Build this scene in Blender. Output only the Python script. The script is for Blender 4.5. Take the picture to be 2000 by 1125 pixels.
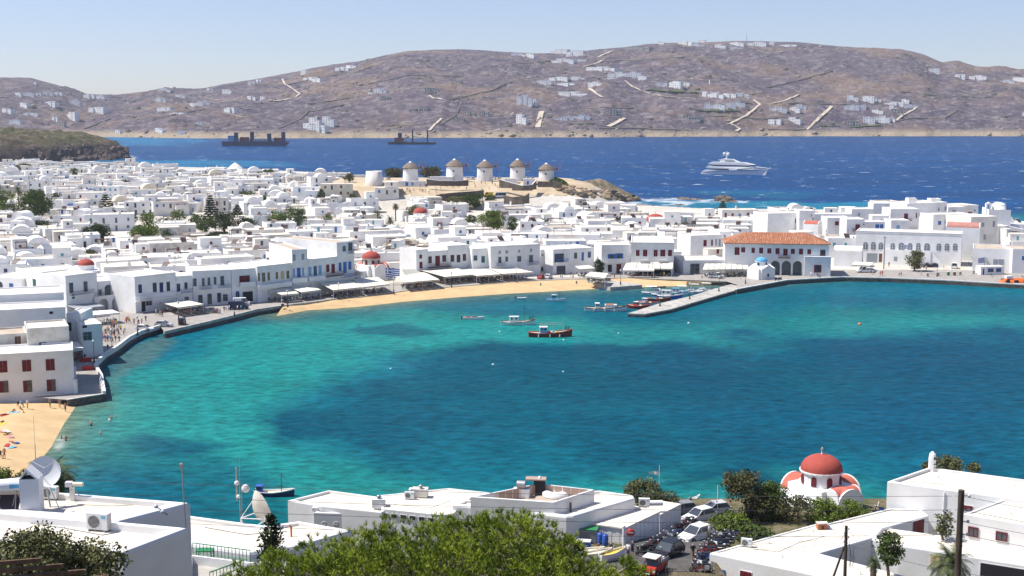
import bpy, math, random
import numpy as np
from mathutils import Vector, Matrix
rnd = random.Random(7)
SC = bpy.context.scene
for o in list(bpy.data.objects): bpy.data.objects.remove(o)
COL = SC.collection
# ---------------------------------------------------------------- camera, light, exposure
CAMZ = 52.0; FOC = 2500.0; TH = math.atan(342.5/2500.0)
CT, ST = math.cos(TH), math.sin(TH)
cam = bpy.data.cameras.new('camera'); cam.lens = 45.0; cam.sensor_width = 36.0
cam.clip_start = 0.5; cam.clip_end = 30000
camo = bpy.data.objects.new('camera', cam); COL.objects.link(camo)
camo.location = (0, 0, CAMZ); camo.rotation_euler = (math.pi/2-TH, 0, 0)
SC.camera = camo
SUNV = Vector((-0.62, 0.04, 1.0)).normalized()         # towards the sun
SEL = math.asin(SUNV.z); SAZ = math.atan2(SUNV.x, SUNV.y)
world = bpy.data.worlds.new("World"); SC.world = world; world.use_nodes = True
wn = world.node_tree.nodes; wl = world.node_tree.links
sky = wn.new('ShaderNodeTexSky'); sky.sky_type = 'NISHITA'; sky.sun_disc = False
sky.sun_elevation = SEL; sky.sun_rotation = SAZ
sky.air_density = 0.8; sky.dust_density = 0.4; sky.ozone_density = 3.0; sky.altitude = 0
wn['Background'].inputs[1].default_value = 0.109
skt = wn.new('ShaderNodeMix'); skt.data_type = 'RGBA'; skt.blend_type = 'MULTIPLY'; skt.inputs['Factor'].default_value = 1
skt.inputs['B'].default_value = (1.0, .925, 1.0, 1); wl.new(sky.outputs[0], skt.inputs['A'])
wl.new(skt.outputs['Result'], wn['Background'].inputs[0])
sl = bpy.data.lights.new('sun', 'SUN'); sl.energy = 4.9; sl.angle = math.radians(0.53); sl.color = (1, 0.955, 0.87)
slo = bpy.data.objects.new('sun', sl); COL.objects.link(slo); slo.location = (-200, 0, 400)
slo.rotation_euler = SUNV.to_track_quat('Z', 'Y').to_euler()
SC.view_settings.view_transform = 'Standard'; SC.view_settings.look = 'None'
SC.view_settings.gamma = 1; SC.view_settings.exposure = 0.42
SC.view_settings.use_curve_mapping = False
try:
 SC.cycles.use_denoising = True; SC.cycles.max_bounces = 8; SC.cycles.volume_bounces = 0
except Exception: pass
# ---------------------------------------------------------------- pixel geometry of the 2000 x 1125 view
def ray(px, py):
 u = (px-1000)/FOC; v = (562.5-py)/FOC
 return (u, CT+v*ST, -ST+v*CT)
def G(px, py, z=0.0):
 d = ray(px, py); t = (z-CAMZ)/d[2]
 return Vector((d[0]*t, d[1]*t, z))
def D(px, py, Y):
 d = ray(px, py); t = Y/d[1]
 return Vector((d[0]*t, Y, CAMZ+d[2]*t))
def proj(x, y, z):
 z = z-CAMZ; f = y*CT-z*ST; up = y*ST+z*CT
 return 1000+FOC*x/f, 562.5-FOC*up/f
# ---------------------------------------------------------------- numpy noise
def _h(ix, iy, s):
 n = (ix.astype(np.int64)*374761393+iy.astype(np.int64)*668265263+s*1442695041) & 0x7fffffff
 n = ((n ^ (n >> 13))*1274126177) & 0x7fffffff
 return ((n ^ (n >> 16)) & 0xffff)/65535.0
def vn(x, y, s=0):
 x = np.asarray(x, float); y = np.asarray(y, float)
 ix = np.floor(x); iy = np.floor(y); fx = x-ix; fy = y-iy
 fx = fx*fx*(3-2*fx); fy = fy*fy*(3-2*fy)
 a = _h(ix, iy, s); b = _h(ix+1, iy, s); c = _h(ix, iy+1, s); d = _h(ix+1, iy+1, s)
 return (a*(1-fx)+b*fx)*(1-fy)+(c*(1-fx)+d*fx)*fy
def fbm(x, y, o=4, s=0):
 t = 0; a = 0.5; n = 0
 for k in range(o):
  t = t+a*vn(x, y, s+k*17); n += a; a *= 0.5; x = x*2.03+11.3; y = y*2.03+5.7
 return t/n
def sstep(a, b, x):
 t = np.clip((x-a)/(b-a), 0, 1); return t*t*(3-2*t)
def sdist(px, py, poly):                # signed distance to a closed polygon, positive inside
 px = np.asarray(px, float); py = np.asarray(py, float)
 best = np.full(px.shape, 1e18); ins = np.zeros(px.shape, bool); n = len(poly)
 for i in range(n):
  ax, ay = poly[i][0], poly[i][1]; bx, by = poly[(i+1) % n][0], poly[(i+1) % n][1]
  ex, ey = bx-ax, by-ay; L = ex*ex+ey*ey+1e-9
  t = np.clip(((px-ax)*ex+(py-ay)*ey)/L, 0, 1)
  best = np.minimum(best, (px-ax-t*ex)**2+(py-ay-t*ey)**2)
  c = ((ay > py) != (by > py)) & (px < ex*(py-ay)/((by-ay) if by != ay else 1e-9)+ax)
  ins ^= c
 d = np.sqrt(best); return np.where(ins, d, -d)
# ---------------------------------------------------------------- materials
MATS = {}
def mat(name, col, rough=0.8, col2=None, scale=1.0, detail=4, bump=0.0, bscale=None, spec=0.3, metal=0, lo=0.35, hi=0.65,
  coord='Generated', stretch=None, trans=0, emit=None):
 m = bpy.data.materials.new(name); m.use_nodes = True; MATS[name] = m
 nt = m.node_tree; N = nt.nodes; L = nt.links; b = N['Principled BSDF']
 b.inputs['Base Color'].default_value = (*col, 1); b.inputs['Roughness'].default_value = rough
 b.inputs['Specular IOR Level'].default_value = spec; b.inputs['Metallic'].default_value = metal
 if trans: b.inputs['Subsurface Weight'].default_value = 0
 if col2 is not None or bump:
  g = N.new('ShaderNodeNewGeometry'); src = g.outputs['Position']
  mp = N.new('ShaderNodeMapping'); L.new(src, mp.inputs[0])
  if stretch: mp.inputs['Scale'].default_value = stretch
  nz = N.new('ShaderNodeTexNoise'); L.new(mp.outputs[0], nz.inputs['Vector'])
  nz.inputs['Scale'].default_value = scale; nz.inputs['Detail'].default_value = detail
  nz.inputs['Roughness'].default_value = 0.6
  if col2 is not None:
   r = N.new('ShaderNodeMapRange'); L.new(nz.outputs['Fac'], r.inputs['Value'])
   r.inputs['From Min'].default_value = lo; r.inputs['From Max'].default_value = hi
   mx = N.new('ShaderNodeMix'); mx.data_type = 'RGBA'
   L.new(r.outputs[0], mx.inputs['Factor'])
   mx.inputs['A'].default_value = (*col, 1); mx.inputs['B'].default_value = (*col2, 1)
   L.new(mx.outputs['Result'], b.inputs['Base Color'])
  if bump:
   nb = N.new('ShaderNodeTexNoise'); L.new(mp.outputs[0], nb.inputs['Vector'])
   nb.inputs['Scale'].default_value = bscale or scale*3; nb.inputs['Detail'].default_value = 3
   bp = N.new('ShaderNodeBump'); bp.inputs['Strength'].default_value = min(1, bump)
   bp.inputs['Distance'].default_value = bump if bump > 1 else 0.05*max(1, bump*4)
   L.new(nb.outputs['Fac'], bp.inputs['Height']); L.new(bp.outputs[0], b.inputs['Normal'])
 return m
mat('wall', (.82, .82, .82), .85, (.66, .64, .61), .3, 9, .2, 3, lo=.42, hi=.85)
mat('wall_warm', (.78, .75, .70), .85, (.62, .58, .52), .3, 6, .15, 3, lo=.4, hi=.75)
mat('wall_cream', (.72, .66, .54), .85, (.62, .55, .44), .4, 5)
mat('wall_aged', (.64, .62, .58), .9, (.40, .36, .31), .35, 8, .4, 2, lo=.45, hi=.7)
mat('wall_blue', (.42, .60, .74), .85, (.52, .66, .76), .4, 5)
mat('roof', (.78, .72, .62), .9, (.56, .49, .40), .22, 9, .1, 2, lo=.4, hi=.75)
mat('roof_white', (.83, .80, .74), .9, (.72, .67, .59), .2, 6, .1, 2, lo=.4, hi=.8)
mat('roof_tan', (.55, .46, .37), .9, (.42, .34, .27), .3, 6, .2, 2)
mat('roof_screed', (.78, .71, .61), .9, (.66, .59, .50), .35, 7, .1, 2, lo=.35, hi=.7)
mat('red_dome', (.42, .085, .065), .85, (.34, .065, .05), .8, 6, .2, 3)
mat('red_vault', (.52, .15, .105), .85, (.44, .12, .085), .8, 6, .2, 3)
mat('blue_dome', (.13, .42, .70), .6, (.10, .36, .62), .8, 5)
mat('tile', (.44, .19, .105), .85, (.28, .11, .06), 1.6, 6, .2, 3)
mat('tile_pale', (.52, .30, .19), .85, (.40, .21, .13), 1.6, 6, .2, 3)
mat('glass', (.05, .06, .08), .15, spec=.6)
mat('glass_grey', (.16, .18, .20), .25, spec=.6)
mat('dark', (.025, .025, .03), .7)
mat('shut_blue', (.05, .17, .48), .6, (.04, .13, .38), 2)
mat('shut_pale', (.20, .38, .62), .6)
mat('shut_navy', (.02, .035, .13), .6)
mat('shut_green', (.025, .11, .10), .6, (.02, .08, .07), 2)
mat('shut_red', (.17, .02, .028), .6, (.12, .016, .022), 2)
mat('shut_teal', (.12, .36, .38), .6)
mat('shut_grey', (.30, .33, .36), .6)
mat('shut_yellow', (.55, .45, .25), .6)
mat('wood', (.17, .10, .06), .8, (.09, .055, .035), 6, 5, .3, 10, stretch=(1, 1, .2))
mat('pole', (.13, .10, .08), .9, (.06, .045, .035), 5, 6, .5, 12, stretch=(1, 1, .12))
mat('metal', (.45, .46, .48), .4, metal=.6)
mat('metal_dark', (.09, .09, .10), .5)
mat('white_metal', (.75, .76, .77), .45)
mat('awning', (.78, .74, .63), .8, (.70, .66, .56), .5, 4)
mat('awning_white', (.80, .79, .76), .8, (.72, .71, .68), .5, 4)
mat('awning_grey', (.30, .32, .35), .8)
mat('paving', (.38, .355, .33), .9, (.28, .255, .235), .5, 8, .2, 3, lo=.35, hi=.7)
mat('asphalt', (.12, .115, .11), .9, (.075, .07, .068), .6, 8, .2, 6)
mat('concrete', (.52, .50, .46), .9, (.33, .31, .28), .6, 8, .3, 3)
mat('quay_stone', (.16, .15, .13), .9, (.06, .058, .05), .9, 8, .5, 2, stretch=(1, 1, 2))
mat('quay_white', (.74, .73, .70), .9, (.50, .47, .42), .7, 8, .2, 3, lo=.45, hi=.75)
mat('sand', (.62, .44, .24), .95, (.50, .34, .18), .25, 8, .3, 1.2, lo=.35, hi=.7)
mat('dry_earth', (.56, .45, .32), .95, (.42, .33, .22), .15, 8, .3, 1)
mat('rock', (.24, .19, .145), .9, (.08, .07, .06), .18, 9, 1.2, .5)
mat('scrub', (.10, .12, .04), .95, (.18, .15, .07), .3, 8, 1, 1)
mat('track', (.58, .50, .40), .95, (.50, .42, .33), .1, 5)
mat('skin', (.50, .28, .19), .6)
mat('hair', (.03, .02, .015), .7)
mat('tyre', (.02, .02, .02), .8)
mat('rim', (.4, .4, .42), .35, metal=.7)
mat('chrome', (.6, .6, .62), .25, metal=.9)
for n_, c_ in dict(white=(.78, .78, .77), silver=(.50, .51, .52), black=(.015, .015, .018), red=(.45, .03, .025), blue=(.03, .10, .42), yellow=(.75, .55, .05), navy=(.02, .03, .09), grey=(.22, .23, .25), orange=(.85, .16, .03), beige=(.55, .46, .36), brown=(.20, .10, .06), pink=(.65, .25, .28), teal=(.05, .30, .34), green=(.03, .22, .08), skyblue=(.16, .42, .62), cream=(.72, .66, .52), maroon=(.22, .03, .03)).items():
 mat('p_'+n_, c_, .35 if n_ in ('white', 'silver', 'black') else .5, spec=.5)
mat('light_lens', (.7, .7, .7), .15)
mat('needles', (.17, .24, .018), .6, (.06, .10, .011), .9, 4, spec=.2)
mat('needles_tip', (.36, .43, .04), .6, spec=.2)
mat('cypress', (.018, .035, .012), .8, (.035, .06, .018), .9, 4, spec=.15)
mat('olive', (.19, .19, .08), .7, (.07, .08, .03), 1.1, 4, spec=.2)
mat('leaf', (.095, .14, .028), .7, (.045, .07, .018), .8, 4, spec=.2)
mat('leaf_bright', (.17, .225, .035), .7, (.085, .125, .02), .8, 4, spec=.2)
mat('leaf_dark', (.035, .055, .022), .8, (.055, .075, .028), .5, 4, spec=.15)
mat('leaf_brown', (.14, .12, .055), .8, (.06, .075, .03), .7, 4, spec=.15)
mat('palm', (.045, .07, .022), .6, (.09, .11, .035), .9, 3, spec=.3)
mat('palm_dead', (.24, .16, .08), .9)
mat('bark', (.20, .155, .12), .9, (.10, .075, .055), 2, 5, .4, 6)
mat('twig', (.30, .25, .20), .9)
mat('stonewall', (.20, .165, .135), .95, (.11, .09, .075), .5, 8, .4, 2)
mat('thatch', (.16, .125, .10), .95, (.27, .22, .18), 1.6, 6, .6, 3)
mat('solar', (.05, .035, .04), .3, spec=.6)
mat('tank', (.42, .30, .24), .6)
mat('terracotta', (.45, .17, .08), .8)
# ---------------------------------------------------------------- mesh builder
class MB:
 def __init__(s): s.v = []; s.f = []; s.m = []; s.names = []; s.cur = 0; s.sm = []
 def mat(s, n):
  if n not in s.names: s.names.append(n)
  s.cur = s.names.index(n); return s
 def add(s, vs, fs, smooth=False):
  k = len(s.v); s.v.extend(tuple(p) for p in vs)
  for f in fs: s.f.append(tuple(i+k for i in f)); s.m.append(s.cur); s.sm.append(smooth)
 def box(s, x0, y0, z0, x1, y1, z1, m=None):
  if m: s.mat(m)
  s.add([(x0, y0, z0), (x1, y0, z0), (x1, y1, z0), (x0, y1, z0), (x0, y0, z1), (x1, y0, z1), (x1, y1, z1), (x0, y1, z1)],
              [(0, 3, 2, 1), (4, 5, 6, 7), (0, 1, 5, 4), (1, 2, 6, 5), (2, 3, 7, 6), (3, 0, 4, 7)]); return s
 def prism(s, poly, z0, z1, m=None, top=True):
  if m: s.mat(m)
  n = len(poly); a = sum(poly[i][0]*poly[(i+1) % n][1]-poly[(i+1) % n][0]*poly[i][1] for i in range(n))
  if a < 0: poly = poly[::-1]
  zz0 = z0 if hasattr(z0, '__len__') else [z0]*n; zz1 = z1 if hasattr(z1, '__len__') else [z1]*n
  fs = [(i, (i+1) % n, n+(i+1) % n, n+i) for i in range(n)]
  if top: fs += [tuple(range(n, 2*n)), tuple(range(n-1, -1, -1))]
  s.add([(p[0], p[1], zz0[i]) for i, p in enumerate(poly)]+[(p[0], p[1], zz1[i]) for i, p in enumerate(poly)], fs); return s
 def face(s, pts, m=None):
  if m: s.mat(m)
  s.add(pts, [tuple(range(len(pts)))]); return s
 def extr(s, prof, y0, y1, m=None):          # profile in (x, z) pushed along y
  if m: s.mat(m)
  n = len(prof)
  s.add([(p[0], y0, p[1]) for p in prof]+[(p[0], y1, p[1]) for p in prof],
              [(i, (i+1) % n, n+(i+1) % n, n+i) for i in range(n)]+[tuple(range(n-1, -1, -1)), tuple(range(n, 2*n))]); return s
 def tube(s, p, q, r, r2=None, n=6, m=None, smooth=True):
  if m: s.mat(m)
  p = Vector(p); q = Vector(q); r2 = r if r2 is None else r2
  d = (q-p); 
  if d.length < 1e-6: return s
  a = d.orthogonal().normalized(); b = d.normalized().cross(a)
  vs = []
  for c, rr in ((p, r), (q, r2)):
   for i in range(n):
    t = 2*math.pi*i/n; vs.append(c+a*math.cos(t)*rr+b*math.sin(t)*rr)
  s.add(vs, [(i, (i+1) % n, n+(i+1) % n, n+i) for i in range(n)], smooth)
  s.add(vs, [tuple(range(n-1, -1, -1)), tuple(range(n, 2*n))]); return s
 def lathe(s, prof, n=16, c=(0, 0, 0), m=None, a0=0, a1=2*math.pi, smooth=True):   # prof: (r, z)
  if m: s.mat(m)
  vs = []; full = abs(a1-a0-2*math.pi) < 1e-6; k = n if full else n+1
  for r, z in prof:
   for i in range(k):
    t = a0+(a1-a0)*i/n; vs.append((c[0]+r*math.cos(t), c[1]+r*math.sin(t), c[2]+z))
  fs = []
  for j in range(len(prof)-1):
   for i in range(n):
    i2 = (i+1) % k; fs.append((j*k+i, j*k+i2, (j+1)*k+i2, (j+1)*k+i))
  s.add(vs, fs, smooth); return s
 def ball(s, c, r, n=8, m=None, sq=(1, 1, 1)):
  if m: s.mat(m)
  vs = []; fs = []; k = n
  for j in range(n//2+1):
   ph = -math.pi/2+math.pi*j/(n//2)
   for i in range(k):
    t = 2*math.pi*i/k
    vs.append((c[0]+r*sq[0]*math.cos(ph)*math.cos(t), c[1]+r*sq[1]*math.cos(ph)*math.sin(t), c[2]+r*sq[2]*math.sin(ph)))
  for j in range(n//2):
   for i in range(k): fs.append((j*k+i, j*k+(i+1) % k, (j+1)*k+(i+1) % k, (j+1)*k+i))
  s.add(vs, fs, True); return s
 def mesh(s, name):
  me = bpy.data.meshes.new(name); me.from_pydata(s.v, [], s.f)
  for n in s.names: me.materials.append(MATS[n])
  me.polygons.foreach_set('material_index', s.m); me.polygons.foreach_set('use_smooth', s.sm)
  me.update(); return me
 def build(s, name, parent=None, loc=None, rotz=0):
  return link(name, s.mesh(name), parent, loc, rotz)
def link(name, data, parent=None, loc=None, rotz=0):
 o = bpy.data.objects.new(name, data); COL.objects.link(o)
 if parent is not None: o.parent = parent
 if loc is not None: o.location = loc
 if rotz: o.rotation_euler = (0, 0, rotz)
 return o
def tag(o, label, cat, group=None):
 o['label'] = label; o['category'] = cat
 if group: o['group'] = group
 return o
def thing(name, label, cat, loc=(0, 0, 0), rotz=0, group=None):
 o = link(name, None, None, loc, rotz); o.empty_display_size = 0.2
 return tag(o, label, cat, group)
def struct(name, me, kind='structure'):
 o = link(name, me) if not isinstance(me, bpy.types.Object) else me
 o['kind'] = kind; return o
def dup(root, loc, rotz=0, label=None, group=None, scale=None):
 r = root.copy(); COL.objects.link(r); r.location = loc; r.rotation_euler = (0, 0, rotz)
 if scale: r.scale = scale if hasattr(scale, '__len__') else (scale,)*3
 if label: r['label'] = label
 if group: r['group'] = group
 for ch in root.children:
  c = ch.copy(); COL.objects.link(c); c.parent = r
  for g in ch.children:
   d = g.copy(); COL.objects.link(d); d.parent = c
 return r
def npmesh(name, V, F, mats, attr=None, smooth=True, midx=None):
 me = bpy.data.meshes.new(name); V = np.asarray(V, np.float32); F = np.asarray(F, np.int32); k = F.shape[1]
 me.vertices.add(len(V)); me.vertices.foreach_set('co', V.ravel())
 me.loops.add(F.size); me.loops.foreach_set('vertex_index', F.ravel())
 me.polygons.add(len(F)); me.polygons.foreach_set('loop_start', np.arange(0, F.size, k, dtype=np.int32))
 me.polygons.foreach_set('loop_total', np.full(len(F), k, np.int32))
 me.polygons.foreach_set('use_smooth', np.full(len(F), smooth))
 for m in mats: me.materials.append(MATS[m])
 if midx is not None: me.polygons.foreach_set('material_index', np.asarray(midx, np.int32))
 me.update(calc_edges=True)
 if attr:
  for n, a in attr.items():
   if a.ndim == 1: at = me.attributes.new(n, 'FLOAT', 'POINT'); at.data.foreach_set('value', a.astype(np.float32))
   else:
    at = me.attributes.new(n, 'FLOAT_COLOR', 'POINT')
    c4 = np.ones((len(V), 4), np.float32); c4[:, :3] = a; at.data.foreach_set('color', c4.ravel())
 return me
def gridfaces(nr, nc):
 i = np.arange(nr-1)[:, None]*nc+np.arange(nc-1)[None, :]
 return np.stack([i, i+1, i+nc+1, i+nc], -1).reshape(-1, 4)
mat('vault_pink', (.50, .24, .20), .85, (.42, .19, .155), .8, 6, .2, 3)
mat('roof_near', (.74, .68, .59), .9, (.62, .56, .47), .30, 10, .12, 4, lo=.38, hi=.72)
# ---------------------------------------------------------------- coast lines and heights
def P0(l, z=0): return [tuple(G(x, y, z)[:2]) for x, y in l]
def PY(l): return [tuple(D(x, 400, Y)[:2]) for x, Y in l]
PROM_Z = 1.35
QUAY = [(132, 781), (207, 769), (201, 736), (190, 717), (193, 709), (208, 694), (231, 680), (254, 662), (277, 650), (314, 639),
  (322, 649), (400, 631), (450, 619), (500, 606), (560, 597), (620, 590), (660, 584), (700, 585-4), (800, 567), (900, 559), (1000, 551), (1100, 546),
  (1220, 543), (1340, 547), (1420, 550)]
PIER_A = [(1420, 550), (1450, 554), (1350, 579), (1226, 611)]
QUAY_R = [(1439, 565), (1510, 552), (1537, 547), (1625, 542), (1650, 541), (1740, 543), (1846, 547), (1934, 552), (2100, 561)]
WATER_E = [(540, 618), (600, 606), (700, 600), (800, 588), (900, 580), (1000, 573), (1100, 568), (1170, 564), (1276, 560), (1340, 558), (1420, 557), (1452, 556)]
TOWN = P0([(-500, 775), (132, 775), (190, 760), (182, 720), (200, 695), (310, 640), (450, 617), (660, 582), (900, 557), (1100, 545), (1340, 545), (1500, 548), (1650, 541), (1846, 546), (2100, 560), (2700, 590)], 1.3) \
 + PY([(2700, 560), (2300, 560), (2050, 560), (1960, 585), (1800, 612), (1660, 636), (1400, 640), (1290, 662), (1225, 684), (1150, 712), (1195, 735), (1262, 770), (1100, 790),
          (900, 800), (760, 850), (700, 930), (460, 1020), (300, 1060), (0, 1090), (-500, 1120)])
def zground(x, y):                      # the town ground
 x = np.asarray(x, float); y = np.asarray(y, float)
 d = sdist(x, y, TOWN)
 # distance behind the waterfront
 h = np.interp(y, [300, 380, 440, 520, 620, 760, 900, 1100], [1.3, 1.3, 1.8, 3.6, 5.5, 8.0, 9.0, 9.0])
 left = sstep(-150, -60, x)          # left quarter lies a little nearer the water
 h = h*left+(1-left)*np.interp(y, [200, 330, 400, 520, 620, 760, 900, 1100], [1.3, 1.3, 2.2, 4.0, 5.8, 8.0, 9.0, 9.0])
 r = sstep(10, 58, x)
 h = h*(1-r)+r*np.interp(y, [300, 400, 440, 500, 560, 600], [1.3, 1.3, 1.6, 3.6, 4.6, 5.0])
 # windmill hill
 hx = np.clip((np.abs(x+28)-58)/28, 0, 9); hy = np.clip((np.abs(y-675)-22)/34, 0, 9)
 h = h+(17.0-h)*np.clip(1-(hx**2+hy**2), 0, 1)
 # rocky point right of the mills
 q = sdist(x, y, PY([(1085, 690), (1150, 700), (1262, 766), (1240, 790), (1120, 790), (1060, 740)]))
 h = np.where(q > -20, np.maximum(h*0+np.clip(4+q*.42, 0, 13)+2.5*(fbm(x/9, y/9, 4, 3)-.5), np.where(x < 34, h, 0)), h)
 z = np.minimum(h, -1.2+np.maximum(d, -8)*0.8)
 return np.where(d < -8, -6, z)
SKYL = [(-900, 160), (-200, 150), (0, 150), (60, 153), (110, 165), (160, 185), (230, 186), (300, 177), (400, 172), (470, 158), (520, 150), (560, 143), (600, 135), (650, 128), (700, 122), (760, 108), (800, 101), (850, 99), (950, 99), (1050, 103), (1120, 102), (1170, 97), (1220, 92), (1260, 87), (1330, 85), (1400, 83), (1450, 81), (1550, 82), (1620, 87), (1700, 94), (1760, 98), (1800, 107), (1840, 123), (1870, 119), (1905, 131), (1950, 134), (2000, 140), (2300, 150), (2900, 190)]
RY = 4150.0
def shoreY(x):
 u = x/2889*2500+1000
 return np.interp(u, [-900, 150, 300, 480, 620, 1000, 1500, 2900], [2950, 2800, 2700, 2600, 2640, 2700, 2860, 2900])+25*(fbm(x/70, x*0+3, 3, 5)-.5)*2
_sx = np.array([D(p[0], p[1], RY).x for p in SKYL]); _sz = np.array([D(p[0], p[1], RY).z for p in SKYL])
def zfar(x, y):
 x = np.asarray(x, float); y = np.asarray(y, float)
 xr = x*RY/np.maximum(y, 10)
 s = shoreY(x*2889/np.maximum(y, 10)); t = (y-s)/(RY-s)
 R = np.interp(xr, _sx, _sz)
 tt = np.clip(t, 0, 1)
 prof = 0.80*tt**0.92+0.20*sstep(0, 1, tt)
 z = 7*sstep(0, .025, tt)+(R-7)*prof
 gl = np.abs(fbm(x/330, y/900, 3, 27)-.5)*-70
 n = gl+14+(fbm(x/260, y/260, 4, 21)-.5)*36+(fbm(x/60, y/60, 4, 22)-.5)*17+np.abs(fbm(x/26, y/20, 3, 23)-.5)*12
 rock = sstep(1050, 1300, x)*sstep(2700, 2960, y)*(1-sstep(2980, 3080, y))
 z = z+n*sstep(0, .10, tt)*(1-.80*sstep(.8, 1, tt))+rock*22*np.abs(fbm(x/40, y/18, 4, 9)-.25)
 z = np.where(t > 1, R-(t-1)*600, z)
 return np.where(t < 0, t*900-1, z)
HEAD = P0([(-500, 330), (0, 319), (60, 316), (130, 315), (190, 311), (252, 308), (215, 300), (170, 291)]) + PY([(140, 1750), (60, 1850), (-500, 1900)])
def zhead(x, y):
 x = np.asarray(x, float); y = np.asarray(y, float)
 d = sdist(x, y, HEAD)+16*(fbm(x/26, y/26, 4, 31)-.5)
 z = np.where(d > 0, 28*(1-np.exp(-np.maximum(d, 0)/(11+8*fbm(x/50, y/50, 3, 35)))), d*.6)
 z = z+(np.abs(fbm(x/20, y/20, 4, 32)-.5)*16-2)*sstep(0, 15, d)
 k = sstep(-560, -800, x)
 return z+k*10*sstep(20, 90, d)
def znear(x, y):
 x = np.asarray(x, float); y = np.asarray(y, float); u = x/np.maximum(y, 5)*2500+1000
 s = 161-15*sstep(120, 170, u)*(1-sstep(1020, 1100, u))+6*sstep(1480, 1520, u)*(1-sstep(1660, 1690, u)); yy = y-(s-161)*sstep(110, 140, y)
 z = np.interp(yy, [-20, 15, 45, 60, 85, 105, 118, 125, 131, 140, 150, 160.6, 161.4, 170, 185], [48, 40, 29, 22, 13, 10.2, 9.2, 8.3, 7.3, 5.3, 3.4, 2.5, -1.5, -2.5, -4])
 zr = np.interp(yy, [-20, 15, 45, 60, 85, 135, 140, 150, 160.6, 161.4, 170, 185], [48, 40, 27, 15, 7.5, 6.4, 5.3, 3.4, 2.5, -1.5, -2.5, -4])
 r = sstep(1420, 1450, u); z = z*(1-r)+zr*r
 zl = np.interp(y, [-20, 15, 45, 60, 85, 120, 150, 165, 178, 188, 200, 230], [46, 40, 29, 22, 13, 5, 1.8, .6, -1, -2, -3, -4])
 l = 1-sstep(95, 150, u); return z*(1-l)+zl*l
def near_beach(x, y):
 d = sdist(x, y, P0([(-500, 783), (150, 786), (147, 795), (136, 812), (126, 826), (108, 858), (101, 872), (82, 895), (66, 940), (40, 985), (-500, 1000)]))
 return np.clip(d*.16, -3, 1.2)
def ztop(x, y):
 z = max(float(zground(x, y)), float(znear(x, y)), float(near_beach(x, y)) if y < 240 else -9)
 if y > 1200: z = max(z, float(zfar(x, y)), float(zhead(x, y)))
 return z
def hit(px, py, y0=60, y1=4600):
 """first land point seen through a pixel"""
 d = ray(px, py); Ys = np.concatenate([np.arange(y0, 1150, 1.0), np.arange(1150, y1, 4.0)]); Ys = Ys[Ys >= y0]
 X = d[0]/d[1]*Ys; Z = CAMZ+d[2]/d[1]*Ys
 H = np.where(Ys < 260, np.maximum(znear(X, Ys), near_beach(X, Ys)), zground(X, Ys))
 H = np.maximum(H, np.where(Ys > 1200, np.maximum(zfar(X, Ys), zhead(X, Ys)), -9)); H = np.maximum(H, 0)
 k = np.argmax(Z <= H)
 if not (Z <= H).any(): return None
 return Vector((X[k], Ys[k], H[k]))
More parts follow.
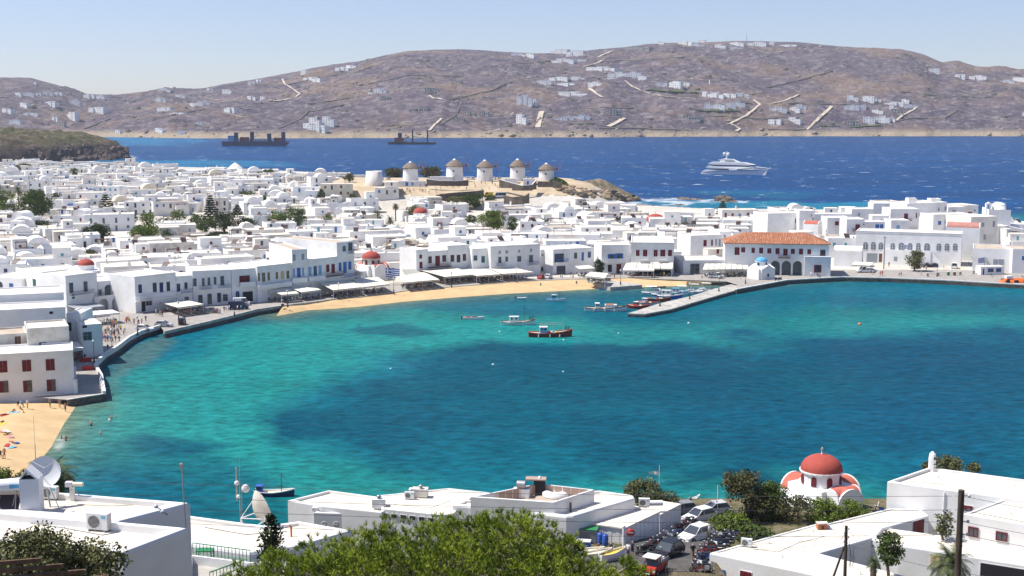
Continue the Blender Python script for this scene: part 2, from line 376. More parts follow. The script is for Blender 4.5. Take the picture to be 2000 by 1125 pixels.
# ---------------------------------------------------------------- land meshes
def heightfield(name, x, y, fn, matn, attr=None, kind='structure'):
 X, Y = np.meshgrid(x, y); Z = fn(X.ravel(), Y.ravel())
 V = np.stack([X.ravel(), Y.ravel(), Z], -1)
 me = npmesh(name, V, gridfaces(len(y), len(x)), [matn], attr(V) if attr else None)
 return struct(name, me, kind)
def polarfield(name, u, y, fn, matn, ang=2500.0):
 U, Y = np.meshgrid(u, y); X = (U-1000)/ang*Y; Z = fn(X.ravel(), Y.ravel())
 V = np.stack([X.ravel(), Y.ravel(), Z], -1)
 return struct(name, npmesh(name, V, gridfaces(len(y), len(u)), [matn]))
def landmat(name, cols, zlo=None, scales=(1, 1), bump=3.0, bs=.1, rocky=.5, stretch=(1, 1, 1)):
 """ground of three mixed colours: base, dark scrub, pale rock, with a band of bare rock above the water"""
 m = bpy.data.materials.new(name); m.use_nodes = True; MATS[name] = m
 nt = m.node_tree; N = nt.nodes; L = nt.links; b = N['Principled BSDF']; b.inputs['Roughness'].default_value = .95
 b.inputs['Specular IOR Level'].default_value = .1
 g = N.new('ShaderNodeNewGeometry'); mp = N.new('ShaderNodeMapping'); mp.inputs['Scale'].default_value = stretch
 L.new(g.outputs['Position'], mp.inputs[0])
 def nz(sc, det, lo, hi, rg=.6):
  n = N.new('ShaderNodeTexNoise'); n.inputs['Scale'].default_value = sc; n.inputs['Detail'].default_value = det
  n.inputs['Roughness'].default_value = rg; L.new(mp.outputs[0], n.inputs['Vector'])
  r = N.new('ShaderNodeMapRange'); r.inputs['From Min'].default_value = lo; r.inputs['From Max'].default_value = hi
  L.new(n.outputs['Fac'], r.inputs['Value']); return r.outputs[0], n.outputs['Fac']
 def mix(f, a, c):
  x = N.new('ShaderNodeMix'); x.data_type = 'RGBA'; L.new(f, x.inputs['Factor'])
  for s, v in (('A', a), ('B', c)):
   if isinstance(v, tuple): x.inputs[s].default_value = (*v, 1)
   else: L.new(v, x.inputs[s])
  return x.outputs['Result']
 f1, _ = nz(scales[0], 8, .42, .62); f2, raw = nz(scales[1], 6, .50, .60, .7); f3, _ = nz(scales[0]*.35, 6, .50, .62)
 f4, _ = nz(scales[1]*2.7, 5, .54, .64, .75)
 c = mix(f1, cols[0], cols[1]); c = mix(f3, c, cols[3] if len(cols) > 3 else cols[0])
 mu = N.new('ShaderNodeMath'); mu.operation = 'MULTIPLY'; L.new(f2, mu.inputs[0]); mu.inputs[1].default_value = rocky
 c = mix(mu.outputs[0], c, cols[2])
 mu = N.new('ShaderNodeMath'); mu.operation = 'MULTIPLY'; L.new(f4, mu.inputs[0]); mu.inputs[1].default_value = .5
 c = mix(mu.outputs[0], c, tuple(v*.42 for v in cols[1]))
 if zlo:
  sx = N.new('ShaderNodeSeparateXYZ'); L.new(g.outputs['Position'], sx.inputs[0])
  r = N.new('ShaderNodeMapRange'); L.new(sx.outputs[2], r.inputs['Value'])
  r.inputs['From Min'].default_value = zlo[0]; r.inputs['From Max'].default_value = zlo[1]
  r.inputs['To Min'].default_value = 1; r.inputs['To Max'].default_value = 0
  c = mix(r.outputs[0], c, cols[4])
 L.new(c, b.inputs['Base Color'])
 bp = N.new('ShaderNodeBump'); bp.inputs['Strength'].default_value = 1; bp.inputs['Distance'].default_value = bump
 n = N.new('ShaderNodeTexNoise'); n.inputs['Scale'].default_value = bs; n.inputs['Detail'].default_value = 8; n.inputs['Roughness'].default_value = .65
 L.new(mp.outputs[0], n.inputs['Vector']); L.new(n.outputs['Fac'], bp.inputs['Height']); L.new(bp.outputs[0], b.inputs['Normal'])
landmat('hill', [(.125, .098, .116), (.078, .062, .088), (.28, .24, .24), (.185, .130, .105), (.36, .29, .21)], (7, 16), (.011, .04), 11, .035, .6)
landmat('headland', [(.075, .085, .035), (.10, .075, .055), (.24, .18, .13), (.06, .07, .025), (.095, .070, .062)], (9, 25), (.025, .09), 5, .09, .7)
landmat('town_ground', [(.60, .57, .52), (.50, .46, .40), (.64, .62, .58), (.52, .47, .40), (.20, .16, .13)], (-.5, 1.2), (.05, .4), .3, .8, .5)
landmat('point', [(.30, .23, .16), (.12, .13, .05), (.44, .35, .25), (.36, .27, .18), (.10, .08, .07)], (.3, 2.2), (.06, .16), 1.5, .25, .7)
landmat('slope', [(.16, .14, .08), (.08, .09, .035), (.30, .25, .18), (.20, .16, .10), (.30, .24, .18)], (.0, 1), (.2, .8), .5, 1, .5)
polarfield('far_hill', np.linspace(-700, 2900, 1000), np.concatenate([[2450], np.linspace(2560, 3000, 90), np.linspace(3006, 4150, 210), [4260, 4500, 5200]]), zfar, 'hill')
heightfield('headland', np.linspace(-1000, -380, 300), np.linspace(1290, 1700, 220), zhead, 'headland')
heightfield('town_ground', np.linspace(-420, 420, 290), np.linspace(200, 1120, 300), lambda x, y: np.where((x > 22) & (y > 668) | (x < -450), zground(x, y)-2.5*((x > 22) & (y > 668)), zground(x, y)-0.05), 'town_ground')
heightfield('windmill_hill', np.linspace(-125, 42, 110), np.linspace(628, 735, 80), lambda x, y: zground(x, y)+np.where(zground(x, y) < 10+2*fbm(x/6, y/6, 3, 4), -3, .06), 'dry_earth')
heightfield('rocky_point', np.linspace(10, 100, 130), np.linspace(655, 805, 180), zground, 'point')
heightfield('hillside', np.linspace(-170, 170, 200), np.concatenate([np.linspace(-20, 155, 90), np.linspace(156, 170, 29), np.linspace(172, 205, 20)]), znear, 'slope')
heightfield('beach', np.linspace(-130, -52, 90), np.linspace(150, 235, 100), near_beach, 'sand')
# ---------------------------------------------------------------- sea
def srgb(r, g, b):
 f = lambda c: (c/255/12.92) if c/255 < .04045 else ((c/255+.055)/1.055)**2.4
 return np.array([f(r), f(g), f(b)])
W_DEEP = np.array([.0003, .048, .165]); W_TURQ = np.array([.012, .20, .195]); W_GRASS = np.array([.001, .066, .108])
W_MID = np.array([.003, .115, .165]); W_SAND = np.array([.15, .20, .13]); W_TEAL = np.array([.004, .13, .21])
def blob(x, y, poly, soft, nz): return sstep(-soft, soft, sdist(x, y, poly)+nz)
def seacol(x, y):
 n1 = (fbm(x/30, y/34, 6, 41)-.5)*1.5; n2 = (fbm(x/9, y/16, 4, 42)-.5); n3 = fbm(x/4, y/8, 3, 43)-.5
 C = np.tile(W_MID, (len(x), 1))
 def mixc(w, c):
  nonlocal C; w = np.clip(w, 0, 1)[:, None]; C = C*(1-w)+w*c
 mixc(blob(x, y, P0([(150, 800), (230, 740), (330, 700), (520, 640), (800, 600), (1120, 620), (1160, 670), (900, 680), (800, 690), (640, 760), (560, 800), (600, 870), (760, 930), (1000, 945), (1300, 925), (1600, 925), (1760, 960), (1900, 1010), (1900, 1150), (600, 1100), (400, 900), (200, 900)]), 9, n1*22), W_TURQ)
 mixc(blob(x, y, P0([(1100, 640), (1500, 640), (1620, 600), (2000, 600), (2000, 640), (1500, 680), (1200, 688)]), 12, n1*26)*.75, W_TURQ*.85)
 mixc(blob(x, y, P0([(570, 800), (640, 760), (740, 725), (830, 690), (980, 678), (1200, 690), (1500, 685), (1760, 655), (2200, 640), (2200, 960), (1850, 950), (1750, 898), (1500, 884), (1250, 906), (1000, 910), (800, 906), (690, 875), (620, 850)]), 11, n1*46+n2*22)*(.86+.9*n2+.45*n1), W_GRASS)
 mixc(blob(x, y, P0([(700, 645), (780, 635), (860, 650), (800, 662)]), 3, n1*14+n2*6)*.7, W_GRASS)
 mixc(blob(x, y, P0([(270, 858), (380, 862), (440, 872), (340, 880)]), 2, n1*12+n2*5)*.8, W_GRASS)
 mixc(blob(x, y, P0([(180, 905), (240, 870), (380, 890), (520, 930), (560, 1010), (300, 1010)]), 4, n1*22+n2*6)*.55, W_GRASS*1.1)
 mixc(blob(x, y, P0([(200, 735), (330, 655), (620, 610), (1100, 585), (1450, 568), (1450, 556), (900, 570), (540, 600), (310, 640)]), 6, n1*8)*.55, W_GRASS*1.25)
 mixc(blob(x, y, P0([(1500, 560), (2200, 575), (2200, 620), (1650, 600)]), 9, n1*20)*.6, W_TEAL*.8)
 mixc(blob(x, y, P0([(1480, 690), (1760, 665), (2200, 650), (2200, 900), (1850, 900), (1600, 860)]), 25, n1*40)*.55, np.array([.001, .062, .135]))
 # sandy shallows by the beaches
 land = np.maximum(sdist(x, y, P0(WATER_E+[(1420, 540), (900, 540), (560, 590)])), sdist(x, y, P0([(-500, 783), (150, 786), (147, 795), (136, 812), (126, 826), (108, 858), (101, 872), (80, 892), (50, 912), (0, 930), (-500, 950)])))
 mixc(np.exp(-np.maximum(-land, 0)/5.5)*(.85+n2*.5), W_SAND)
 land2 = sdist(x, y, P0([(1510, 553), (1640, 545), (1640, 530), (1500, 530)]))
 mixc(np.exp(-np.maximum(-land2, 0)/4)*.7, W_SAND*.9)
 mixc(blob(x, y, P0([(150, 790), (205, 775), (205, 735), (240, 690), (330, 652), (330, 668), (240, 740), (215, 800)]), 2.5, n2*6)*.5, np.array([.10, .13, .10]))
 # open sea beyond the town
 deep = sstep(640, 700, y+n1*40)
 mixc(deep, W_DEEP)
 sh = blob(x, y, P0([(1200, 400), (1290, 392), (1700, 396), (1760, 420), (1900, 460), (1200, 470)]), 14, n1*40)
 mixc(sh*.75, np.array([.008, .19, .28]))
 mixc(blob(x, y, P0([(1290, 376), (1450, 374), (1600, 378), (1500, 386)]), 20, n1*60)*.5, W_TEAL)
 mixc(blob(x, y, P0([(130, 322), (230, 312), (330, 313), (560, 316), (560, 322), (330, 330), (0, 335)]), 30, n1*120)*.5, np.array([.012, .20, .36]))
 mixc(blob(x, y, P0([(150, 262), (400, 271), (330, 285), (180, 282)]), 60, n1*200)*.55, np.array([.012, .19, .36]))
 # foam along exposed rocks
 fo = np.exp(-np.abs(sdist(x, y, HEAD)+6)/4.0)*sstep(.0, .12, n2+.03)
 mixc(fo*.8, np.array([.7, .75, .78]))
 rp = np.exp(-np.abs(sdist(x, y, TOWN)+5)/5.0)*sstep(-.04, .1, n2)*((y > 660) & (x > 30) & (y < 800))
 mixc(rp*.8, np.array([.7, .75, .78]))
 mixc(blob(x, y, P0([(1215, 404), (1300, 389), (1450, 388), (1500, 395), (1400, 400), (1330, 404)]), 5, n2*60-12)*.6, np.array([.7, .75, .78]))
 bf = np.exp(-((land+1.0)/.8)**2)*sstep(0, .1, n3)*(y < 240)
 mixc(bf*.3, np.array([.75, .75, .72]))
 f = 1+.16*n2+.10*n3
 return C*f[:, None]
def make_sea():
 y = np.concatenate([np.linspace(95, 460, 330), np.geomspace(462, 3100, 260), [3500, 6000, 14000, 28000]])
 u = np.linspace(-900, 2900, 620)
 U, Y = np.meshgrid(u, y); X = (U-1000)/2500*Y; X = X.ravel(); Y = Y.ravel()
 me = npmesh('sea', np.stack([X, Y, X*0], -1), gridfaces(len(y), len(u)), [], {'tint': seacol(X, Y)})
 m = bpy.data.materials.new('sea_water'); m.use_nodes = True; MATS['sea_water'] = m
 nt = m.node_tree; N = nt.nodes; L = nt.links; b = N['Principled BSDF']
 b.inputs['Roughness'].default_value = .3; b.inputs['IOR'].default_value = 1.13; b.inputs['Specular IOR Level'].default_value = .07
 at = N.new('ShaderNodeAttribute'); at.attribute_name = 'tint'
 g = N.new('ShaderNodeNewGeometry')
 def nz(sc, st, det, rg=.6):
  mp = N.new('ShaderNodeMapping'); mp.inputs['Scale'].default_value = st; mp.inputs['Rotation'].default_value = (0, 0, .25)
  L.new(g.outputs['Position'], mp.inputs[0])
  n = N.new('ShaderNodeTexNoise'); n.inputs['Scale'].default_value = sc; n.inputs['Detail'].default_value = det
  n.inputs['Roughness'].default_value = rg; L.new(mp.outputs[0], n.inputs['Vector']); return n.outputs['Fac']
 a = nz(.62, (.6, 1, 1), 6, .7); c = nz(.07, (.6, 1, 1), 4); far = nz(.022, (.12, .6, 1), 6, .7)
 ma = N.new('ShaderNodeMath'); ma.operation = 'MULTIPLY_ADD'; L.new(c, ma.inputs[0]); ma.inputs[1].default_value = 3; L.new(a, ma.inputs[2])
 bp = N.new('ShaderNodeBump'); bp.inputs['Strength'].default_value = .8; bp.inputs['Distance'].default_value = .55
 L.new(ma.outputs[0], bp.inputs['Height']); L.new(bp.outputs[0], b.inputs['Normal'])
 # ripple light and shade painted into the tint: troughs darkened, crests lightened
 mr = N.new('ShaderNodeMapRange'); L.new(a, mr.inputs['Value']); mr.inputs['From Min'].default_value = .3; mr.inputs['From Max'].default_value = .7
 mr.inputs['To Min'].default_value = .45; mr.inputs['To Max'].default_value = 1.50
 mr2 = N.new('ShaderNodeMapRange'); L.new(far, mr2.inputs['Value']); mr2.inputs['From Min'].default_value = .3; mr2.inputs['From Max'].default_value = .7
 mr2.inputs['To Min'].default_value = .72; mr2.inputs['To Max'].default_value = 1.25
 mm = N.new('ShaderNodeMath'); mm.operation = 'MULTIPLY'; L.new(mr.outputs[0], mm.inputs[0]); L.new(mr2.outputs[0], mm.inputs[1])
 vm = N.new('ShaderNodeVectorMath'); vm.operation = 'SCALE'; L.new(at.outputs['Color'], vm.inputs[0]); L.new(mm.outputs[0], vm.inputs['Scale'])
 # white caps on the open sea
 wc = nz(.11, (.42, .8, 1), 5, .72); r = N.new('ShaderNodeMapRange'); L.new(wc, r.inputs['Value'])
 r.inputs['From Min'].default_value = .625; r.inputs['From Max'].default_value = .66
 wd = N.new('ShaderNodeSeparateXYZ'); L.new(g.outputs['Position'], wd.inputs[0])
 r3 = N.new('ShaderNodeMapRange'); L.new(wd.outputs[1], r3.inputs['Value']); r3.inputs['From Min'].default_value = 500; r3.inputs['From Max'].default_value = 800
 mu = N.new('ShaderNodeMath'); mu.operation = 'MULTIPLY'; L.new(r.outputs[0], mu.inputs[0]); L.new(r3.outputs[0], mu.inputs[1])
 mx = N.new('ShaderNodeMix'); mx.data_type = 'RGBA'; L.new(mu.outputs[0], mx.inputs['Factor'])
 L.new(vm.outputs[0], mx.inputs['A']); mx.inputs['B'].default_value = (.6, .66, .72, 1)
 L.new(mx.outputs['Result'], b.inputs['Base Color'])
 me.materials.append(m)
 struct('sea', me)
make_sea()
# ---------------------------------------------------------------- air
def make_haze():
 b = MB(); b.box(-3600, -120, -12, 3600, 5600, 420)
 me = b.mesh('haze'); m = bpy.data.materials.new('air'); m.use_nodes = True; N = m.node_tree.nodes
 N.remove(N['Principled BSDF']); v = N.new('ShaderNodeVolumePrincipled'); v.inputs['Density'].default_value = HAZE
 v.inputs['Color'].default_value = (.80, .88, 1, 1); v.inputs['Anisotropy'].default_value = .2
 m.node_tree.links.new(v.outputs[0], N['Material Output'].inputs['Volume']); me.materials.append(m)
 struct('haze', me, 'stuff')
HAZE = 0.00006
# ---------------------------------------------------------------- buildings
KC = dict(r='shut_red', b='shut_blue', n='shut_navy', g='shut_green', t='shut_teal', p='shut_pale', y='shut_yellow', w='wall', s='shut_grey', k='dark', o='wood')
_wc = {}
def wparts(kind, w, h):
 """window pieces in a frame with origin at bottom centre, wall plane y=0, outside is -y"""
 key = (kind, round(w, 1), round(h, 1))
 if key in _wc: return _wc[key]
 w, h = max(key[1], .3), max(key[2], .4); c = kind.lower()[0]; m = KC[c]; out = []
 if 'a' in kind[1:]:                     # arched glazed window
  r = w/2; f = MB().mat(m if c != 'w' else 'white_metal')
  def arc(rr, y, n=10): return [(-rr, 0)]+[(-rr*math.cos(math.pi*i/n), h-r+rr*math.sin(math.pi*i/n)) for i in range(n+1)]+[(rr, 0)]
  f.extr(arc(r+.12, 0), -.06, 0.0); fm = f.mesh('window_frame')
  g = MB().mat('glass_grey' if c in 'sw' else 'glass'); g.extr(arc(r-.02, 0), -.10, -.061)
  f2 = MB().mat('white_metal' if c in 'sw' else m); f2.box(-.04, -.14, 0, .04, -.101, h-.03); f2.box(-r+.05, -.14, h-r-.04, -.041, -.101, h-r+.04); f2.box(.041, -.14, h-r-.04, r-.05, -.101, h-r+.04)
  f2.box(-r+.05, -.14, h*.32, -.041, -.101, h*.32+.06); f2.box(.041, -.14, h*.32, r-.05, -.101, h*.32+.06)
  out = [('window', fm, [('pane', g.mesh('pane')), ('glazing_bar', f2.mesh('glazing_bar'))])]
 elif kind[0] == 'k':
  f = MB().mat('wall'); f.box(-w/2-.08, -.04, -.06, w/2+.08, 0, h+.06)
  g = MB().mat('dark'); g.box(-w/2, -.07, 0, w/2, -.041, h); out = [('opening', f.mesh('opening'), [('pane', g.mesh('pane'))])]
 elif kind[0].isupper():                 # glazed, coloured frame
  f = MB().mat(m if c != 'w' else 'shut_grey'); t = .09
  f.box(-w/2, -.10, 0, -w/2+t, 0, h); f.box(w/2-t, -.10, 0, w/2, 0, h); f.box(-w/2+t, -.10, 0, w/2-t, 0, t); f.box(-w/2+t, -.10, h-t, w/2-t, 0, h)
  f.box(-.03, -.09, t, .03, -.041, h-t)
  if h > 1.1: f.box(-w/2+t, -.08, h*.62, -.031, -.041, h*.62+.06); f.box(.031, -.08, h*.62, w/2-t, -.041, h*.62+.06)
  g = MB().mat('glass'); g.box(-w/2+t, -.04, t, w/2-t, 0, h-t)
  out = [('window', f.mesh('window'), [('pane', g.mesh('pane'))])]
  if 'o' in kind[1:]:                 # open leaves either side
   q = []
   for s in (-1, 1):
    e = MB().mat(m); x = s*(w/2+.27); e.box(x-.25, -.07, 0, x+.25, -.01, h); q.append(('shutter', e.mesh('shutter')))
   out[0][2].extend(q)
 else:                                   # closed leaves
  f = MB().mat('wall' if c != 'w' else 'shut_grey'); f.box(-w/2-.07, -.035, -.07, w/2+.07, 0, h+.05)
  q = []
  for s in (-1, 1):
   e = MB().mat(m); xa, xb = (-w/2, -.015) if s < 0 else (.015, w/2)
   e.box(xa, -.08, 0, xb, -.036, h); n = max(1, int(h/.5))
   for i in range(n): e.box(xa+.06, -.10, h*(i+.12)/n, xb-.06, -.081, h*(i+.88)/n)
   q.append(('shutter', e.mesh('shutter')))
  out = [('window' if h < 1.9 else 'door', f.mesh('window_frame'), q)]
 _wc[key] = out; return out
def add_window(root, kind, x, z, w, h, y=0.0, rot=0):
 for nm, me, subs in wparts(kind, w, h):
  if kind.endswith('D') : nm = 'door'
  o = link(nm, me, root, (x, y, z), rot)
  for sn, sm in subs: link(sn, sm, o)
 return o
def balcony(root, x0, x1, z, kind='B', d=1.0, y=0.0, hb=.95):
 f = MB().mat('wall' if kind != 'Q' else 'wood'); f.box(x0, y-d, z-.16, x1, y-.001, z)
 o = f.build('balcony', root); r = MB()
 c = {'B': 'metal_dark', 'R': 'shut_red', 'U': 'shut_blue', 'W': 'wall', 'P': 'wall', 'N': 'shut_navy', 'Q': 'shut_red'}[kind]; r.mat(c)
 if kind == 'P': r.box(x0, y-d, z+.001, x1, y-d+.15, z+hb)
 else:
  t = .05 if kind != 'W' else .14
  r.box(x0, y-d, z+hb-t, x1, y-d+t, z+hb)
  n = max(3, int((x1-x0)/(.22 if kind != 'W' else .3)))
  for i in range(n+1):
   x = x0+(x1-x0-t)*i/n; r.box(x, y-d+.005, z+.001, x+t*.7, y-d+t*.9, z+hb-t)
  for xs in (x0, x1-t): r.box(xs, y-d+t+.001, z+hb-t, xs+t, y-.01, z+hb)
 r.build('railing', o); return o
def shell(b, w, d, h, wm, rm, par=.35, th=.28, z0=-2.0, cor=False):
 b.mat(wm); b.box(0, 0, z0, w, d, h-par)
 b.box(0, 0, h-par, w, th, h); b.box(0, d-th, h-par, w, d, h); b.box(0, th, h-par, th, d-th, h); b.box(w-th, th, h-par, w, d-th, h)
 if cor: b.box(-.10, -.10, h-.50, w+.10, -.002, h-.36); b.box(-.14, -.14, h+.001, w+.14, .3, h+.09)
def roofplate(w, d, h, rm, par=.35, th=.28):
 r = MB().mat(rm); r.box(th+.002, th+.002, h-par+.001, w-th-.002, d-th-.002, h-par+.05); return r
def planefit(A, B):
 ex = (B-A); ex.z = 0; L = ex.length; ex.normalize(); nrm = Vector((ex.y, -ex.x, 0)); return ex, nrm, L
def onplane(px, py, A, ex, nrm):
 d = Vector(ray(px, py)); o = Vector((0, 0, CAMZ)); t = (A-o).dot(nrm)/d.dot(nrm); p = o+d*t
 return (p-A).dot(ex), p.z
FOOT = []                                   # footprints already taken: (cx, cy, r)
def foot(A, B, depth):
 ex, nrm, L = planefit(A, B); n = max(1, int(L/8)); m = max(1, int(depth/8))
 for i in range(n):
  for j in range(m):
   p = A+ex*(L*(i+.5)/n)-nrm*(depth*(j+.5)/m); FOOT.append((p.x, p.y, max(L/n, depth/m)*.62))
def bld(name, label, x0, Y0, x1, Y1, ytop, depth, ops=(), z0=1.3, wm='wall', rm='roof', cor=False, cat='building', par=.35, bal=(), side=(), group=None, both=False, root=None):
 """a building whose street front runs from pixel column x0 (at distance Y0) to x1 (at Y1)"""
 A = D(x0, 400, Y0); B = D(x1, 400, Y1); A.z = B.z = 0
 ex, nrm, L = planefit(A, B); xm = (x0+x1)/2
 H = onplane(xm, ytop, A, ex, nrm)[1]-z0; rz = math.atan2(ex.y, ex.x); A.z = z0
 t = thing(name, label, cat, A, rz, group); foot(A, B, depth)
 b = MB(); shell(b, L, depth, H, wm, rm, par, cor=cor); b.build('wall', t); roofplate(L, depth, H, rm, par).build('roof', t)
 for k, xa, ya, xb, yb in ops:
  s0, zt = onplane(xa, ya, A, ex, nrm); s1, zb = onplane(xb, yb, A, ex, nrm)
  s0 = max(s0, .1); s1 = min(s1, L-.1)
  if s1 > s0+.2: add_window(t, k, (s0+s1)/2, zb-z0, s1-s0, zt-zb)
 for k, xa, ya, xb, yb in bal:
  s0, zt = onplane(xa, ya, A, ex, nrm); s1, zb = onplane(xb, yb, A, ex, nrm)
  balcony(t, s0, s1, zb-z0+.15, k, hb=min(1.1, max(.7, zt-zb)))
 for k, fr, z, w, h in side:             # openings of the right flank: fraction of the depth, sill height
  add_window(t, k, L, z, w, h, depth*fr, math.pi/2)
 t['L'] = L; t['H'] = H
 return t
def YG(py, z=1.35): return G(1000, py, z).y
# --- the waterfront, left to right: every front measured on its own plane
def waterfront():
 R = {}
 g = YG
 R['b0'] = bld('house', 'low white house with bright blue door at the left edge', -40, g(590)+14, 35, g(590)+8, 541, 10, [('b', 18, 553, 26, 568), ('Na', -3, 551, 5, 566)], rm='roof_white')
 R['b1'] = bld('townhouse', 'long white wall with a row of dark green shutters beside the quay', 24, g(600)+26, 119, g(612)+1, 536, 14,
  [('g', 41, 542, 47, 559), ('g', 64, 544, 71, 561), ('g', 78, 546, 84, 562), ('g', 96, 547, 103, 564), ('g', 109, 550, 115, 566)], rm='roof')
 R['b2'] = bld('townhouse', 'tall white house with two dark green balcony doors above grey awning', 121, g(616), 183, g(607), 536, 12,
  [('G', 135, 553, 143, 572), ('G', 163, 550, 171, 569), ('g', 140, 575, 146, 583)], bal=[('B', 135, 564, 180, 573)], cor=True)
 R['b3'] = bld('townhouse', 'white house with arched central balcony door and two dark square windows', 184, g(606), 237, g(601), 548, 11,
  [('W', 191, 566, 199, 577), ('W', 223, 563, 231, 574), ('ga', 205, 558, 218, 582)], rm='roof_white')
 R['b3b'] = bld('house', 'plain white block set back above the arched balcony house', 222, g(598)+16, 262, g(597)+13, 540, 9, [('W', 245, 560, 250, 566)], rm='roof_white')
 R['b4'] = bld('townhouse', 'white house with navy doors behind long white balustrade balcony', 257, g(612), 338, g(601), 537, 14,
  [('n', 270, 556, 277, 572), ('N', 298, 553, 306, 570), ('n', 311, 552, 319, 570), ('N', 325, 551, 332, 568), ('k', 276, 586, 284, 608), ('W', 284, 583, 297, 596)],
  bal=[('W', 261, 570, 350, 578)], cor=True)
 R['b5'] = bld('townhouse', 'white house with a navy door and small blue iron balcony', 339, g(601), 370, g(598), 539, 13,
  [('n', 345, 554, 352, 570), ('N', 360, 552, 366, 564), ('W', 360, 580, 369, 590)], bal=[('N', 351, 566, 374, 572)])
 R['b6'] = bld('townhouse', 'tall white house with stepped parapet and six grey framed upper windows', 371, g(598), 447, g(594), 528, 14,
  [('S', 377, 544, 384, 559), ('S', 394, 543, 400, 559), ('S', 405, 542, 411, 557), ('S', 417, 541, 423, 556), ('S', 430, 539, 438, 557), ('G', 387, 576, 396, 592), ('G', 405, 574, 414, 594), ('G', 424, 572, 432, 590), ('W', 435, 575, 445, 588)],
  bal=[('B', 389, 558, 413, 565), ('B', 426, 556, 449, 562)])
 R['b7'] = bld('townhouse', 'white house with dark red shutters over one white balcony', 448, g(594), 498, g(590), 525, 13,
  [('r', 467, 539, 488, 552), ('Ba', 461, 569, 467, 584), ('k', 474, 570, 494, 588)], bal=[('P', 467, 552, 497, 558)], rm='roof_white')
 R['b8'] = bld('townhouse', 'long white house with six pale yellow doors above the cafe awnings', 499, g(591), 567, g(582), 517, 13,
  [('Y', 502, 534, 508, 549), ('Y', 511, 533, 518, 550), ('Y', 522, 532, 527, 548), ('Y', 538, 531, 543, 545), ('y', 548, 530, 555, 545), ('Y', 559, 529, 565, 544)], bal=[('P', 500, 549, 566, 558)], rm='roof_white')
 R['b9'] = bld('townhouse', 'narrow tall white house with blue shutters and two grey upper windows', 568, g(582), 598, g(580), 487, 22,
  [('s', 572, 497, 577, 509), ('s', 589, 496, 594, 507), ('p', 572, 525, 576, 540), ('b', 580, 523, 587, 541), ('p', 590, 523, 594, 538)], bal=[('P', 569, 543, 599, 550)], rm='roof_tan')
 R['b10'] = bld('townhouse', 'white house with pale blue shutters and a low roof between taller houses', 598.5, g(580), 633, g(576), 505, 14,
  [('p', 602, 522, 608, 538), ('P', 612, 520, 619, 538), ('p', 622, 519, 628, 535)], bal=[('P', 600, 540, 632, 546)], rm='roof_white')
 R['b11'] = bld('townhouse', 'white house with dark red doors beside the tallest harbour house', 633.5, g(576), 656, g(573), 502, 14,
  [('r', 637, 517, 643, 531), ('r', 647, 516, 654, 533)], bal=[('Q', 634, 530, 668, 537)], rm='roof_white')
 R['b12'] = bld('townhouse', 'tallest white harbour house with blue doors and open top corner balcony', 656.5, g(573), 690, g(568), 472, 26,
  [('W', 669, 481, 675, 491), ('W', 680, 474, 688, 489), ('b', 661, 513, 667, 529), ('b', 670, 512, 677, 533), ('b', 680, 511, 686, 526)], bal=[('N', 668, 528, 704, 538), ('N', 679, 489, 689, 495)], rm='roof_tan', wm='wall')
 R['b13'] = bld('house', 'narrow white house with two dark red openings beside red domed church', 812, g(549), 835, g(547), 487, 10,
  [('r', 819, 498, 824, 505), ('r', 819, 512, 825, 524)], rm='roof_white')
 R['b14'] = bld('townhouse', 'white townhouse with red balcony and three dark red openings', 835.5, g(547), 873, g(544), 490, 12,
  [('R', 836.5, 501, 843, 514), ('r', 850, 500, 859, 519), ('R', 864, 499, 871, 511)], bal=[('Q', 836, 513, 879, 520)], cor=True)
 R['b15'] = bld('townhouse', 'white townhouse with three maroon windows over an arched terrace', 873.5, g(544), 916, g(541), 479, 13,
  [('R', 880, 498, 887, 511), ('R', 892, 498, 899, 512), ('R', 904, 496, 910, 509), ], rm='roof_white', cor=True)
 R['b16'] = bld('townhouse', 'plain white house with two pale shuttered windows beside street lamp', 922, g(543), 957, g(541), 485, 11,
  [('T', 925, 499, 932, 509), ('T', 940, 500, 947, 513)], rm='roof_white')
 R['b17'] = bld('mansion', 'broad pale grey mansion with two iron balconies and four small attic windows', 958, g(543), 1055, g(537), 479, 14,
  [('s', 974, 490, 978, 496), ('s', 987, 489, 992, 495), ('s', 1012, 488, 1016, 493), ('s', 1035, 486, 1039, 492), ('W', 973, 502, 979, 514), ('W', 987, 501, 992, 511), ('W', 1010, 500, 1018, 511), ('W', 1033, 498, 1041, 512)],
  bal=[('B', 968, 513, 985, 520), ('B', 1030, 511, 1050, 517)], cor=True, wm='wall', rm='roof_white')
 R['b18'] = bld('house', 'narrow white house with small dark windows right of the grey mansion', 1056, g(537)+5, 1080, g(536)+5, 487, 9, [('W', 1070, 495, 1075, 505), ('W', 1058, 496, 1061, 500), ('k', 1057, 521, 1061, 530), ('k', 1063, 521, 1067, 531), ('k', 1071, 521, 1076, 532)], rm='roof_white')
 R['b18b'] = bld('house', 'upper white storey with blue shutters stepped back from the harbour', 1066, g(537)+18, 1146, g(534)+15, 470, 9, [('W', 1070, 477, 1075, 486), ('b', 1081, 477, 1086, 487), ('k', 1104, 475, 1107, 479), ('p', 1112, 473, 1117, 484), ('b', 1125, 472, 1130, 479)])
 R['b19'] = bld('townhouse', 'white townhouse with deep blue balcony and blue gate on the square', 1081, g(537), 1160, g(532), 485, 13,
  [('B', 1083, 496, 1101, 512), ('W', 1121, 494, 1127, 505), ('b', 1136, 493, 1140, 509), ('B', 1148, 492, 1154, 503), ('N', 1087, 520, 1104, 536)], bal=[('U', 1085, 505, 1108, 512)], rm='roof_white')
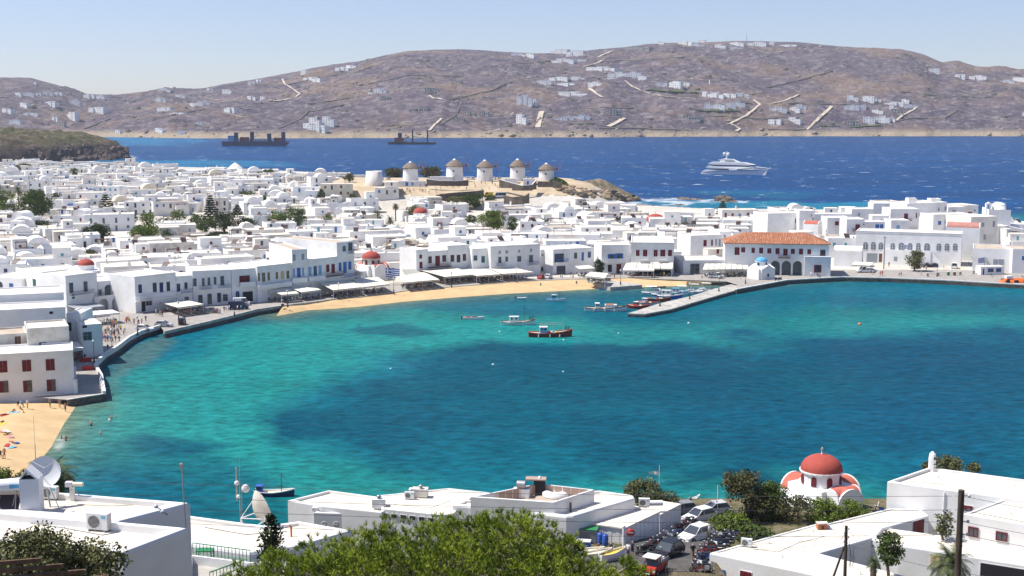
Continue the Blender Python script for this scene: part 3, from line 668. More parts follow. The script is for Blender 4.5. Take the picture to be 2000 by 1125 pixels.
 R['b20'] = bld('townhouse', 'white townhouse with two pairs of open blue shutters', 1176, g(536), 1233, g(535), 478, 12,
  [('Bo', 1190, 496, 1199, 506), ('Bo', 1205, 495, 1214, 506), ('k', 1187, 517, 1195, 531), ('r', 1204, 516, 1213, 534)], bal=[('W', 1177, 506, 1226, 512)])
 R['b21'] = bld('mansion', 'large white mansion with maroon shutters and two white balustrade balconies', 1233.5, g(536), 1318, g(537), 474, 24,
  [('r', 1242, 488, 1249, 500), ('r', 1256, 488, 1264, 502), ('r', 1277, 488, 1284, 501), ('r', 1290, 488, 1299, 502), ('r', 1305, 488, 1312, 500), ('k', 1240, 515, 1310, 536)], bal=[('W', 1248, 500, 1267, 508), ('W', 1284, 500, 1304, 508)],
  side=[('r', .2, 5.3, .9, 2), ('r', .42, 5.3, .9, 2), ('r', .75, 4.5, 2.2, 2.8)], cor=True, rm='roof')
 R['b22'] = bld('house', 'low flat roofed shop with one dark wide opening near the pier', 1337, g(536), 1419, g(535), 508, 14, [('W', 1348, 515, 1366, 535)], rm='roof')
 R['b23'] = bld('house', 'white house with maroon shutters behind the low shop roof', 1350, 436, 1412, 440, 459, 10, [('r', 1374, 469, 1380, 481), ('r', 1389, 468, 1392, 480), ('s', 1397, 467, 1400, 480), ('s', 1404, 467, 1407, 480)], rm='roof_white', z0=2)
 # big house at the left, above the bathing beach
 R['b24'] = bld('guesthouse', 'big white guesthouse with maroon shutters standing on the sandy beach', -70, 223, 129, 228.5, 690, 9.5,
  [('r', 43, 704, 61, 725), ('r', 89, 702, 107, 723), ('r', -4, 706, 15, 727), ('R', 45, 744, 63, 765), ('R', 91, 742, 109, 763), ('R', -3, 745, 17, 766), ('r', 45, 744, 53, 764), ('r', 91, 742, 100, 763), ('r', -3, 745, 7, 766)], rm='roof_white', z0=.8, wm='wall')
 bld('house', 'weathered cream house with flaking plaster above the guesthouse roof', 40, 234.5, 123, 237.5, 640, 9, [('k', 76, 669, 92, 677), ('o', 29, 655, 42, 678)], rm='roof', z0=1, wm='wall_aged')
 bld('house', 'sandy stone house ruin with broken top left of the flaking wall', -60, 233, 39, 236.5, 654, 8, [('o', 28, 657, 42, 680)], rm='roof_tan', z0=1, wm='wall_aged')
 bld('house', 'white flat house with one small dark vent at roof level', -60, 245, 118, 250.5, 604, 10, [('k', 96, 608, 104, 613)], rm='roof_white', z0=1)
 bld('house', 'tall white block with pipes along its parapet left of the quay', -60, 256, 116, 262, 575, 12, [], rm='roof_white', z0=1)
 bld('shop', 'small white cube shop beside the striped cafe canopy', 119, 268, 147, 268, 612, 8, [('k', 128, 630, 140, 646)], rm='roof_white')
 bld('kiosk', 'low white kiosk with flat cream roof on the promenade', 149, 262, 189, 264, 634, 8, [('k', 158, 636, 170, 640), ('S', 152, 650, 180, 664)], rm='awning', par=.15)
 # arcade in front of the arched balcony house
 t = thing('arcade', 'white arcade of two arches carrying a terrace on the quay', 'arcade', G(186, 609, 1.3), math.atan2(G(250, 603, 1.3).y-G(186, 609, 1.3).y, G(250, 603, 1.3).x-G(186, 609, 1.3).x))
 ex, nrm, L = planefit(G(186, 609, 1.3), G(250, 603, 1.3))
 arcwall(t, L, 3.9, [(.27, .27), (.66, .27)], .4); MB().box(0, .41, 3.5, L, 3.4, 3.9, 'wall').build('terrace', t)
 r = MB().mat('metal_dark')
 for i in range(int(L/.25)): r.box(i*.25, .1, 3.901, i*.25+.04, .14, 4.8)
 r.box(0, .08, 4.8, L, .16, 4.86); r.build('railing', t)
 return R
def arcwall(t, L, H, arches, th, wm='wall', spring=None, name='arch_wall'):
 """a wall with round-headed openings: centre and width as fractions of L"""
 b = MB().mat(wm); x = 0; arches = sorted(arches)
 for c, w in arches:
  r = w*L/2; cx = c*L; b.box(x, 0, -1, cx-r, th, H); sp = spring or max(.6, H-.75-r); n = 10; k = len(b.v)
  top = H; pts = [(cx-r*math.cos(math.pi*i/n), min(sp+r*math.sin(math.pi*i/n), H-.2)) for i in range(n+1)]
  for i in range(n):
   (xa, za), (xb, zb) = pts[i], pts[i+1]
   b.add([(xa, 0, za), (xb, 0, zb), (xb, 0, top), (xa, 0, top), (xa, th, za), (xb, th, zb), (xb, th, top), (xa, th, top)],
                  [(0, 1, 2, 3), (7, 6, 5, 4), (0, 4, 5, 1), (3, 2, 6, 7)])
  x = cx+r
 b.box(x, 0, -1, L, th, H); return b.build(name, t)
def cross(b, x, y, z, s=.6, m='wall'):
 b.mat(m); b.box(x-.05*s*2, y-.05*s*2, z, x+.05*s*2, y+.05*s*2, z+1.0*s); b.box(x-.3*s, y-.05*s, z+.6*s, x-.101*s, y+.05*s, z+.75*s); b.box(x+.101*s, y-.05*s, z+.6*s, x+.3*s, y+.05*s, z+.75*s)
def dome_prof(r, h, n=10): return [(r*math.cos(math.pi/2*i/n), h*math.sin(math.pi/2*i/n)) for i in range(n)]+[(0.001, h)]
def barrel(b, x0, x1, y0, y1, z, h, wm, rm, along='y', over=.12):
 """gabled-end vault: white walls under a round roof"""
 n = 12
 if along == 'y':
  cx = (x0+x1)/2; r = (x1-x0)/2
  prof = [(cx-r*math.cos(math.pi*i/n), z+h*math.sin(math.pi*i/n)) for i in range(n+1)]
  b.mat(wm); b.extr(prof, y0+.05, y1-.05); b.box(x0, y0, -1, x1, y1, z-.001)
  pr = [(cx-(r+.08)*math.cos(math.pi*i/n), z+(h+.08)*math.sin(math.pi*i/n)) for i in range(n+1)]
  return pr
 return None
def vault(root, name, x0, x1, y0, y1, z, h, rm, axis='y', trim='wall'):
 n = 12; b = MB().mat(rm)
 a0, a1, c0, c1 = (x0, x1, y0, y1) if axis == 'y' else (y0, y1, x0, x1)
 cx = (a0+a1)/2; r = (a1-a0)/2
 def P(a, c, zz): return (a, c, zz) if axis == 'y' else (c, a, zz)
 o = [(cx-r*math.cos(math.pi*i/n), z+h*math.sin(math.pi*i/n)) for i in range(n+1)]
 vs = [P(a, c0+.25, zz) for a, zz in o]+[P(a, c1-.25, zz) for a, zz in o]
 fs = [(i, i+1, n+2+i, n+1+i) for i in range(n)]; b.add(vs, fs, True)
 t = MB().mat(trim)
 for ca, cb in ((c0, c0+.25), (c1-.25, c1)):
  o2 = [(cx-(r+.05)*math.cos(math.pi*i/n), z-.03+(h+.09)*math.sin(math.pi*i/n)) for i in range(n+1)]; m = n+1
  vs = [P(a, ca, zz) for a, zz in o2]+[P(a, cb, zz) for a, zz in o2]
  fs = [(i, i+1, m+i+1, m+i) for i in range(n)]+[tuple(range(m)), tuple(range(2*m-1, m-1, -1))]; t.add(vs, fs)
 b.build(name, root); t.build('gable', root)
def church(label, loc, rz, s=1.0, dome='red_dome', vaultm='red_vault', drum='wall', vaults=True, crs='p_silver', cat='church', dr=2.8, dh=2.1, zb=3.2, bel=None, win='shut_red'):
 """cross-in-square chapel: four vaulted arms, an eight-windowed drum, a dome and a cross"""
 t = thing('church', label, cat, loc, rz); t.scale = (s, s, s); FOOT.append((loc[0], loc[1], 6*s))
 b = MB().mat('wall'); b.box(-3.4, -3.4, -3, 3.4, 3.4, zb); a = 5.3
 b.box(-2.3, -a, -3, 2.3, -3.401, zb-.3); b.box(-2.3, 3.401, -3, 2.3, a, zb-.3); b.box(-a, -2.3, -3, -3.401, 2.3, zb-.3); b.box(3.401, -2.3, -3, a, 2.3, zb-.3)
 b.box(-3.1, -3.1, zb+.001, 3.1, 3.1, zb+1.2); b.build('wall', t)
 if vaults:
  vault(t, 'vault', -2.3, 2.3, -a, -2.6, zb-.3, 1.9, vaultm, 'y'); vault(t, 'vault', -2.3, 2.3, 2.6, a, zb-.3, 1.9, vaultm, 'y')
  vault(t, 'vault', -2.3, 2.3, -a, -2.6, zb-.3, 1.9, vaultm, 'x'); vault(t, 'vault', 2.6, a, -2.3, 2.3, zb-.3, 1.9, vaultm, 'x')
 d = MB(); d.lathe([(dr-.15, zb+1.0), (dr-.15, zb+2.9), (dr+.12, zb+2.95), (dr+.12, zb+3.15), (dr-.02, zb+3.16)], 24, m=drum, smooth=False); dd = d.build('drum', t)
 for i in range(8):
  an = math.pi*2*(i+.5)/8; w = wparts('Ra' if win == 'shut_red' else 'Na', .5, 1.2)[0]
  o = link('window', w[1], dd, ((dr-.13)*math.cos(an), (dr-.13)*math.sin(an), zb+1.35), an+math.pi/2); 
 d = MB(); d.lathe([(r, z+zb+3.15) for r, z in dome_prof(dr, dh, 12)], 28, m=dome); d.build('dome', t)
 c = MB(); c.ball((0, 0, zb+3.2+dh), .14, 6, 'wall'); cross(c, 0, 0, zb+3.3+dh, .8, crs); c.build('cross', t)
 return t
def bigthings():
 # city hall with tiled roof: left front, arcade, right pavilion
 z0 = 1.3; A = D(1418, 400, YG(536)); B = D(1622, 400, YG(538)-1); A.z = B.z = 0
 ex, nrm, L = planefit(A, B); rz = math.atan2(ex.y, ex.x)
 H = onplane(1520, 476, A, ex, nrm)[1]-z0; A.z = z0
 t = thing('city_hall', 'long white town hall with terracotta tiled hip roof and three arches', 'town hall', A, rz); dp = 13; foot(A, B, dp)
 sx = lambda px: onplane(px, 500, A, ex, nrm)[0]; a1, a2 = sx(1504), sx(1569)
 hz = onplane(1540, 505, A, ex, nrm)[1]-z0
 b = MB().mat('wall'); b.box(0, 3.0, -1, L, dp, H); b.box(0, 0, -1, a1-.001, 2.999, H); b.box(a1, 0, hz, a2, 2.999, H); b.box(a2+.001, 0, -1, L, 2.999, H)
 b.build('wall', t)
 m = (a2-a1)/3; arcwall(t, a2-a1, hz, [(.5/3, .28), (1.5/3, .28), (2.5/3, .28)], .5).location = (a1, -.012, 0)
 MB().box(a1+.3, 2.9, 0, a2-.3, 2.98, hz-.3, 'glass_grey').build('arcade_back', t)
 p = onplane(1622, 501, A, ex, nrm)[1]-z0; pv = MB().mat('wall'); pv.box(a2+.2, -1.6, -1, L+.5, -.015, p); pv.box(a2+.1, -1.7, p+.001, L+.6, -.1, p+.12); po = pv.build('pavilion', t)
 s0, s1 = sx(1590), sx(1603); zb = onplane(1590, 531, A, ex, nrm)[1]-z0
 add_window(t, 'Ro', (s0+s1)/2, zb, 1.2, 2.4, -1.6)
 for k, xa, ya, xb, yb in [('r', 1435, 483, 1444, 498), ('r', 1448, 483, 1455, 493), ('r', 1468, 484, 1474, 494), ('r', 1483, 484, 1490, 495), ('r', 1499, 485, 1506, 495), ('r', 1515, 485, 1522, 496), ('r', 1530, 486, 1538, 499), ('r', 1545, 486, 1552, 496), ('r', 1561, 486, 1568, 497), ('r', 1577, 487, 1584, 497), ('R', 1602, 488, 1612, 500)]:
  s0, zt = onplane(xa, ya, A, ex, nrm); s1, zb = onplane(xb, yb, A, ex, nrm); add_window(t, k, (s0+s1)/2, zb-z0, s1-s0, zt-zb)
 for fr, z in ((.25, 5.2), (.6, 5.2), (.2, 1), (.5, .9), (.8, 1)): add_window(t, 'r', L+(.0 if z > 2 else .0), z, 1.0, 1.9, dp*fr, math.pi/2)
 s0, zt = onplane(1520, 498, A, ex, nrm); s1, zb = onplane(1543, 504, A, ex, nrm); balcony(t, s0, s1, zb-z0+.2, 'Q', 1.2)
 # hip roof: each slope its own piece with rows of pantiles
 e = .5; r0, r1 = sx(1472), sx(1606); yr = dp/2; rh = 3.0; P = [(-e, -e, H), (L+e, -e, H), (L+e, dp+e, H), (-e, dp+e, H)]; Q = [(yr, yr, H+rh), (L-yr, yr, H+rh)]
 for pts in ([P[0], P[1], Q[1], Q[0]], [P[1], P[2], Q[1]], [P[2], P[3], Q[0], Q[1]], [P[3], P[0], Q[0]]):
  f = MB().mat('tile'); f.face(pts); lo = f; a, c = Vector(pts[0]), Vector(pts[1]); top = pts[2:]
  nn = int((c-a).length/.55); tl = MB(); tl.names = ['tile', 'tile_pale']
  T0 = Vector(pts[3] if len(pts) > 3 else pts[2]); T1 = Vector(pts[2]); u = (c-a).normalized()
  n_ = (c-a).cross(T0-a).normalized()
  for i in range(nn):
   s = (i+.5)/nn*(c-a).length; q = a+u*s; ta = (T0-a).dot(u); tb = (T1-a).dot(u)
   k = min(1, s/max(ta, .01)) if s < ta else (1 if s <= tb+1e-6 else max(0, ((c-a).length-s)/max((c-a).length-tb, .01)))
   up = (T0-a)-u*(T0-a).dot(u); e2 = q+up*k
   for j in range(max(1, int(k*up.length/.9))):
    j1 = min(1, (j+1)*.9/max(k*up.length, .01)); p0 = q+(e2-q)*(j*.9/max(k*up.length, .01)); p1 = q+(e2-q)*j1
    tl.cur = rnd.choice([0, 0, 1]); w = u*.17; h = n_*(.13+rnd.random()*.04)
    tl.add([p0-w, p0+h, p0+w, p1+w*.8, p1+h*.6, p1-w*.8], [(0, 1, 4, 5), (1, 2, 3, 4), (0, 2, 1)])
  so = f.build('roof_slope', t); to = tl.build('tile_rows', so); to['kind'] = 'stuff'
 MB().box(-e, -e, H-.12, L+e, -.002, H-.02, 'wood').build('eaves', t)
 # domed chapel on the quay
 c = G(1490, 546, 1.35); an = math.radians(31)
 t = thing('chapel', 'small white quay chapel with light blue dome beside the town hall', 'chapel', (c.x, c.y+3.2, 1.35), an)
 FOOT.append((c.x, c.y+3, 7)); b = MB().mat('wall_chapel' if 'wall_chapel' in MATS else 'wall')
 for ax in (0, 1):
  pr = [(-2.6, 3.2), (0, 4.3), (2.6, 3.2)]; w = [(-2.6, -1), (-2.6, 3.2), (0, 4.3), (2.6, 3.2), (2.6, -1)]
  if ax == 0: b.extr(w, -3.2, 3.2)
  else: b.add([(-3.35, x*1.02, z*1.001) for x, z in w]+[(3.35, x*1.02, z*1.001) for x, z in w], [(i, (i+1) % 5, 5+(i+1) % 5, 5+i) for i in range(5)]+[(4, 3, 2, 1, 0), (5, 6, 7, 8, 9)])
 b.build('wall', t); d = MB(); d.lathe([(1.75, 3.6), (1.75, 5.1), (1.95, 5.15), (1.95, 5.3), (1.8, 5.31)], 12, m='wall', smooth=False); dd = d.build('drum', t)
 for i in range(4): link('window', wparts('Na', .5, 1)[0][1], dd, (1.74*math.cos(i*1.571+.3), 1.74*math.sin(i*1.571+.3), 3.95), i*1.571+.3+math.pi/2)
 d = MB(); d.lathe([(r, z+5.3) for r, z in dome_prof(1.9, 1.25)], 20, m='blue_dome'); d.build('dome', t)
 k = MB(); cross(k, 0, 0, 6.5, .7); k.build('cross', t); add_window(t, 'n', 3.36, .1, .9, 2.1, 0, math.pi/2); add_window(t, 'N', 0, .8, .7, .9, -3.2)
 # long school with arched windows
 t = bld('school', 'long white hall with eleven arched grey windows above the harbour car park', 1674, YG(513), 1882, YG(521), 454, 12,
  [('sa', 1687, 473, 1694, 487), ('sa', 1702, 473, 1709, 487), ('sa', 1717, 474, 1724, 487), ('sa', 1740, 475, 1747, 488), ('sa', 1756, 474, 1765, 489), ('sa', 1774, 475, 1781, 488), ('sa', 1790, 475, 1797, 488), ('sa', 1806, 475, 1815, 489), ('sa', 1830, 476, 1837, 489), ('sa', 1846, 476, 1853, 489), ('sa', 1862, 476, 1869, 489), ('o', 1717, 495, 1724, 512), ('s', 1693, 494, 1713, 512)],
  cat='hall', cor=True, rm='roof', side=[('s', .3, 5, .8, 2), ('s', .7, 5, .8, 2)])
 a = D(1727, 400, YG(514)-4); c2 = D(1822, 400, YG(519)-4.2); e_, n_, L_ = planefit(a, c2); zt = onplane(1770, 489, a, e_, n_)[1]
 t = thing('terrace_block', 'white walled terrace with one grey window and outside stair', 'terrace', (a.x, a.y, 1.3), math.atan2(e_.y, e_.x))
 b = MB().mat('wall'); b.box(0, 0, -1, L_, 3.6, zt-1.3-.9); b.box(0, 0, zt-2.2, L_, .25, zt-1.3); b.build('wall', t)
 for i in range(12): MB().box(L_+i*.33+.002, 0.6, -1, L_+(i+1)*.33, 2.6, (zt-2.3)*(1-(i+1)/13), 'wall').build('step', t)
 b = MB().mat('wall'); b.add([(L_, .3, 0), (L_+4.2, .3, 0), (L_+4.2, .3, .7), (L_, .3, zt-1.3), (L_, .58, 0), (L_+4.2, .58, 0), (L_+4.2, .58, .7), (L_, .58, zt-1.3)], [(0, 1, 2, 3), (7, 6, 5, 4), (3, 2, 6, 7), (1, 5, 6, 2)]); b.build('stair_parapet', t)
 add_window(t, 's', onplane(1749, 500, a, e_, n_)[0], 1.6, 1.1, 1.4)
 # churches with red domes
 p = G(720, 551, 1.35); church('harbour church with large red dome and red vaults beside the awnings', (p.x, p.y+8, 1.3), math.radians(40), 1.02, drum='wall_aged', crs='wood')
 p = hit(1614, 992); church('nearest white church with big red dome and maroon drum windows', (p.x, p.y+3, 2.4), math.radians(33), .92)
 # small far domes
 def smalldome(px, ytop, ybot, wpx, Y, label, drum='wall', dm='red_dome', h=None):
  c = D(px, ybot, Y); sc = 2500/Y; r = wpx/2/sc; hh = (ybot-ytop)/sc
  t = thing('domed_church', label, 'church', (c.x, c.y, 0), .3); FOOT.append((c.x, c.y, r+4))
  g = ztop(c.x, c.y); t.location.z = g; z = c.z-g
  b = MB().mat('wall'); b.box(-r-1.2, -r-1.2, -2, r+1.2, r+1.2, max(z-1.4, 1)); b.build('wall', t)
  d = MB(); d.lathe([(r*.97, 0), (r*.97, z-.1), (r*1.05, z-.05), (r*1.05, z)], 16, m=drum, smooth=False); d.build('drum', t)
  d = MB(); d.lathe([(q, w+z) for q, w in dome_prof(r, hh)], 18, m=dm); d.build('dome', t)
  k = MB(); cross(k, 0, 0, z+hh-.1, .7); k.build('cross', t)
 smalldome(168, 505, 517, 32, 352, 'low white church with dull red dome above green shuttered house')
 smalldome(821, 405, 415.5, 28, 540, 'small white church with a red dome among the town roofs')
 smalldome(1280, 417.5, 431.5, 39, 530, 'white church with broad pink red dome near the far shore')
 # right hand cluster on the point
 W = [('house', 'low white houses stepping up behind tiled roof, roof terrace on top', 1500, 500, 1562, 498, 417, 9, [('s', 1425+75, 0, 0, 0)][:0]),
         ]
 bld('house', 'wide white house with ochre roof edge behind the tiled roof', 1405, 505, 1500, 500, 430, 12, [('W', 1425, 436, 1430, 440), ('s', 1462, 433, 1464, 439), ('o', 1471, 431, 1474, 437)], z0=3, rm='roof')
 bld('house', 'tall white house with brown stair door behind tiled roof', 1500, 488, 1565, 492, 416, 12, [('o', 1563-10, 427, 1565-2, 435), ('s', 1554, 426, 1556, 433)], z0=3, rm='roof')
 bld('house', 'white tower block with parapet stub right of the tiled roof pole', 1562, 486, 1592, 486, 411, 9, [('s', 1584, 419, 1586, 423), ('r', 1587, 425, 1589, 430)], z0=4, rm='roof_white')
 bld('house', 'long white wall house with a small red shutter facing the harbour', 1592, 500, 1664, 500, 418, 9, [], z0=4, rm='roof_white')
 bld('house', 'white house with square maroon window right of the vaulted chapel', 1617, 476, 1662, 476, 425, 10, [('r', 1631, 432, 1638, 440), ('r', 1610, 441, 1616, 447)], z0=3, rm='roof_white')
 bld('house', 'white house with maroon balcony door above the arched hall', 1655, 462, 1690, 462, 428, 10, [('r', 1671, 438, 1679, 450), ('k', 1688-2, 437, 1690-1, 440)], bal=[('Q', 1664, 446, 1684, 451)], z0=3, rm='roof_white')
 bld('house', 'white house front with two bright blue shutters above the hall', 1690, 468, 1730, 468, 433, 8, [('b', 1710, 438, 1717, 446), ('b', 1719, 438, 1725, 446)], z0=3, rm='roof_white')
 bld('house', 'rounded white house with pale blue window above the hall', 1742, 474, 1778, 474, 430, 9, [('p', 1751, 440, 1757, 447)], z0=3, rm='roof_white')
 bld('house', 'white house with tall maroon door and red rail near the stairs', 1740, 500, 1796, 500, 408, 12, [('r', 1766, 417, 1773, 430), ('r', 1789, 416, 1791, 426)], bal=[('Q', 1765, 427, 1780, 431)], z0=5, rm='roof_white')
 bld('house', 'cubic white house with round tank roof on the skyline', 1706, 520, 1738, 520, 397, 8, [], z0=5, rm='roof_white')
 bld('house', 'white house with dark small window on the left of skyline cluster', 1664, 510, 1706, 510, 408, 10, [('s', 1676, 416, 1679, 422)], z0=5, rm='roof_white')
 bld('house', 'tallest skyline house with red windows and several white chimneys', 1772, 520, 1850, 530, 396, 14, [('r', 1794, 416, 1796, 426), ('s', 1812, 414, 1814, 421), ('s', 1832, 405, 1835, 412), ('s', 1845, 403, 1848, 411), ('r', 1812, 432, 1815, 438)], z0=6, rm='roof_white')
 bld('house', 'small white turret room on top of the skyline house', 1774, 526, 1790, 526, 387, 4, [], z0=12, rm='roof_white')
 bld('house', 'square white roof room right on the skyline house', 1818, 534, 1838, 534, 388, 5, [], z0=12, rm='roof_white')
 bld('house', 'low white house with two red windows right of the skyline house', 1852, 540, 1886, 542, 404, 9, [('r', 1860, 411, 1862, 416), ('r', 1864, 411, 1866, 416)], z0=6, rm='roof_white')
 bld('house', 'long white house with blue shutters behind red vaulted chapel', 1824, 470, 1898, 474, 418, 9, [('b', 1832, 432, 1838, 439), ('b', 1845, 432, 1858, 436)], z0=4, rm='roof_white')
 bld('house', 'tall pale stone corner house with grey windows by the hedge', 1898, 458, 1950, 462, 423, 14, [('s', 1917, 435, 1922, 443), ('s', 1921, 458, 1925, 468), ('s', 1939, 432, 1943, 443)], z0=2.5, rm='roof_white', wm='wall_warm')
 bld('house', 'low white sheds with sloping top at right edge of picture', 1950, 500, 2060, 498, 438, 9, [('b', 1960, 448, 1966, 455)], z0=3, rm='roof_white')
 bld('house', 'low white harbour office with a wide roof terrace and canopy', 1905, 411, 1982, 407, 486, 16, [('s', 1940, 506, 1949, 519), ('s', 1951, 506, 1960, 519)], rm='roof_tan')
 bld('house', 'white harbour house with blue window at the right frame edge', 1983, 404, 2080, 402, 487, 14, [('b', 1996, 500, 2002, 508)], rm='roof_tan')
 # vaulted chapels
 def vchapel(px, Yp, ytop, wpx, label, rz, rm, ln=7, z0=None):
  c = D(px, ytop, Yp); r = wpx/2/(2500/Yp); g = ztop(c.x, c.y) if z0 is None else z0
  t = thing('chapel', label, 'chapel', (c.x, c.y, g), rz); FOOT.append((c.x, c.y, r+3)); z = c.z-g-r*.55
  b = MB().mat('wall'); b.box(-r, -ln/2, -2, r, ln/2, z); b.build('wall', t); vault(t, 'vault', -r, r, -ln/2, ln/2, z, r*.55, rm)
  add_window(t, 'r', 0, .5, .8, 1.8, -ln/2-.01)
 vchapel(1882, 440, 434, 34, 'white chapel with long pinkish red barrel vault above the hall', math.radians(68), 'vault_pink', 11)
 vchapel(1588, 478, 431, 22, 'small white chapel with red vaulted roof behind the tiled roof', math.radians(55), 'red_vault', 6)
 vchapel(1658, 424, 480, 32, 'white vaulted shed between the town hall and long hall', math.radians(70), 'roof_white', 9)
 # old fortress church of whitewashed lumps
 Y = 500; c = D(1955, 430, Y); t = thing('fortress_church', 'ancient lumpy whitewashed church with white dome and small belfry', 'church', (c.x, c.y, ztop(c.x, c.y)), 0); z = lambda py: D(1955, py, Y).z-t.location.z; X = lambda px: D(px, 430, Y).x-c.x
 FOOT.append((c.x, c.y, 14)); b = MB().mat('wall')
 b.prism([(X(1912), -5), (X(1992), -5), (X(1994), 9), (X(1915), 9)], -3, [z(430), z(446), z(440), z(424)])
 b.prism([(X(1925), -3), (X(1968), -3), (X(1985), 6), (X(1930), 7)], -3, [z(408), z(409), z(428), z(406)]); b.build('wall', t)
 d = MB(); r = 14*Y/2500*1.0; cx = X(1951); d.lathe([(r*1.25, 0), (r*1.2, z(410)), (r, z(409)), (r, z(403))]+[(q, w+z(403)) for q, w in dome_prof(r, z(395)-z(403))], 20, (cx, 1, 0), 'wall'); d.build('dome', t)
 b = MB().mat('wall'); bx = X(1929); b.box(bx-1.1, -.6, 0, bx-.5, .6, z(399)); b.box(bx+.5, -.6, 0, bx+1.1, .6, z(399)); b.box(bx-1.1, -.6, z(399), bx+1.1, .6, z(397)); b.ball((bx, 0, z(397)), .8, 8, sq=(1, .7, .7)); b.build('belfry', t)
# ---------------------------------------------------------------- quay, beach strip, pier
def ribbon(name, pts_a, pts_b, m, za, zb, kind='structure', th=0):
 b = MB().mat(m); n = min(len(pts_a), len(pts_b))
 for i in range(n-1):
  a0, a1, c0, c1 = pts_a[i], pts_a[i+1], pts_b[i], pts_b[i+1]
  b.face([(a0[0], a0[1], za), (a1[0], a1[1], za), (c1[0], c1[1], zb), (c0[0], c0[1], zb)])
 o = b.build(name); o['kind'] = kind; return o
def shift(p, q, d):
 e = Vector((q[0]-p[0], q[1]-p[1])); e.normalize(); return Vector((e.y, -e.x))*d
def offset(pl, d):
 out = []
 for i in range(len(pl)):
  a = pl[max(0, i-1)]; c = pl[min(len(pl)-1, i+1)]; n = shift(a, c, d); out.append((pl[i][0]+n.x, pl[i][1]+n.y))
 return out
def quays():
 q = P0(QUAY, PROM_Z); qr = P0(QUAY_R, PROM_Z)
 inner = P0([(60, 775), (130, 770), (150, 700), (140, 640), (125, 620), (190, 600), (260, 604), (340, 596), (450, 588), (570, 577), (690, 562), (830, 545), (950, 537), (1060, 531), (1170, 528), (1330, 526), (1420, 526), (1640, 520), (1700, 506), (1890, 500), (2100, 500)], PROM_Z)
 poly = q+[tuple(G(1439, 556, PROM_Z)[:2])]+qr+inner[::-1]
 b = MB().mat('paving'); b.face([(x, y, PROM_Z) for x, y in poly]); o = b.build('promenade'); o['kind'] = 'structure'
 me = o.data
 import bmesh
 bm = bmesh.new(); bm.from_mesh(me); bmesh.ops.triangulate(bm, faces=bm.faces[:]); bm.to_mesh(me); bm.free()
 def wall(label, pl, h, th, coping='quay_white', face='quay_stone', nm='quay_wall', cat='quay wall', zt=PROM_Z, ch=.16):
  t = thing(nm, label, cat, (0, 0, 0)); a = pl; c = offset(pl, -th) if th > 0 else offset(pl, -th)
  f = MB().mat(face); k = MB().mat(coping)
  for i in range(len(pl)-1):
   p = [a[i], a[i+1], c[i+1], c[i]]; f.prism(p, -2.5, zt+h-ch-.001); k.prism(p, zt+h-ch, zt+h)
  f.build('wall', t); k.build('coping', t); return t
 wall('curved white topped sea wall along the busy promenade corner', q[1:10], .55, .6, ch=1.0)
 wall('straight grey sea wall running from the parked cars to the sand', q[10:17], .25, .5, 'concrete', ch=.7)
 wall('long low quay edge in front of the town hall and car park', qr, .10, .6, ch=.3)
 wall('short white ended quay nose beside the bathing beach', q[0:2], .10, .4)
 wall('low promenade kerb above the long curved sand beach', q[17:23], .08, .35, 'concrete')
 # second row promenade kerb to pier
 wall('low kerb between the sand and the pier landing', q[22:25], .08, .35, 'concrete')
 # pier
 t = thing('pier', 'narrow concrete pier reaching left into the bay with moored boats', 'pier', (0, 0, 0))
 L = P0([(1440, 553), (1420, 557), (1350, 578), (1290, 592), (1226, 612)], .95); Rr = P0([(1500, 553.5), (1450, 563), (1380, 583), (1310, 604), (1260, 613)], .95)
 for i in range(4):
  for j in range(4):
   u0, u1 = j/4+.004, (j+1)/4-.004; lp = lambda a, c, u: (a[0]+(c[0]-a[0])*u, a[1]+(c[1]-a[1])*u)
   p = [lp(L[i], L[i+1], u0), lp(L[i], L[i+1], u1), lp(Rr[i], Rr[i+1], u1), lp(Rr[i], Rr[i+1], u0)]
   MB().prism(p, .62, .95+.02*((i+j) % 2), 'concrete').build('deck_slab', t)
 b = MB().mat('quay_stone')
 for i in range(4): b.prism([L[i], L[i+1], Rr[i+1], Rr[i]], -2, .62)
 b.build('wall', t)
 # small stone jetty by the kiosk
 t = thing('jetty', 'short flat stone jetty with railings beside the kiosk canopy', 'jetty', (0, 0, 0))
 MB().prism(P0([(1146, 549), (1192, 561), (1254, 556.5), (1240, 553), (1200, 548)], 1.1), -1, 1.1, 'concrete').build('slab', t)
 # sand
 s0 = P0([(560, 600), (600, 594), (660, 587), (700, 583), (800, 569), (900, 561), (1000, 553), (1100, 548), (1190, 545), (1260, 545), (1340, 548), (1425, 552)], 1.25)
 w = P0([(540, 617), (600, 606), (660, 602), (700, 599), (800, 588), (900, 580), (1000, 573), (1100, 568), (1190, 562), (1276, 560), (1340, 558), (1428, 556)], 0)
 a = offset(s0, -1.5); bm_ = MB().mat('sand'); out = offset(w, 6)
 rows = [(a, 1.28), ([((a[i][0]*.5+w[i][0]*.5), (a[i][1]*.5+w[i][1]*.5)) for i in range(len(w))], .75), (w, .02), (out, -1.2)]
 for (r0, z0), (r1, z1) in zip(rows, rows[1:]):
  for i in range(len(w)-1): bm_.add([(*r0[i], z0), (*r0[i+1], z0), (*r1[i+1], z1), (*r1[i], z1)], [(0, 3, 2, 1)], True)
 o = bm_.build('sand_beach'); o['kind'] = 'structure'
 b = MB().mat('sand'); b.prism(P0([(1530, 551), (1560, 548.5), (1610, 548), (1640, 548.5), (1610, 546), (1540, 546)], .0), -.4, .03); o = b.build('sand_patch'); o['kind'] = 'structure'
 # wide steps at the quay nose
 for i in range(6):
  pass
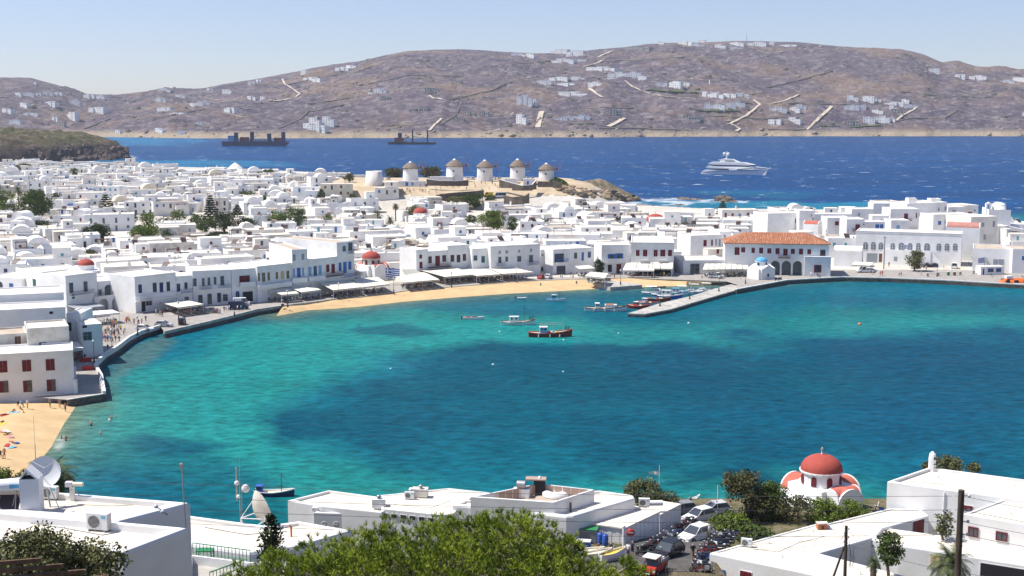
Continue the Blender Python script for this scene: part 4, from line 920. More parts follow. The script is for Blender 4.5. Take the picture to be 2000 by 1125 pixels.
# ---------------------------------------------------------------- windmills
def windmills():
 for i, (px, yt, yb, wt, lb, sail) in enumerate([(802, 317, 350, 29, 'leftmost windmill, ragged thatch cap, above the small house with blue doors', 1), (888, 312, 349, 32, 'second windmill from the left on its round white terrace', 1),
   (947, 314, 350, 30, 'middle windmill of the row with brown thatch cap', 0), (1011, 312, 351, 29, 'fourth windmill, tallest tower, beside the low white house with blue door', 0), (1067, 320, 354, 29, 'rightmost windmill at the top of the green slope', 1)]):
  Y = 655+i*3; c = D(px, yb, Y); s = Y/2500; zt = (yb-yt)*s*1.02; r = wt/2*s
  t = thing('windmill', lb, 'windmill', (c.x, c.y, c.z), 0, 'windmills on the hill'); FOOT.append((c.x, c.y, 8))
  hb = zt*.67; b = MB(); b.lathe([(r*1.06, -3), (r*1.05, 0), (r*1.0, hb*.6), (r*.97, hb)], 24, m='wall'); b.build('tower', t)
  if i != 0: add_window(t, 'N', -.4, hb*.55, .7, .9, -r*1.0)
  th = MB(); prof = [(r*1.10, hb-.35), (r*1.14, hb-.1), (r*.85, hb+(zt-hb)*.38), (r*.45, hb+(zt-hb)*.78), (r*.22, zt-.35)]
  th.lathe(prof, 20, m='thatch', smooth=False)
  for k in range(46):
   a = rnd.random()*6.28; q = r*(1.05+.12*rnd.random()); th.box(q*math.cos(a)-.12, q*math.sin(a)-.12, hb-.55-.3*rnd.random(), q*math.cos(a)+.12, q*math.sin(a)+.12, hb)
  th.build('thatch_cap', t); k = MB(); k.lathe([(.9, zt-.5), (.85, zt-.1), (.4, zt+.25), (0.01, zt+.3)], 10, m='wall'); k.build('cap_ring', t)
  # wheel of spokes facing right, away from us
  w = MB().mat('shut_red'); o = Vector((r*1.25, .6, hb+.25)); ax = Vector((.75, .66, 0)); sd = Vector((.66, -.75, 0)); up = Vector((0, 0, 1))
  w.tube(o-ax*2.0, o+ax*1.6, .14, .1, 6)
  w.lathe([(.25, -.3), (.4, 0), (.25, .3)], 8, o+ax*.6); sp = MB().mat('p_brown')
  for q in range(12):
   a = math.pi*2*q/12+i*.2; d = sd*math.cos(a)+up*math.sin(a); ln = 3.9 if (i in (2, 3)) else 4.6; sp.tube(o+ax*.9, o+ax*.9+d*ln, .08, .05, 3)
   a2 = a+math.pi/6; d2 = sd*math.cos(a2)+up*math.sin(a2); sp.tube(o+ax*.9+d*ln*.96, o+ax*.9+d2*ln*.96, .03, .03, 3)
   sp.tube(o+ax*2.2, o+ax*.9+d*ln*.9, .012, .012, 3)
  w.build('axle', t); sp.build('sail_wheel', t)
 Y = 645; c = D(731, 374, Y); s = Y/2500   # roofless mill stump
 t = thing('windmill_tower', 'roofless white windmill tower left of the thatched mills', 'tower', (c.x, c.y, c.z)); b = MB(); b.lathe([(4.6, -4), (4.45, 3), (4.05, 10.3), (3.7, 10.3), (3.7, 9)], 24, m='wall_warm'); b.build('wall', t); FOOT.append((c.x, c.y, 7))
 c = D(460, 345, 870); t = thing('windmill_tower', 'white round tower with pointed white roof near far left shore', 'tower', (c.x, c.y, c.z-1), 0); b = MB(); b.lathe([(5, -3), (4.9, 6.6)], 18, m='wall', smooth=False); b.build('wall', t); b = MB(); b.lathe([(5.3, 6.5), (2.6, 8.9), (.01, 10.6)], 18, m='roof_white', smooth=False); b.build('roof', t); FOOT.append((c.x, c.y, 8))
 add_window(t, 'N', -2.4, 3, .9, 1.1, -4.5)
 def mbld(lab, x0, x1, ytop, Yp, dp, ops, zb, rm='roof_white', nm='house', cat='house', wm='wall'): return bld(nm, lab, x0, Yp, x1, Yp, ytop, dp, ops, z0=zb, rm=rm, cat=cat, wm=wm)
 mbld('small white house with three blue doors below leftmost windmill', 767, 830, 354, 640, 6, [('b', 768.5, 357, 773, 362), ('b', 792, 356, 797, 363), ('p', 803, 356, 808, 362)], 15.5)
 mbld('low curved white wall house joined to second windmill', 840, 884, 345.5, 650, 6, [], 16)
 mbld('small white house with blue door beside fourth windmill', 1022, 1046, 349.5, 642, 5, [('b', 1029, 354, 1033, 361)], 15)
 mbld('low white annex at the foot of fourth windmill', 985, 1011, 349, 646, 5, [], 15)
 for j, (lab, pl, m) in enumerate([('curved stone terrace wall under the second windmill', [(833, 350), (860, 353.5), (890, 354), (915, 352)], 'stonewall'), ('white topped terrace wall winding below the fourth windmill', [(975, 351), (1000, 358), (1020, 363), (1040, 361), (1048, 352)], 'stonewall'),
   ('long dark retaining wall behind the parked cars', [(858, 380), (890, 377), (930, 374), (945, 372)], 'stonewall'), ('tall brown stone retaining wall by the white bus', [(984, 383), (1000, 386), (1025, 384), (1034, 378)], 'stonewall'), ('thin stone wall below the rightmost windmill', [(1050, 355), (1080, 356), (1098, 358)], 'stonewall')]):
  t = thing('terrace_wall', lab, 'wall', (0, 0, 0)); w = MB().mat(m); k = MB().mat('wall' if j < 2 else 'stonewall')
  P = [D(x, y, 636-j*3+(y-350)*-.4) for x, y in pl]
  for a, c in zip(P, P[1:]):
   e = (c-a).normalized(); n = Vector((-e.y, e.x, 0))*.5; q = [(p.x, p.y) for p in (a, c, c+n, a+n)]; w.prism(q, min(a.z, c.z)-(3.4 if j == 3 else 2.4), [a.z, c.z, c.z, a.z]); k.prism(q, [a.z+.001, c.z+.001, c.z+.001, a.z+.001], [a.z+.25, c.z+.25, c.z+.25, a.z+.25])
  w.build('wall', t); k.build('coping', t)
# ---------------------------------------------------------------- where things are, in words
MARK = [(720, 500, 'the harbour church'), (821, 412, 'the small red dome'), (1280, 425, 'the pink red domed church'), (168, 512, 'the dull red dome at left'),
  (460, 335, 'the pointed white tower'), (731, 350, 'the roofless mill tower'), (802, 335, 'the leftmost windmill'), (888, 335, 'the second windmill'), (947, 335, 'the middle windmill'),
  (1011, 335, 'the fourth windmill'), (1067, 337, 'the rightmost windmill'), (35, 375, 'the far left palm'), (75, 400, 'the big dark round tree'), (208, 400, 'the tall layered conifer'), (412, 400, 'the dark pointed conifer'),
  (735, 420, 'the big palm in town'), (775, 410, 'the shaggy palm'), (565, 425, 'the olive green tree'), (960, 435, 'the bright tree clump'), (290, 455, 'the light green bushes'), (190, 455, 'the dark spreading pine'),
  (430, 460, 'the flat dark shrub'), (1140, 380, 'the rocky point'), (1410, 405, 'the lone conifer by the sea'), (1530, 470, 'the tiled town hall roof'), (1780, 470, 'the long arched hall'),
  (1956, 400, 'the white fortress church'), (1830, 400, 'the skyline house'), (1488, 520, 'the blue domed chapel'), (150, 560, 'the green shuttered townhouse'), (300, 560, 'the white balustrade balcony'), (430, 550, 'the stepped parapet house'),
  (530, 540, 'the pale yellow doors'), (630, 500, 'the tallest harbour house'), (850, 505, 'the red balcony house'), (1005, 505, 'the grey mansion'), (1120, 500, 'the deep blue balcony'), (1275, 490, 'the maroon shuttered mansion'), (520, 350, 'the pink flower shrubs'), (230, 330, 'the far left waterfront'), (100, 330, 'the yellow far house'), (640, 380, 'the small layered pine'), (330, 385, 'the middle of the left quarter'), (1110, 440, 'the grey stone ruin')]
def wheres(px, py, n=0):
 d = sorted(((abs(px-a)*.7)**2+(py-b)**2, a, b, s) for a, b, s in MARK)
 _, a, b, s = d[n]
 dx, dy = px-a, py-b
 if abs(dx) > 1.4*abs(dy): w = ('just ' if abs(dx) < 30 else '')+('left of ' if dx < 0 else 'right of ')
 elif dy < 0: w = ('just ' if dy > -12 else '')+'behind '
 else: w = ('just ' if dy < 12 else '')+'in front of '
 return w+s
def seen(x, y, z): return proj(x, y, z)
# ---------------------------------------------------------------- houses of the town
HW = ['w', 'k', 'b', 'b', 'n', 'g', 'r', 'o', 't', 'b', 's', 'B', 'W', 'N', 'r']
CN = dict(w='grey', k='dark', b='blue', n='navy', g='green', r='red', o='brown', t='teal', p='pale blue', s='grey', B='blue framed', W='glass', N='navy framed', G='green framed')
def gen_house(R):
 """returns parts [(name, MB or None, subparts/window args)] and words"""
 w = R.choice([R.uniform(7, 12), R.uniform(10, 17), R.uniform(12, 21)]); d = R.uniform(8, 13); two = R.random() < .42; h = R.uniform(5.6, 6.9) if two else R.uniform(3.1, 4.3)
 wm = R.choices(['wall', 'wall_warm', 'wall_aged', 'wall_cream', 'wall_blue'], [70, 19, 6, 2, .7])[0]
 rm = R.choices(['roof_white', 'roof', 'roof_tan', 'roof_screed'], [34, 36, 10, 20])[0]
 P = []; W = []; words = []
 b = MB(); par = R.choice([.2, .35, .35, .6]); shell(b, w, d, h, wm, rm, par, .22, -4)
 k = R.random(); hut = False
 if k < .22:                              # upper room set on part of the roof
  w2 = min(w*R.uniform(.3, .6), 7); d2 = d*R.uniform(.35, .7); x2 = R.choice([0.05, w-w2-.05]); y2 = d-d2-.05; h2 = R.uniform(2.2, 2.9)
  b2 = MB(); b2.box(x2, y2, h-par+.06, x2+w2, d-.05, h+h2, wm); b2.box(x2-.08, y2-.08, h+h2+.001, x2+w2+.08, d+.03, h+h2+.14, rm); P.append(('upper_room', b2)); hut = True
  W.append((R.choice(HW), x2+w2*.5, h+.15 if R.random() < .5 else h+.8, .8, 1.5 if R.random() < .5 else .9, y2, 0)); words.append('an upper room')
 elif k < .44:                            # lower wing to the side or front
  w2 = w*R.uniform(.35, .7); d2 = R.uniform(2.2, 4.5); h2 = h*R.uniform(.45, .75); x2 = R.choice([0, w-w2])
  b2 = MB(); b2.box(x2+.02, -d2, -4, x2+w2-.02, -.002, h2-.2, wm); b2.box(x2, -d2-.04, h2-.199, x2+w2, -.003, h2, rm); P.append(('wing', b2)); words.append('a low front wing')
  W.append((R.choice(HW), x2+w2*.5, .9, .9, 1.1, -d2, 0))
 elif k < .60:
  b2 = MB(); r = w*.22; cx = w*R.uniform(.3, .7); n = 8
  pr = [(cx-r*math.cos(math.pi*i/n), h-par+.05+r*.8*math.sin(math.pi*i/n)) for i in range(n+1)]; b2.mat(wm); b2.extr(pr, d*.3, d-.3); P.append(('vault', b2)); words.append('a white vaulted roof')
 elif k < .68:
  b2 = MB(); b2.box(-R.uniform(1.2, 2.4), .4, -4, -.002, d*.7, h*.62, wm); P.append(('side_wing', b2)); words.append('a side wing')
 elif k < .80:                            # zig-zag of outside steps
  b2 = MB().mat(wm); n = 8
  for i in range(n): b2.box(w+.002+0*i, .3+i*.42, -4, w+1.0, .3+(i+1)*.42-.001, h*(i+1)/(n+1)*.8)
  P.append(('outside_stair', b2)); words.append('outside steps')
 if R.random() < .34:
  cx, cy = R.uniform(.8, w-.8), R.uniform(d*.4, d-1.0)
  if not hut or cy < d*.3:
   c = MB(); c.box(cx-.3, cy-.3, h-par+.055, cx+.3, cy+.3, h+.9, wm); c.box(cx-.38, cy-.38, h+.901, cx+.38, cy+.38, h+1.0); c.box(cx-.2, cy-.2, h+1.001, cx+.2, cy+.2, h+1.25); P.append(('chimney', c)); words.append('a chimney')
 if R.random() < .16:                     # pergola frame or shade
  c = MB().mat('wood'); x0, x1 = w*.1, w*.45
  for xx in (x0, x1):
   for yy in (.6, 3.0): c.box(xx, yy, h-par+.06, xx+.1, yy+.1, h+2.1)
  for i in range(6): c.box(x0-.2, .5+i*.5, h+2.101, x1+.3, .6+i*.5, h+2.2)
  P.append(('pergola', c)); words.append('a wooden pergola')
 kc = R.choice(HW); n = R.choice([2, 3, 3, 4, 5]) if w > 13 else R.choice([1, 2, 2, 3, 3]) if w > 8 else R.choice([0, 1, 2, 2])
 fl = [(.9, 0)]+([(3.9, 1)] if two else []); cnt = 0
 for zb, f in fl:
  for i in range(n):
   if R.random() < .1: continue
   x = w*(i+.5)/n+R.uniform(-.4, .4); door = (R.random() < .3)
   kk = kc if R.random() < .75 else R.choice(HW)
   ww, hh = (R.choice([.8, .9, 1.0]), R.choice([1.0, 1.2, 1.3])) if not door else (.9, 2.1)
   if k > .22 and k < .44 and f == 0: continue
   W.append((kk, x, (zb if not door else (0.05 if f == 0 else 3.2)), ww, hh, 0, 0)); cnt += 1
 for i in range(R.choice([0, 1, 2])):
  W.append((kc, w, R.choice([1, 3.9]) if two else 1.1, .8, 1.1, d*(.3+.35*i), math.pi/2))
 if two and R.random() < .12:
  words.append('a balcony'); P.append(('balcony', MB().box(w*.2, -.9, 3.1, w*.7, -.002, 3.22, 'wall').box(w*.2, -.9, 3.22, w*.7, -.85, 4.1, 'metal_dark' if R.random() < .5 else 'shut_blue')))
 cn = ['no', 'one', 'two', 'three', 'four', 'five', 'six', 'seven', 'eight'][min(cnt, 8)]
 base = {'wall': 'white', 'wall_warm': 'off white', 'wall_aged': 'weathered grey', 'wall_cream': 'cream yellow', 'wall_blue': 'pale blue'}[wm]
 desc = f"{'two storey' if two else 'low'} {base} house"
 if cnt: desc += f" with {cn} {CN.get(kc, 'dark')} opening{'s' if cnt != 1 else ''}"
 elif words: desc += ' with '+words[0]
 SHORT = {'an upper room': 'roof room', 'a low front wing': 'front wing', 'a white vaulted roof': 'vault', 'a side wing': 'side wing', 'outside steps': 'steps', 'a chimney': 'chimney', 'a wooden pergola': 'pergola', 'a balcony': 'balcony'}
 if words: desc = f"{'two storey' if two else 'low'} {base} house, {SHORT[words[-1]]}"+(f', {cn} {CN.get(kc, chr(100)+chr(97)+chr(114)+chr(107))} openings' if cnt > 1 else '')+','
 return w, d, h, b, roofplate(w, d, h, rm, par, .22), P, W, desc
KEEP = []
SKX = [0, 80, 200, 400, 700, 710, 1085, 1090, 1130, 1225, 1230, 1480, 1500, 1660, 1700, 1770, 1850, 1870, 1910, 1990, 2050]
SKY_ = [318, 314, 320, 331, 344, 352, 356, 384, 390, 393, 410, 417, 409, 412, 402, 395, 392, 404, 413, 430, 436]
def keep(px0, py0, px1, py1): KEEP.append((px0, py0, px1, py1))
# gardens and lanes seen between the houses
for k in [(0, 370, 100, 425), (185, 380, 225, 425), (370, 408, 500, 445), (230, 412, 420, 440), (165, 440, 230, 470), (250, 440, 335, 478), (530, 408, 600, 440), (712, 400, 795, 440), (905, 415, 1010, 448), (875, 383, 970, 402), (800, 362, 1045, 392), (1045, 355, 1125, 396), (60, 425, 100, 460), (400, 450, 455, 470), (0, 585, 130, 690)]: keep(*k)
def town():
 R = random.Random(11); spots = []
 Y = 380.0
 while Y < 1060:
  step = 10.0+4.5*(Y-380)/600
  x = -0.50*Y+R.uniform(0, 10)
  while x < 0.47*Y:
   xx = x+R.uniform(-1.5, 1.5); yy = Y+R.uniform(-3, 3); x += R.uniform(11, 17)
   spots.append((xx, yy))
  Y += step
 Y = 262.0
 while Y < 380:
  x = -0.52*Y
  while x < -0.26*Y:
   spots.append((x+R.uniform(-1, 1), Y+R.uniform(-2, 2))); x += R.uniform(10, 13)
  Y += 11
 X = np.array([s[0] for s in spots]); YY = np.array([s[1] for s in spots])
 sd = sdist(X, YY, TOWN); gz = zground(X, YY); front = np.array([sdist(np.array([0.]), np.array([0.]), TOWN)[0]])
 FL = np.array(FOOT); made = 0; items = []
 # waterfront line: houses start behind the front row
 fl = P0([(-60, 560), (120, 600), (260, 602), (450, 590), (570, 580), (690, 562), (830, 546), (950, 541), (1060, 535), (1170, 530), (1330, 534), (1420, 532), (1560, 520), (1680, 505), (1900, 500), (2100, 500)], 1.35)
 fu = np.array([proj(p[0], p[1], 1.35)[0] for p in fl]); fy = np.array([math.hypot(p[0], p[1]) for p in fl])
 for i, (x, y) in enumerate(spots):
  if sd[i] < 7: continue
  px, py = proj(x, y, gz[i]+2)
  if px < -40 or px > 2040: continue
  lim = np.interp(px, fu, fy)
  if math.hypot(x, y) < lim+7: continue
  if proj(x, y, gz[i]+5)[1] < np.interp(px, SKX, SKY_)-2: continue
  if px > 1085 and px < 1300 and y > 690: continue
  if ((FL[:, 0]-x)**2+(FL[:, 1]-y)**2 < (FL[:, 2]+4.6)**2).any(): continue
  if any(a < px < c and b < py < d+11 for a, b, c, d in KEEP): continue
  if y > 632 and -88 < x < 34: continue
  items.append((x, y, gz[i], px, py))
 items.sort(key=lambda t: t[1])
 far = MB(); far.names = []; n = 0
 SP = {}
 for (x, y, g, px, py) in items:
  w, d, h, b, rp, P, W, desc = gen_house(R)
  rz = math.radians(R.choice([18, 18, 22, 10, -8, 25])+R.uniform(-4, 4)) if px < 1150 else math.radians(R.choice([4, -6, 12])+R.uniform(-4, 4))
  if px < 700 and y < 470: rz = math.radians(24+R.uniform(-5, 5))
  c, s = math.cos(rz), math.sin(rz); ox, oy = x-(w/2*c-d/2*s), y-(w/2*s+d/2*c)
  n += 1
  if n <= 300:
   t = thing('house', desc+' '+wheres(px, py), 'house', (ox, oy, g), rz, 'white houses of the old town')
   b.build('wall', t); rp.build('roof', t)
   for nm, m in P: m.build(nm, t)
   for k, xx, z, ww, hh, yy, ro in W: add_window(t, k, xx, z, ww, hh, yy, ro)
   ROOFS.append((t, w, d, h, px, py))
  else:
   M4 = Matrix.Translation((ox, oy, g)) @ Matrix.Rotation(rz, 4, 'Z')
   for m in [b, rp]+[q[1] for q in P]: merge(far, m, M4)
   for k, xx, z, ww, hh, yy, ro in W:
    q = MB(); q.box(-ww/2, -.08, 0, ww/2, 0.02, hh, KC[k.lower()[0]] if k.islower() and k != 'w' else 'glass'); merge(far, q, M4 @ Matrix.Translation((xx, yy, z)) @ Matrix.Rotation(ro, 4, 'Z'))
 o = far.build('distant_houses'); o['kind'] = 'stuff'; print('houses', n)
def merge(dst, src, M4):
 k = len(dst.v); dst.v.extend(tuple(M4 @ Vector(p)) for p in src.v); mm = []
 for nme in src.names:
  if nme not in dst.names: dst.names.append(nme)
  mm.append(dst.names.index(nme))
 dst.f.extend(tuple(i+k for i in f) for f in src.f); dst.m.extend(mm[i] for i in src.m); dst.sm.extend(src.sm)
ROOFS = []
def rooftop_things():
 """solar heaters, air conditioners, aerials and water tanks standing on the roofs"""
 def solar():
  t = thing('solar_water_heater', 'x', 'solar heater'); b = MB(); b.add([(-.9, -.9, .25), (.9, -.9, .25), (.9, .7, 1.35), (-.9, .7, 1.35), (-.9, -.85, .15), (.9, -.85, .15), (.9, .75, 1.25), (-.9, .75, 1.25)], [(0, 1, 2, 3), (7, 6, 5, 4), (0, 4, 5, 1), (1, 5, 6, 2), (2, 6, 7, 3), (3, 7, 4, 0)]) if False else None
  b = MB().mat('solar'); b.add([(-.9, -.9, .25), (.9, -.9, .25), (.9, .7, 1.35), (-.9, .7, 1.35), (-.9, -.85, .13), (.9, -.85, .13), (.9, .75, 1.23), (-.9, .75, 1.23)], [(0, 1, 2, 3), (7, 6, 5, 4), (0, 4, 5, 1), (1, 5, 6, 2), (2, 6, 7, 3), (3, 7, 4, 0)]); b.build('panel', t)
  MB().tube((-1, .95, 1.45), (1, .95, 1.45), .27, n=8, m='tank').build('tank', t); f = MB().mat('metal')
  for x in (-.8, .75): f.box(x, .7, 0, x+.06, .76, 1.22); f.box(x, -.85, 0, x+.06, -.79, .14)
  f.build('stand', t); return t
 def ac():
  t = thing('air_conditioner', 'x', 'air conditioner'); MB().box(-.45, -.17, .08, .45, .17, .72, 'white_metal').build('casing', t); f = MB(); f.lathe([(.25, 0), (.27, .02), (.0, .03)], 12, m='metal_dark'); o = f.build('fan_grille', t, (-.12, -.172, .4)); o.rotation_euler = (math.pi/2, 0, 0)
  f = MB().mat('metal_dark'); f.box(-.4, -.15, 0, -.32, .15, .079); f.box(.32, -.15, 0, .4, .15, .079); f.build('foot', t); return t
 def aerial():
  t = thing('tv_aerial', 'x', 'aerial'); MB().tube((0, 0, 0), (0, 0, 3.2), .035, .025, 4, 'metal_dark').build('mast', t); f = MB().mat('metal_dark'); f.tube((-.7, 0, 2.9), (.7, 0, 2.9), .02, n=3)
  for i in range(5): f.tube((-.6+i*.28, -.35, 2.9), (-.6+i*.28, .35, 2.9), .015, n=3)
  f.build('antenna_bars', t); return t
 def tank():
  t = thing('water_tank', 'x', 'water tank'); b = MB(); b.lathe([(.6, 0), (.62, .9), (.5, 1.1), (.0, 1.15)], 12, m='wall_warm'); b.build('drum', t); MB().box(-.2, -.2, 1.151, .2, .2, 1.22, 'metal_dark').build('lid', t); return t
 def shed():
  t = thing('roof_clutter', 'x', 'roof box'); MB().box(-.8, -.5, 0, .8, .5, .7, 'tank').build('crate', t); MB().box(-.85, -.55, .701, .85, .55, .78, 'wood').build('lid', t); return t
 pr = [(solar, 'dark tilted solar water heater', 'solar water heaters on the roofs', 110), (ac, 'white air conditioner box', 'air conditioners on the roofs', 110), (aerial, 'thin television aerial', 'television aerials on the roofs', 110), (tank, 'pale round water tank', 'water tanks on the roofs', 36), (shed, 'brown roof box', 'brown boxes on the roofs', 36)]
 R = random.Random(5); protos = [p[0]() for p in pr]; used = [False]*5
 pool = ROOFS[:]; 
 for k, (f, lab, grp, n) in enumerate(pr):
  for t, w, d, h, px, py in R.sample(pool, min(n, len(pool))):
   lx, ly = R.uniform(1.2, w-1.2), R.uniform(1.0, d*.33); M4 = Matrix.Translation(t.location) @ Matrix.Rotation(t.rotation_euler.z, 4, 'Z'); p = M4 @ Vector((lx, ly, h-.29))
   # stand on the actual roof plate
   lb = f"{lab} on the roof {wheres(px, py)}"; rot = R.choice([.3, 0, -.3, .5])
   rp = [c for c in t.children if c.name.startswith('roof')][0]; p.z = t.location.z+max(v.co.z for v in rp.data.vertices)+.003
   if not used[k]: o = protos[k]; o.location = p; o.rotation_euler = (0, 0, rot); o['label'] = lb; o['group'] = grp; used[k] = True
   else: dup(protos[k], p, rot, lb, grp)
 return protos
PR_AC = []
# ---------------------------------------------------------------- vegetation
def leafquads(C, size, rs, flat=0.0, elong=1.6):
 n = len(C); a = rs.normal(size=(n, 3)); a[:, 2] *= (1-flat); a /= np.linalg.norm(a, axis=1)[:, None]
 b = rs.normal(size=(n, 3)); b -= (b*a).sum(1)[:, None]*a; b /= np.linalg.norm(b, axis=1)[:, None]
 s = size*(.6+.8*rs.random(n))[:, None]; a = a*s*elong*.5; b = b*s*.5
 V = np.stack([C-a, C+b, C+a, C-b], 1).reshape(-1, 3); F = np.arange(n*4).reshape(-1, 4); return V, F
def clumps(rs, w, h, z0, n, cr, top=.5, flatb=.0):
 """centres of leaf clumps on an uneven crown; returns list (x, y, z, r)"""
 out = []
 for i in range(n):
  a = rs.random()*6.283; u = rs.random()**.55; ph = rs.random()*2-1
  r = w/2*u*math.sqrt(max(0, 1-(ph*.85)**2)); out.append((r*math.cos(a), r*math.sin(a), z0+h/2+ph*h/2*.9, cr*(.55+.8*rs.random())))
 return out
def crown(name, root, cl, per, size, m, seed, flat=.2, elong=1.5, sq=.75):
 rs = np.random.RandomState(seed); C = []
 for x, y, z, r in cl:
  k = max(6, int(per*r*r)); v = rs.normal(size=(k, 3)); v /= np.linalg.norm(v, axis=1)[:, None]; v *= (rs.random(k)**.33)[:, None]*r; v[:, 2] *= sq
  C.append(v+np.array([x, y, z]))
 V, F = leafquads(np.concatenate(C), size, rs, flat, elong)
 return link(name, npmesh(name, V, F, [m] if isinstance(m, str) else m, smooth=False), root)
_tc = {}
def tree(label, px, pyb, wpx, hpx, kind='leaf', cat='tree', loc=None, sc=None, name=None, group=None, seed=None, twigs=True, det=1.0):
 if loc is None: pyb += 6; hpx += 8
 p = loc or hit(px, pyb)
 if p is None: return None
 s = sc or (2500/p.y); w, h = wpx/s, hpx/s; rs = np.random.RandomState(abs(seed or int(px*7+pyb))); R = random.Random(int(px))
 t = thing(name or {'pine': 'pine_tree', 'olive': 'shrub', 'cypress': 'cypress_tree'}.get(kind, 'tree'), label, cat, p, 0, group)
 m = dict(leaf='leaf', bright='leaf_bright', dark='leaf_dark', brown='leaf_brown', olive='olive', cypress='cypress', pink='p_pink')[kind]
 th = h*.35 if h > w*.6 else h*.2; tr = MB(); tr.tube((0, 0, -.6), (R.uniform(-.1, .1)*w, 0, th), w*.035+.06, w*.025+.04, 7, 'bark')
 for i in range(7 if twigs else 3):
  a = 6.283*i/7+.4; tr.tube((0, 0, th*.8), (math.cos(a)*w*.3, math.sin(a)*w*.3, h*(.55+.3*R.random())), w*.018+.03, .02, 5)
 tr.build('trunk', t)
 ls = max(.06, 2.6/s) if s > 30 else max(.14, 1.5/s)*1.1; cr = max(w, h)*.125; n = int(62*det)
 if kind == 'cypress':
  ls = .11; n = 1
  cl = []
  for i in range(150):
   z = R.random()**.8; r = w/2*(1-z)**.6*.8; a = R.random()*6.28; q = R.random()**.5; cl.append((r*q*math.cos(a), r*q*math.sin(a), h*.04+z*h*.93, max(.22, w*.15*(1.15-z))))
 else: cl = clumps(rs, w*.86, h*.8, h*.15, n, cr)
 if kind == 'brown' and h > w: cl = [(x+.12*w*math.sin(z*1.1+px)*2, y, z, r*.9) for x, y, z, r in cl if rs.random() < .78]
 per = (3.2 if s < 30 else 1.5)*(1 if det < 2 else 1.7)/(ls*ls)
 crown('crown', t, cl, per, ls, m, abs(int(px))+3); return t
def norfolk(label, px, pyb, wpx, hpx, dens=1.0):
 p = hit(px, pyb); s = 2500/p.y; w, h = wpx/s, hpx/s; t = thing('conifer', label, 'tree', p); rs = np.random.RandomState(int(px))
 MB().tube((0, 0, -1), (0, 0, h), .22, .04, 7, 'bark').build('trunk', t); C = []
 n = max(7, int(h/1.15))
 for i in range(n):
  z = h*(.16+.82*i/n); r = w/2*(1-i/n*.93)**.8
  for j in range(6):
   a = j*1.047+i*.5+rs.random()*.2; k = int(26*r*dens)+4; u = rs.random(k)**.6
   C.append(np.stack([np.cos(a+(rs.random(k)-.5)*.28)*r*u, np.sin(a+(rs.random(k)-.5)*.28)*r*u, z+u*r*.10+(rs.random(k)-.5)*.32], -1))
 V, F = leafquads(np.concatenate(C), .38, rs, .5, 1.6); link('crown', npmesh('crown', V, F, ['leaf_dark'], smooth=False), t); return t
def palm(label, loc, h, r, seed=1, dead=0, nf=34, cat='palm tree', m='palm'):
 t = thing('palm_tree', label, cat, loc); R = random.Random(seed); MB().tube((0, 0, -1.5), (0, 0, h), .32, .26, 8, 'bark').build('trunk', t)
 V = []; F = []; MI = []
 def frond(az, el, L, mi):
  pts = []; d = Vector((math.cos(az)*math.cos(el), math.sin(az)*math.cos(el), math.sin(el))); p = Vector((0, 0, h)); n = 9
  for i in range(n+1): pts.append(p.copy()); p = p+d*(L/n); d = (d+Vector((0, 0, -.17-.02*i))).normalized()
  sd = Vector((-math.sin(az), math.cos(az), 0))
  for i in range(n):
   a, b = pts[i], pts[i+1]; k = len(V); V.extend([a-sd*.02, a+sd*.02, b+sd*.02, b-sd*.02]); F.append((k, k+1, k+2, k+3)); MI.append(mi)
   if i == 0: continue
   ll = L*.24*math.sin(math.pi*min(1, (i+.6)/(n+.4)))+.08
   for q in range(3):
    c = a.lerp(b, q/3); fw = (b-a).normalized()
    for sgn in (-1, 1):
     e = c+sd*sgn*ll*.85+fw*ll*.5+Vector((0, 0, -ll*.22+R.uniform(-.1, .1)*ll)); k = len(V); wd = fw*(L/n/3*.42)
     V.extend([c-wd, c+wd, e+wd*.15, e-wd*.15]); F.append((k, k+1, k+2, k+3)); MI.append(mi)
 for i in range(nf):
  el = math.radians(80-105*(i/nf)); frond(i*2.4+R.uniform(-.2, .2), el, r*(.82+.2*R.random()), 0 if i < nf*(1-dead) else 1)
 o = link('fronds', npmesh('fronds', np.array([tuple(v) for v in V]), np.array(F), [m, 'palm_dead'], smooth=False, midx=MI), t); return t
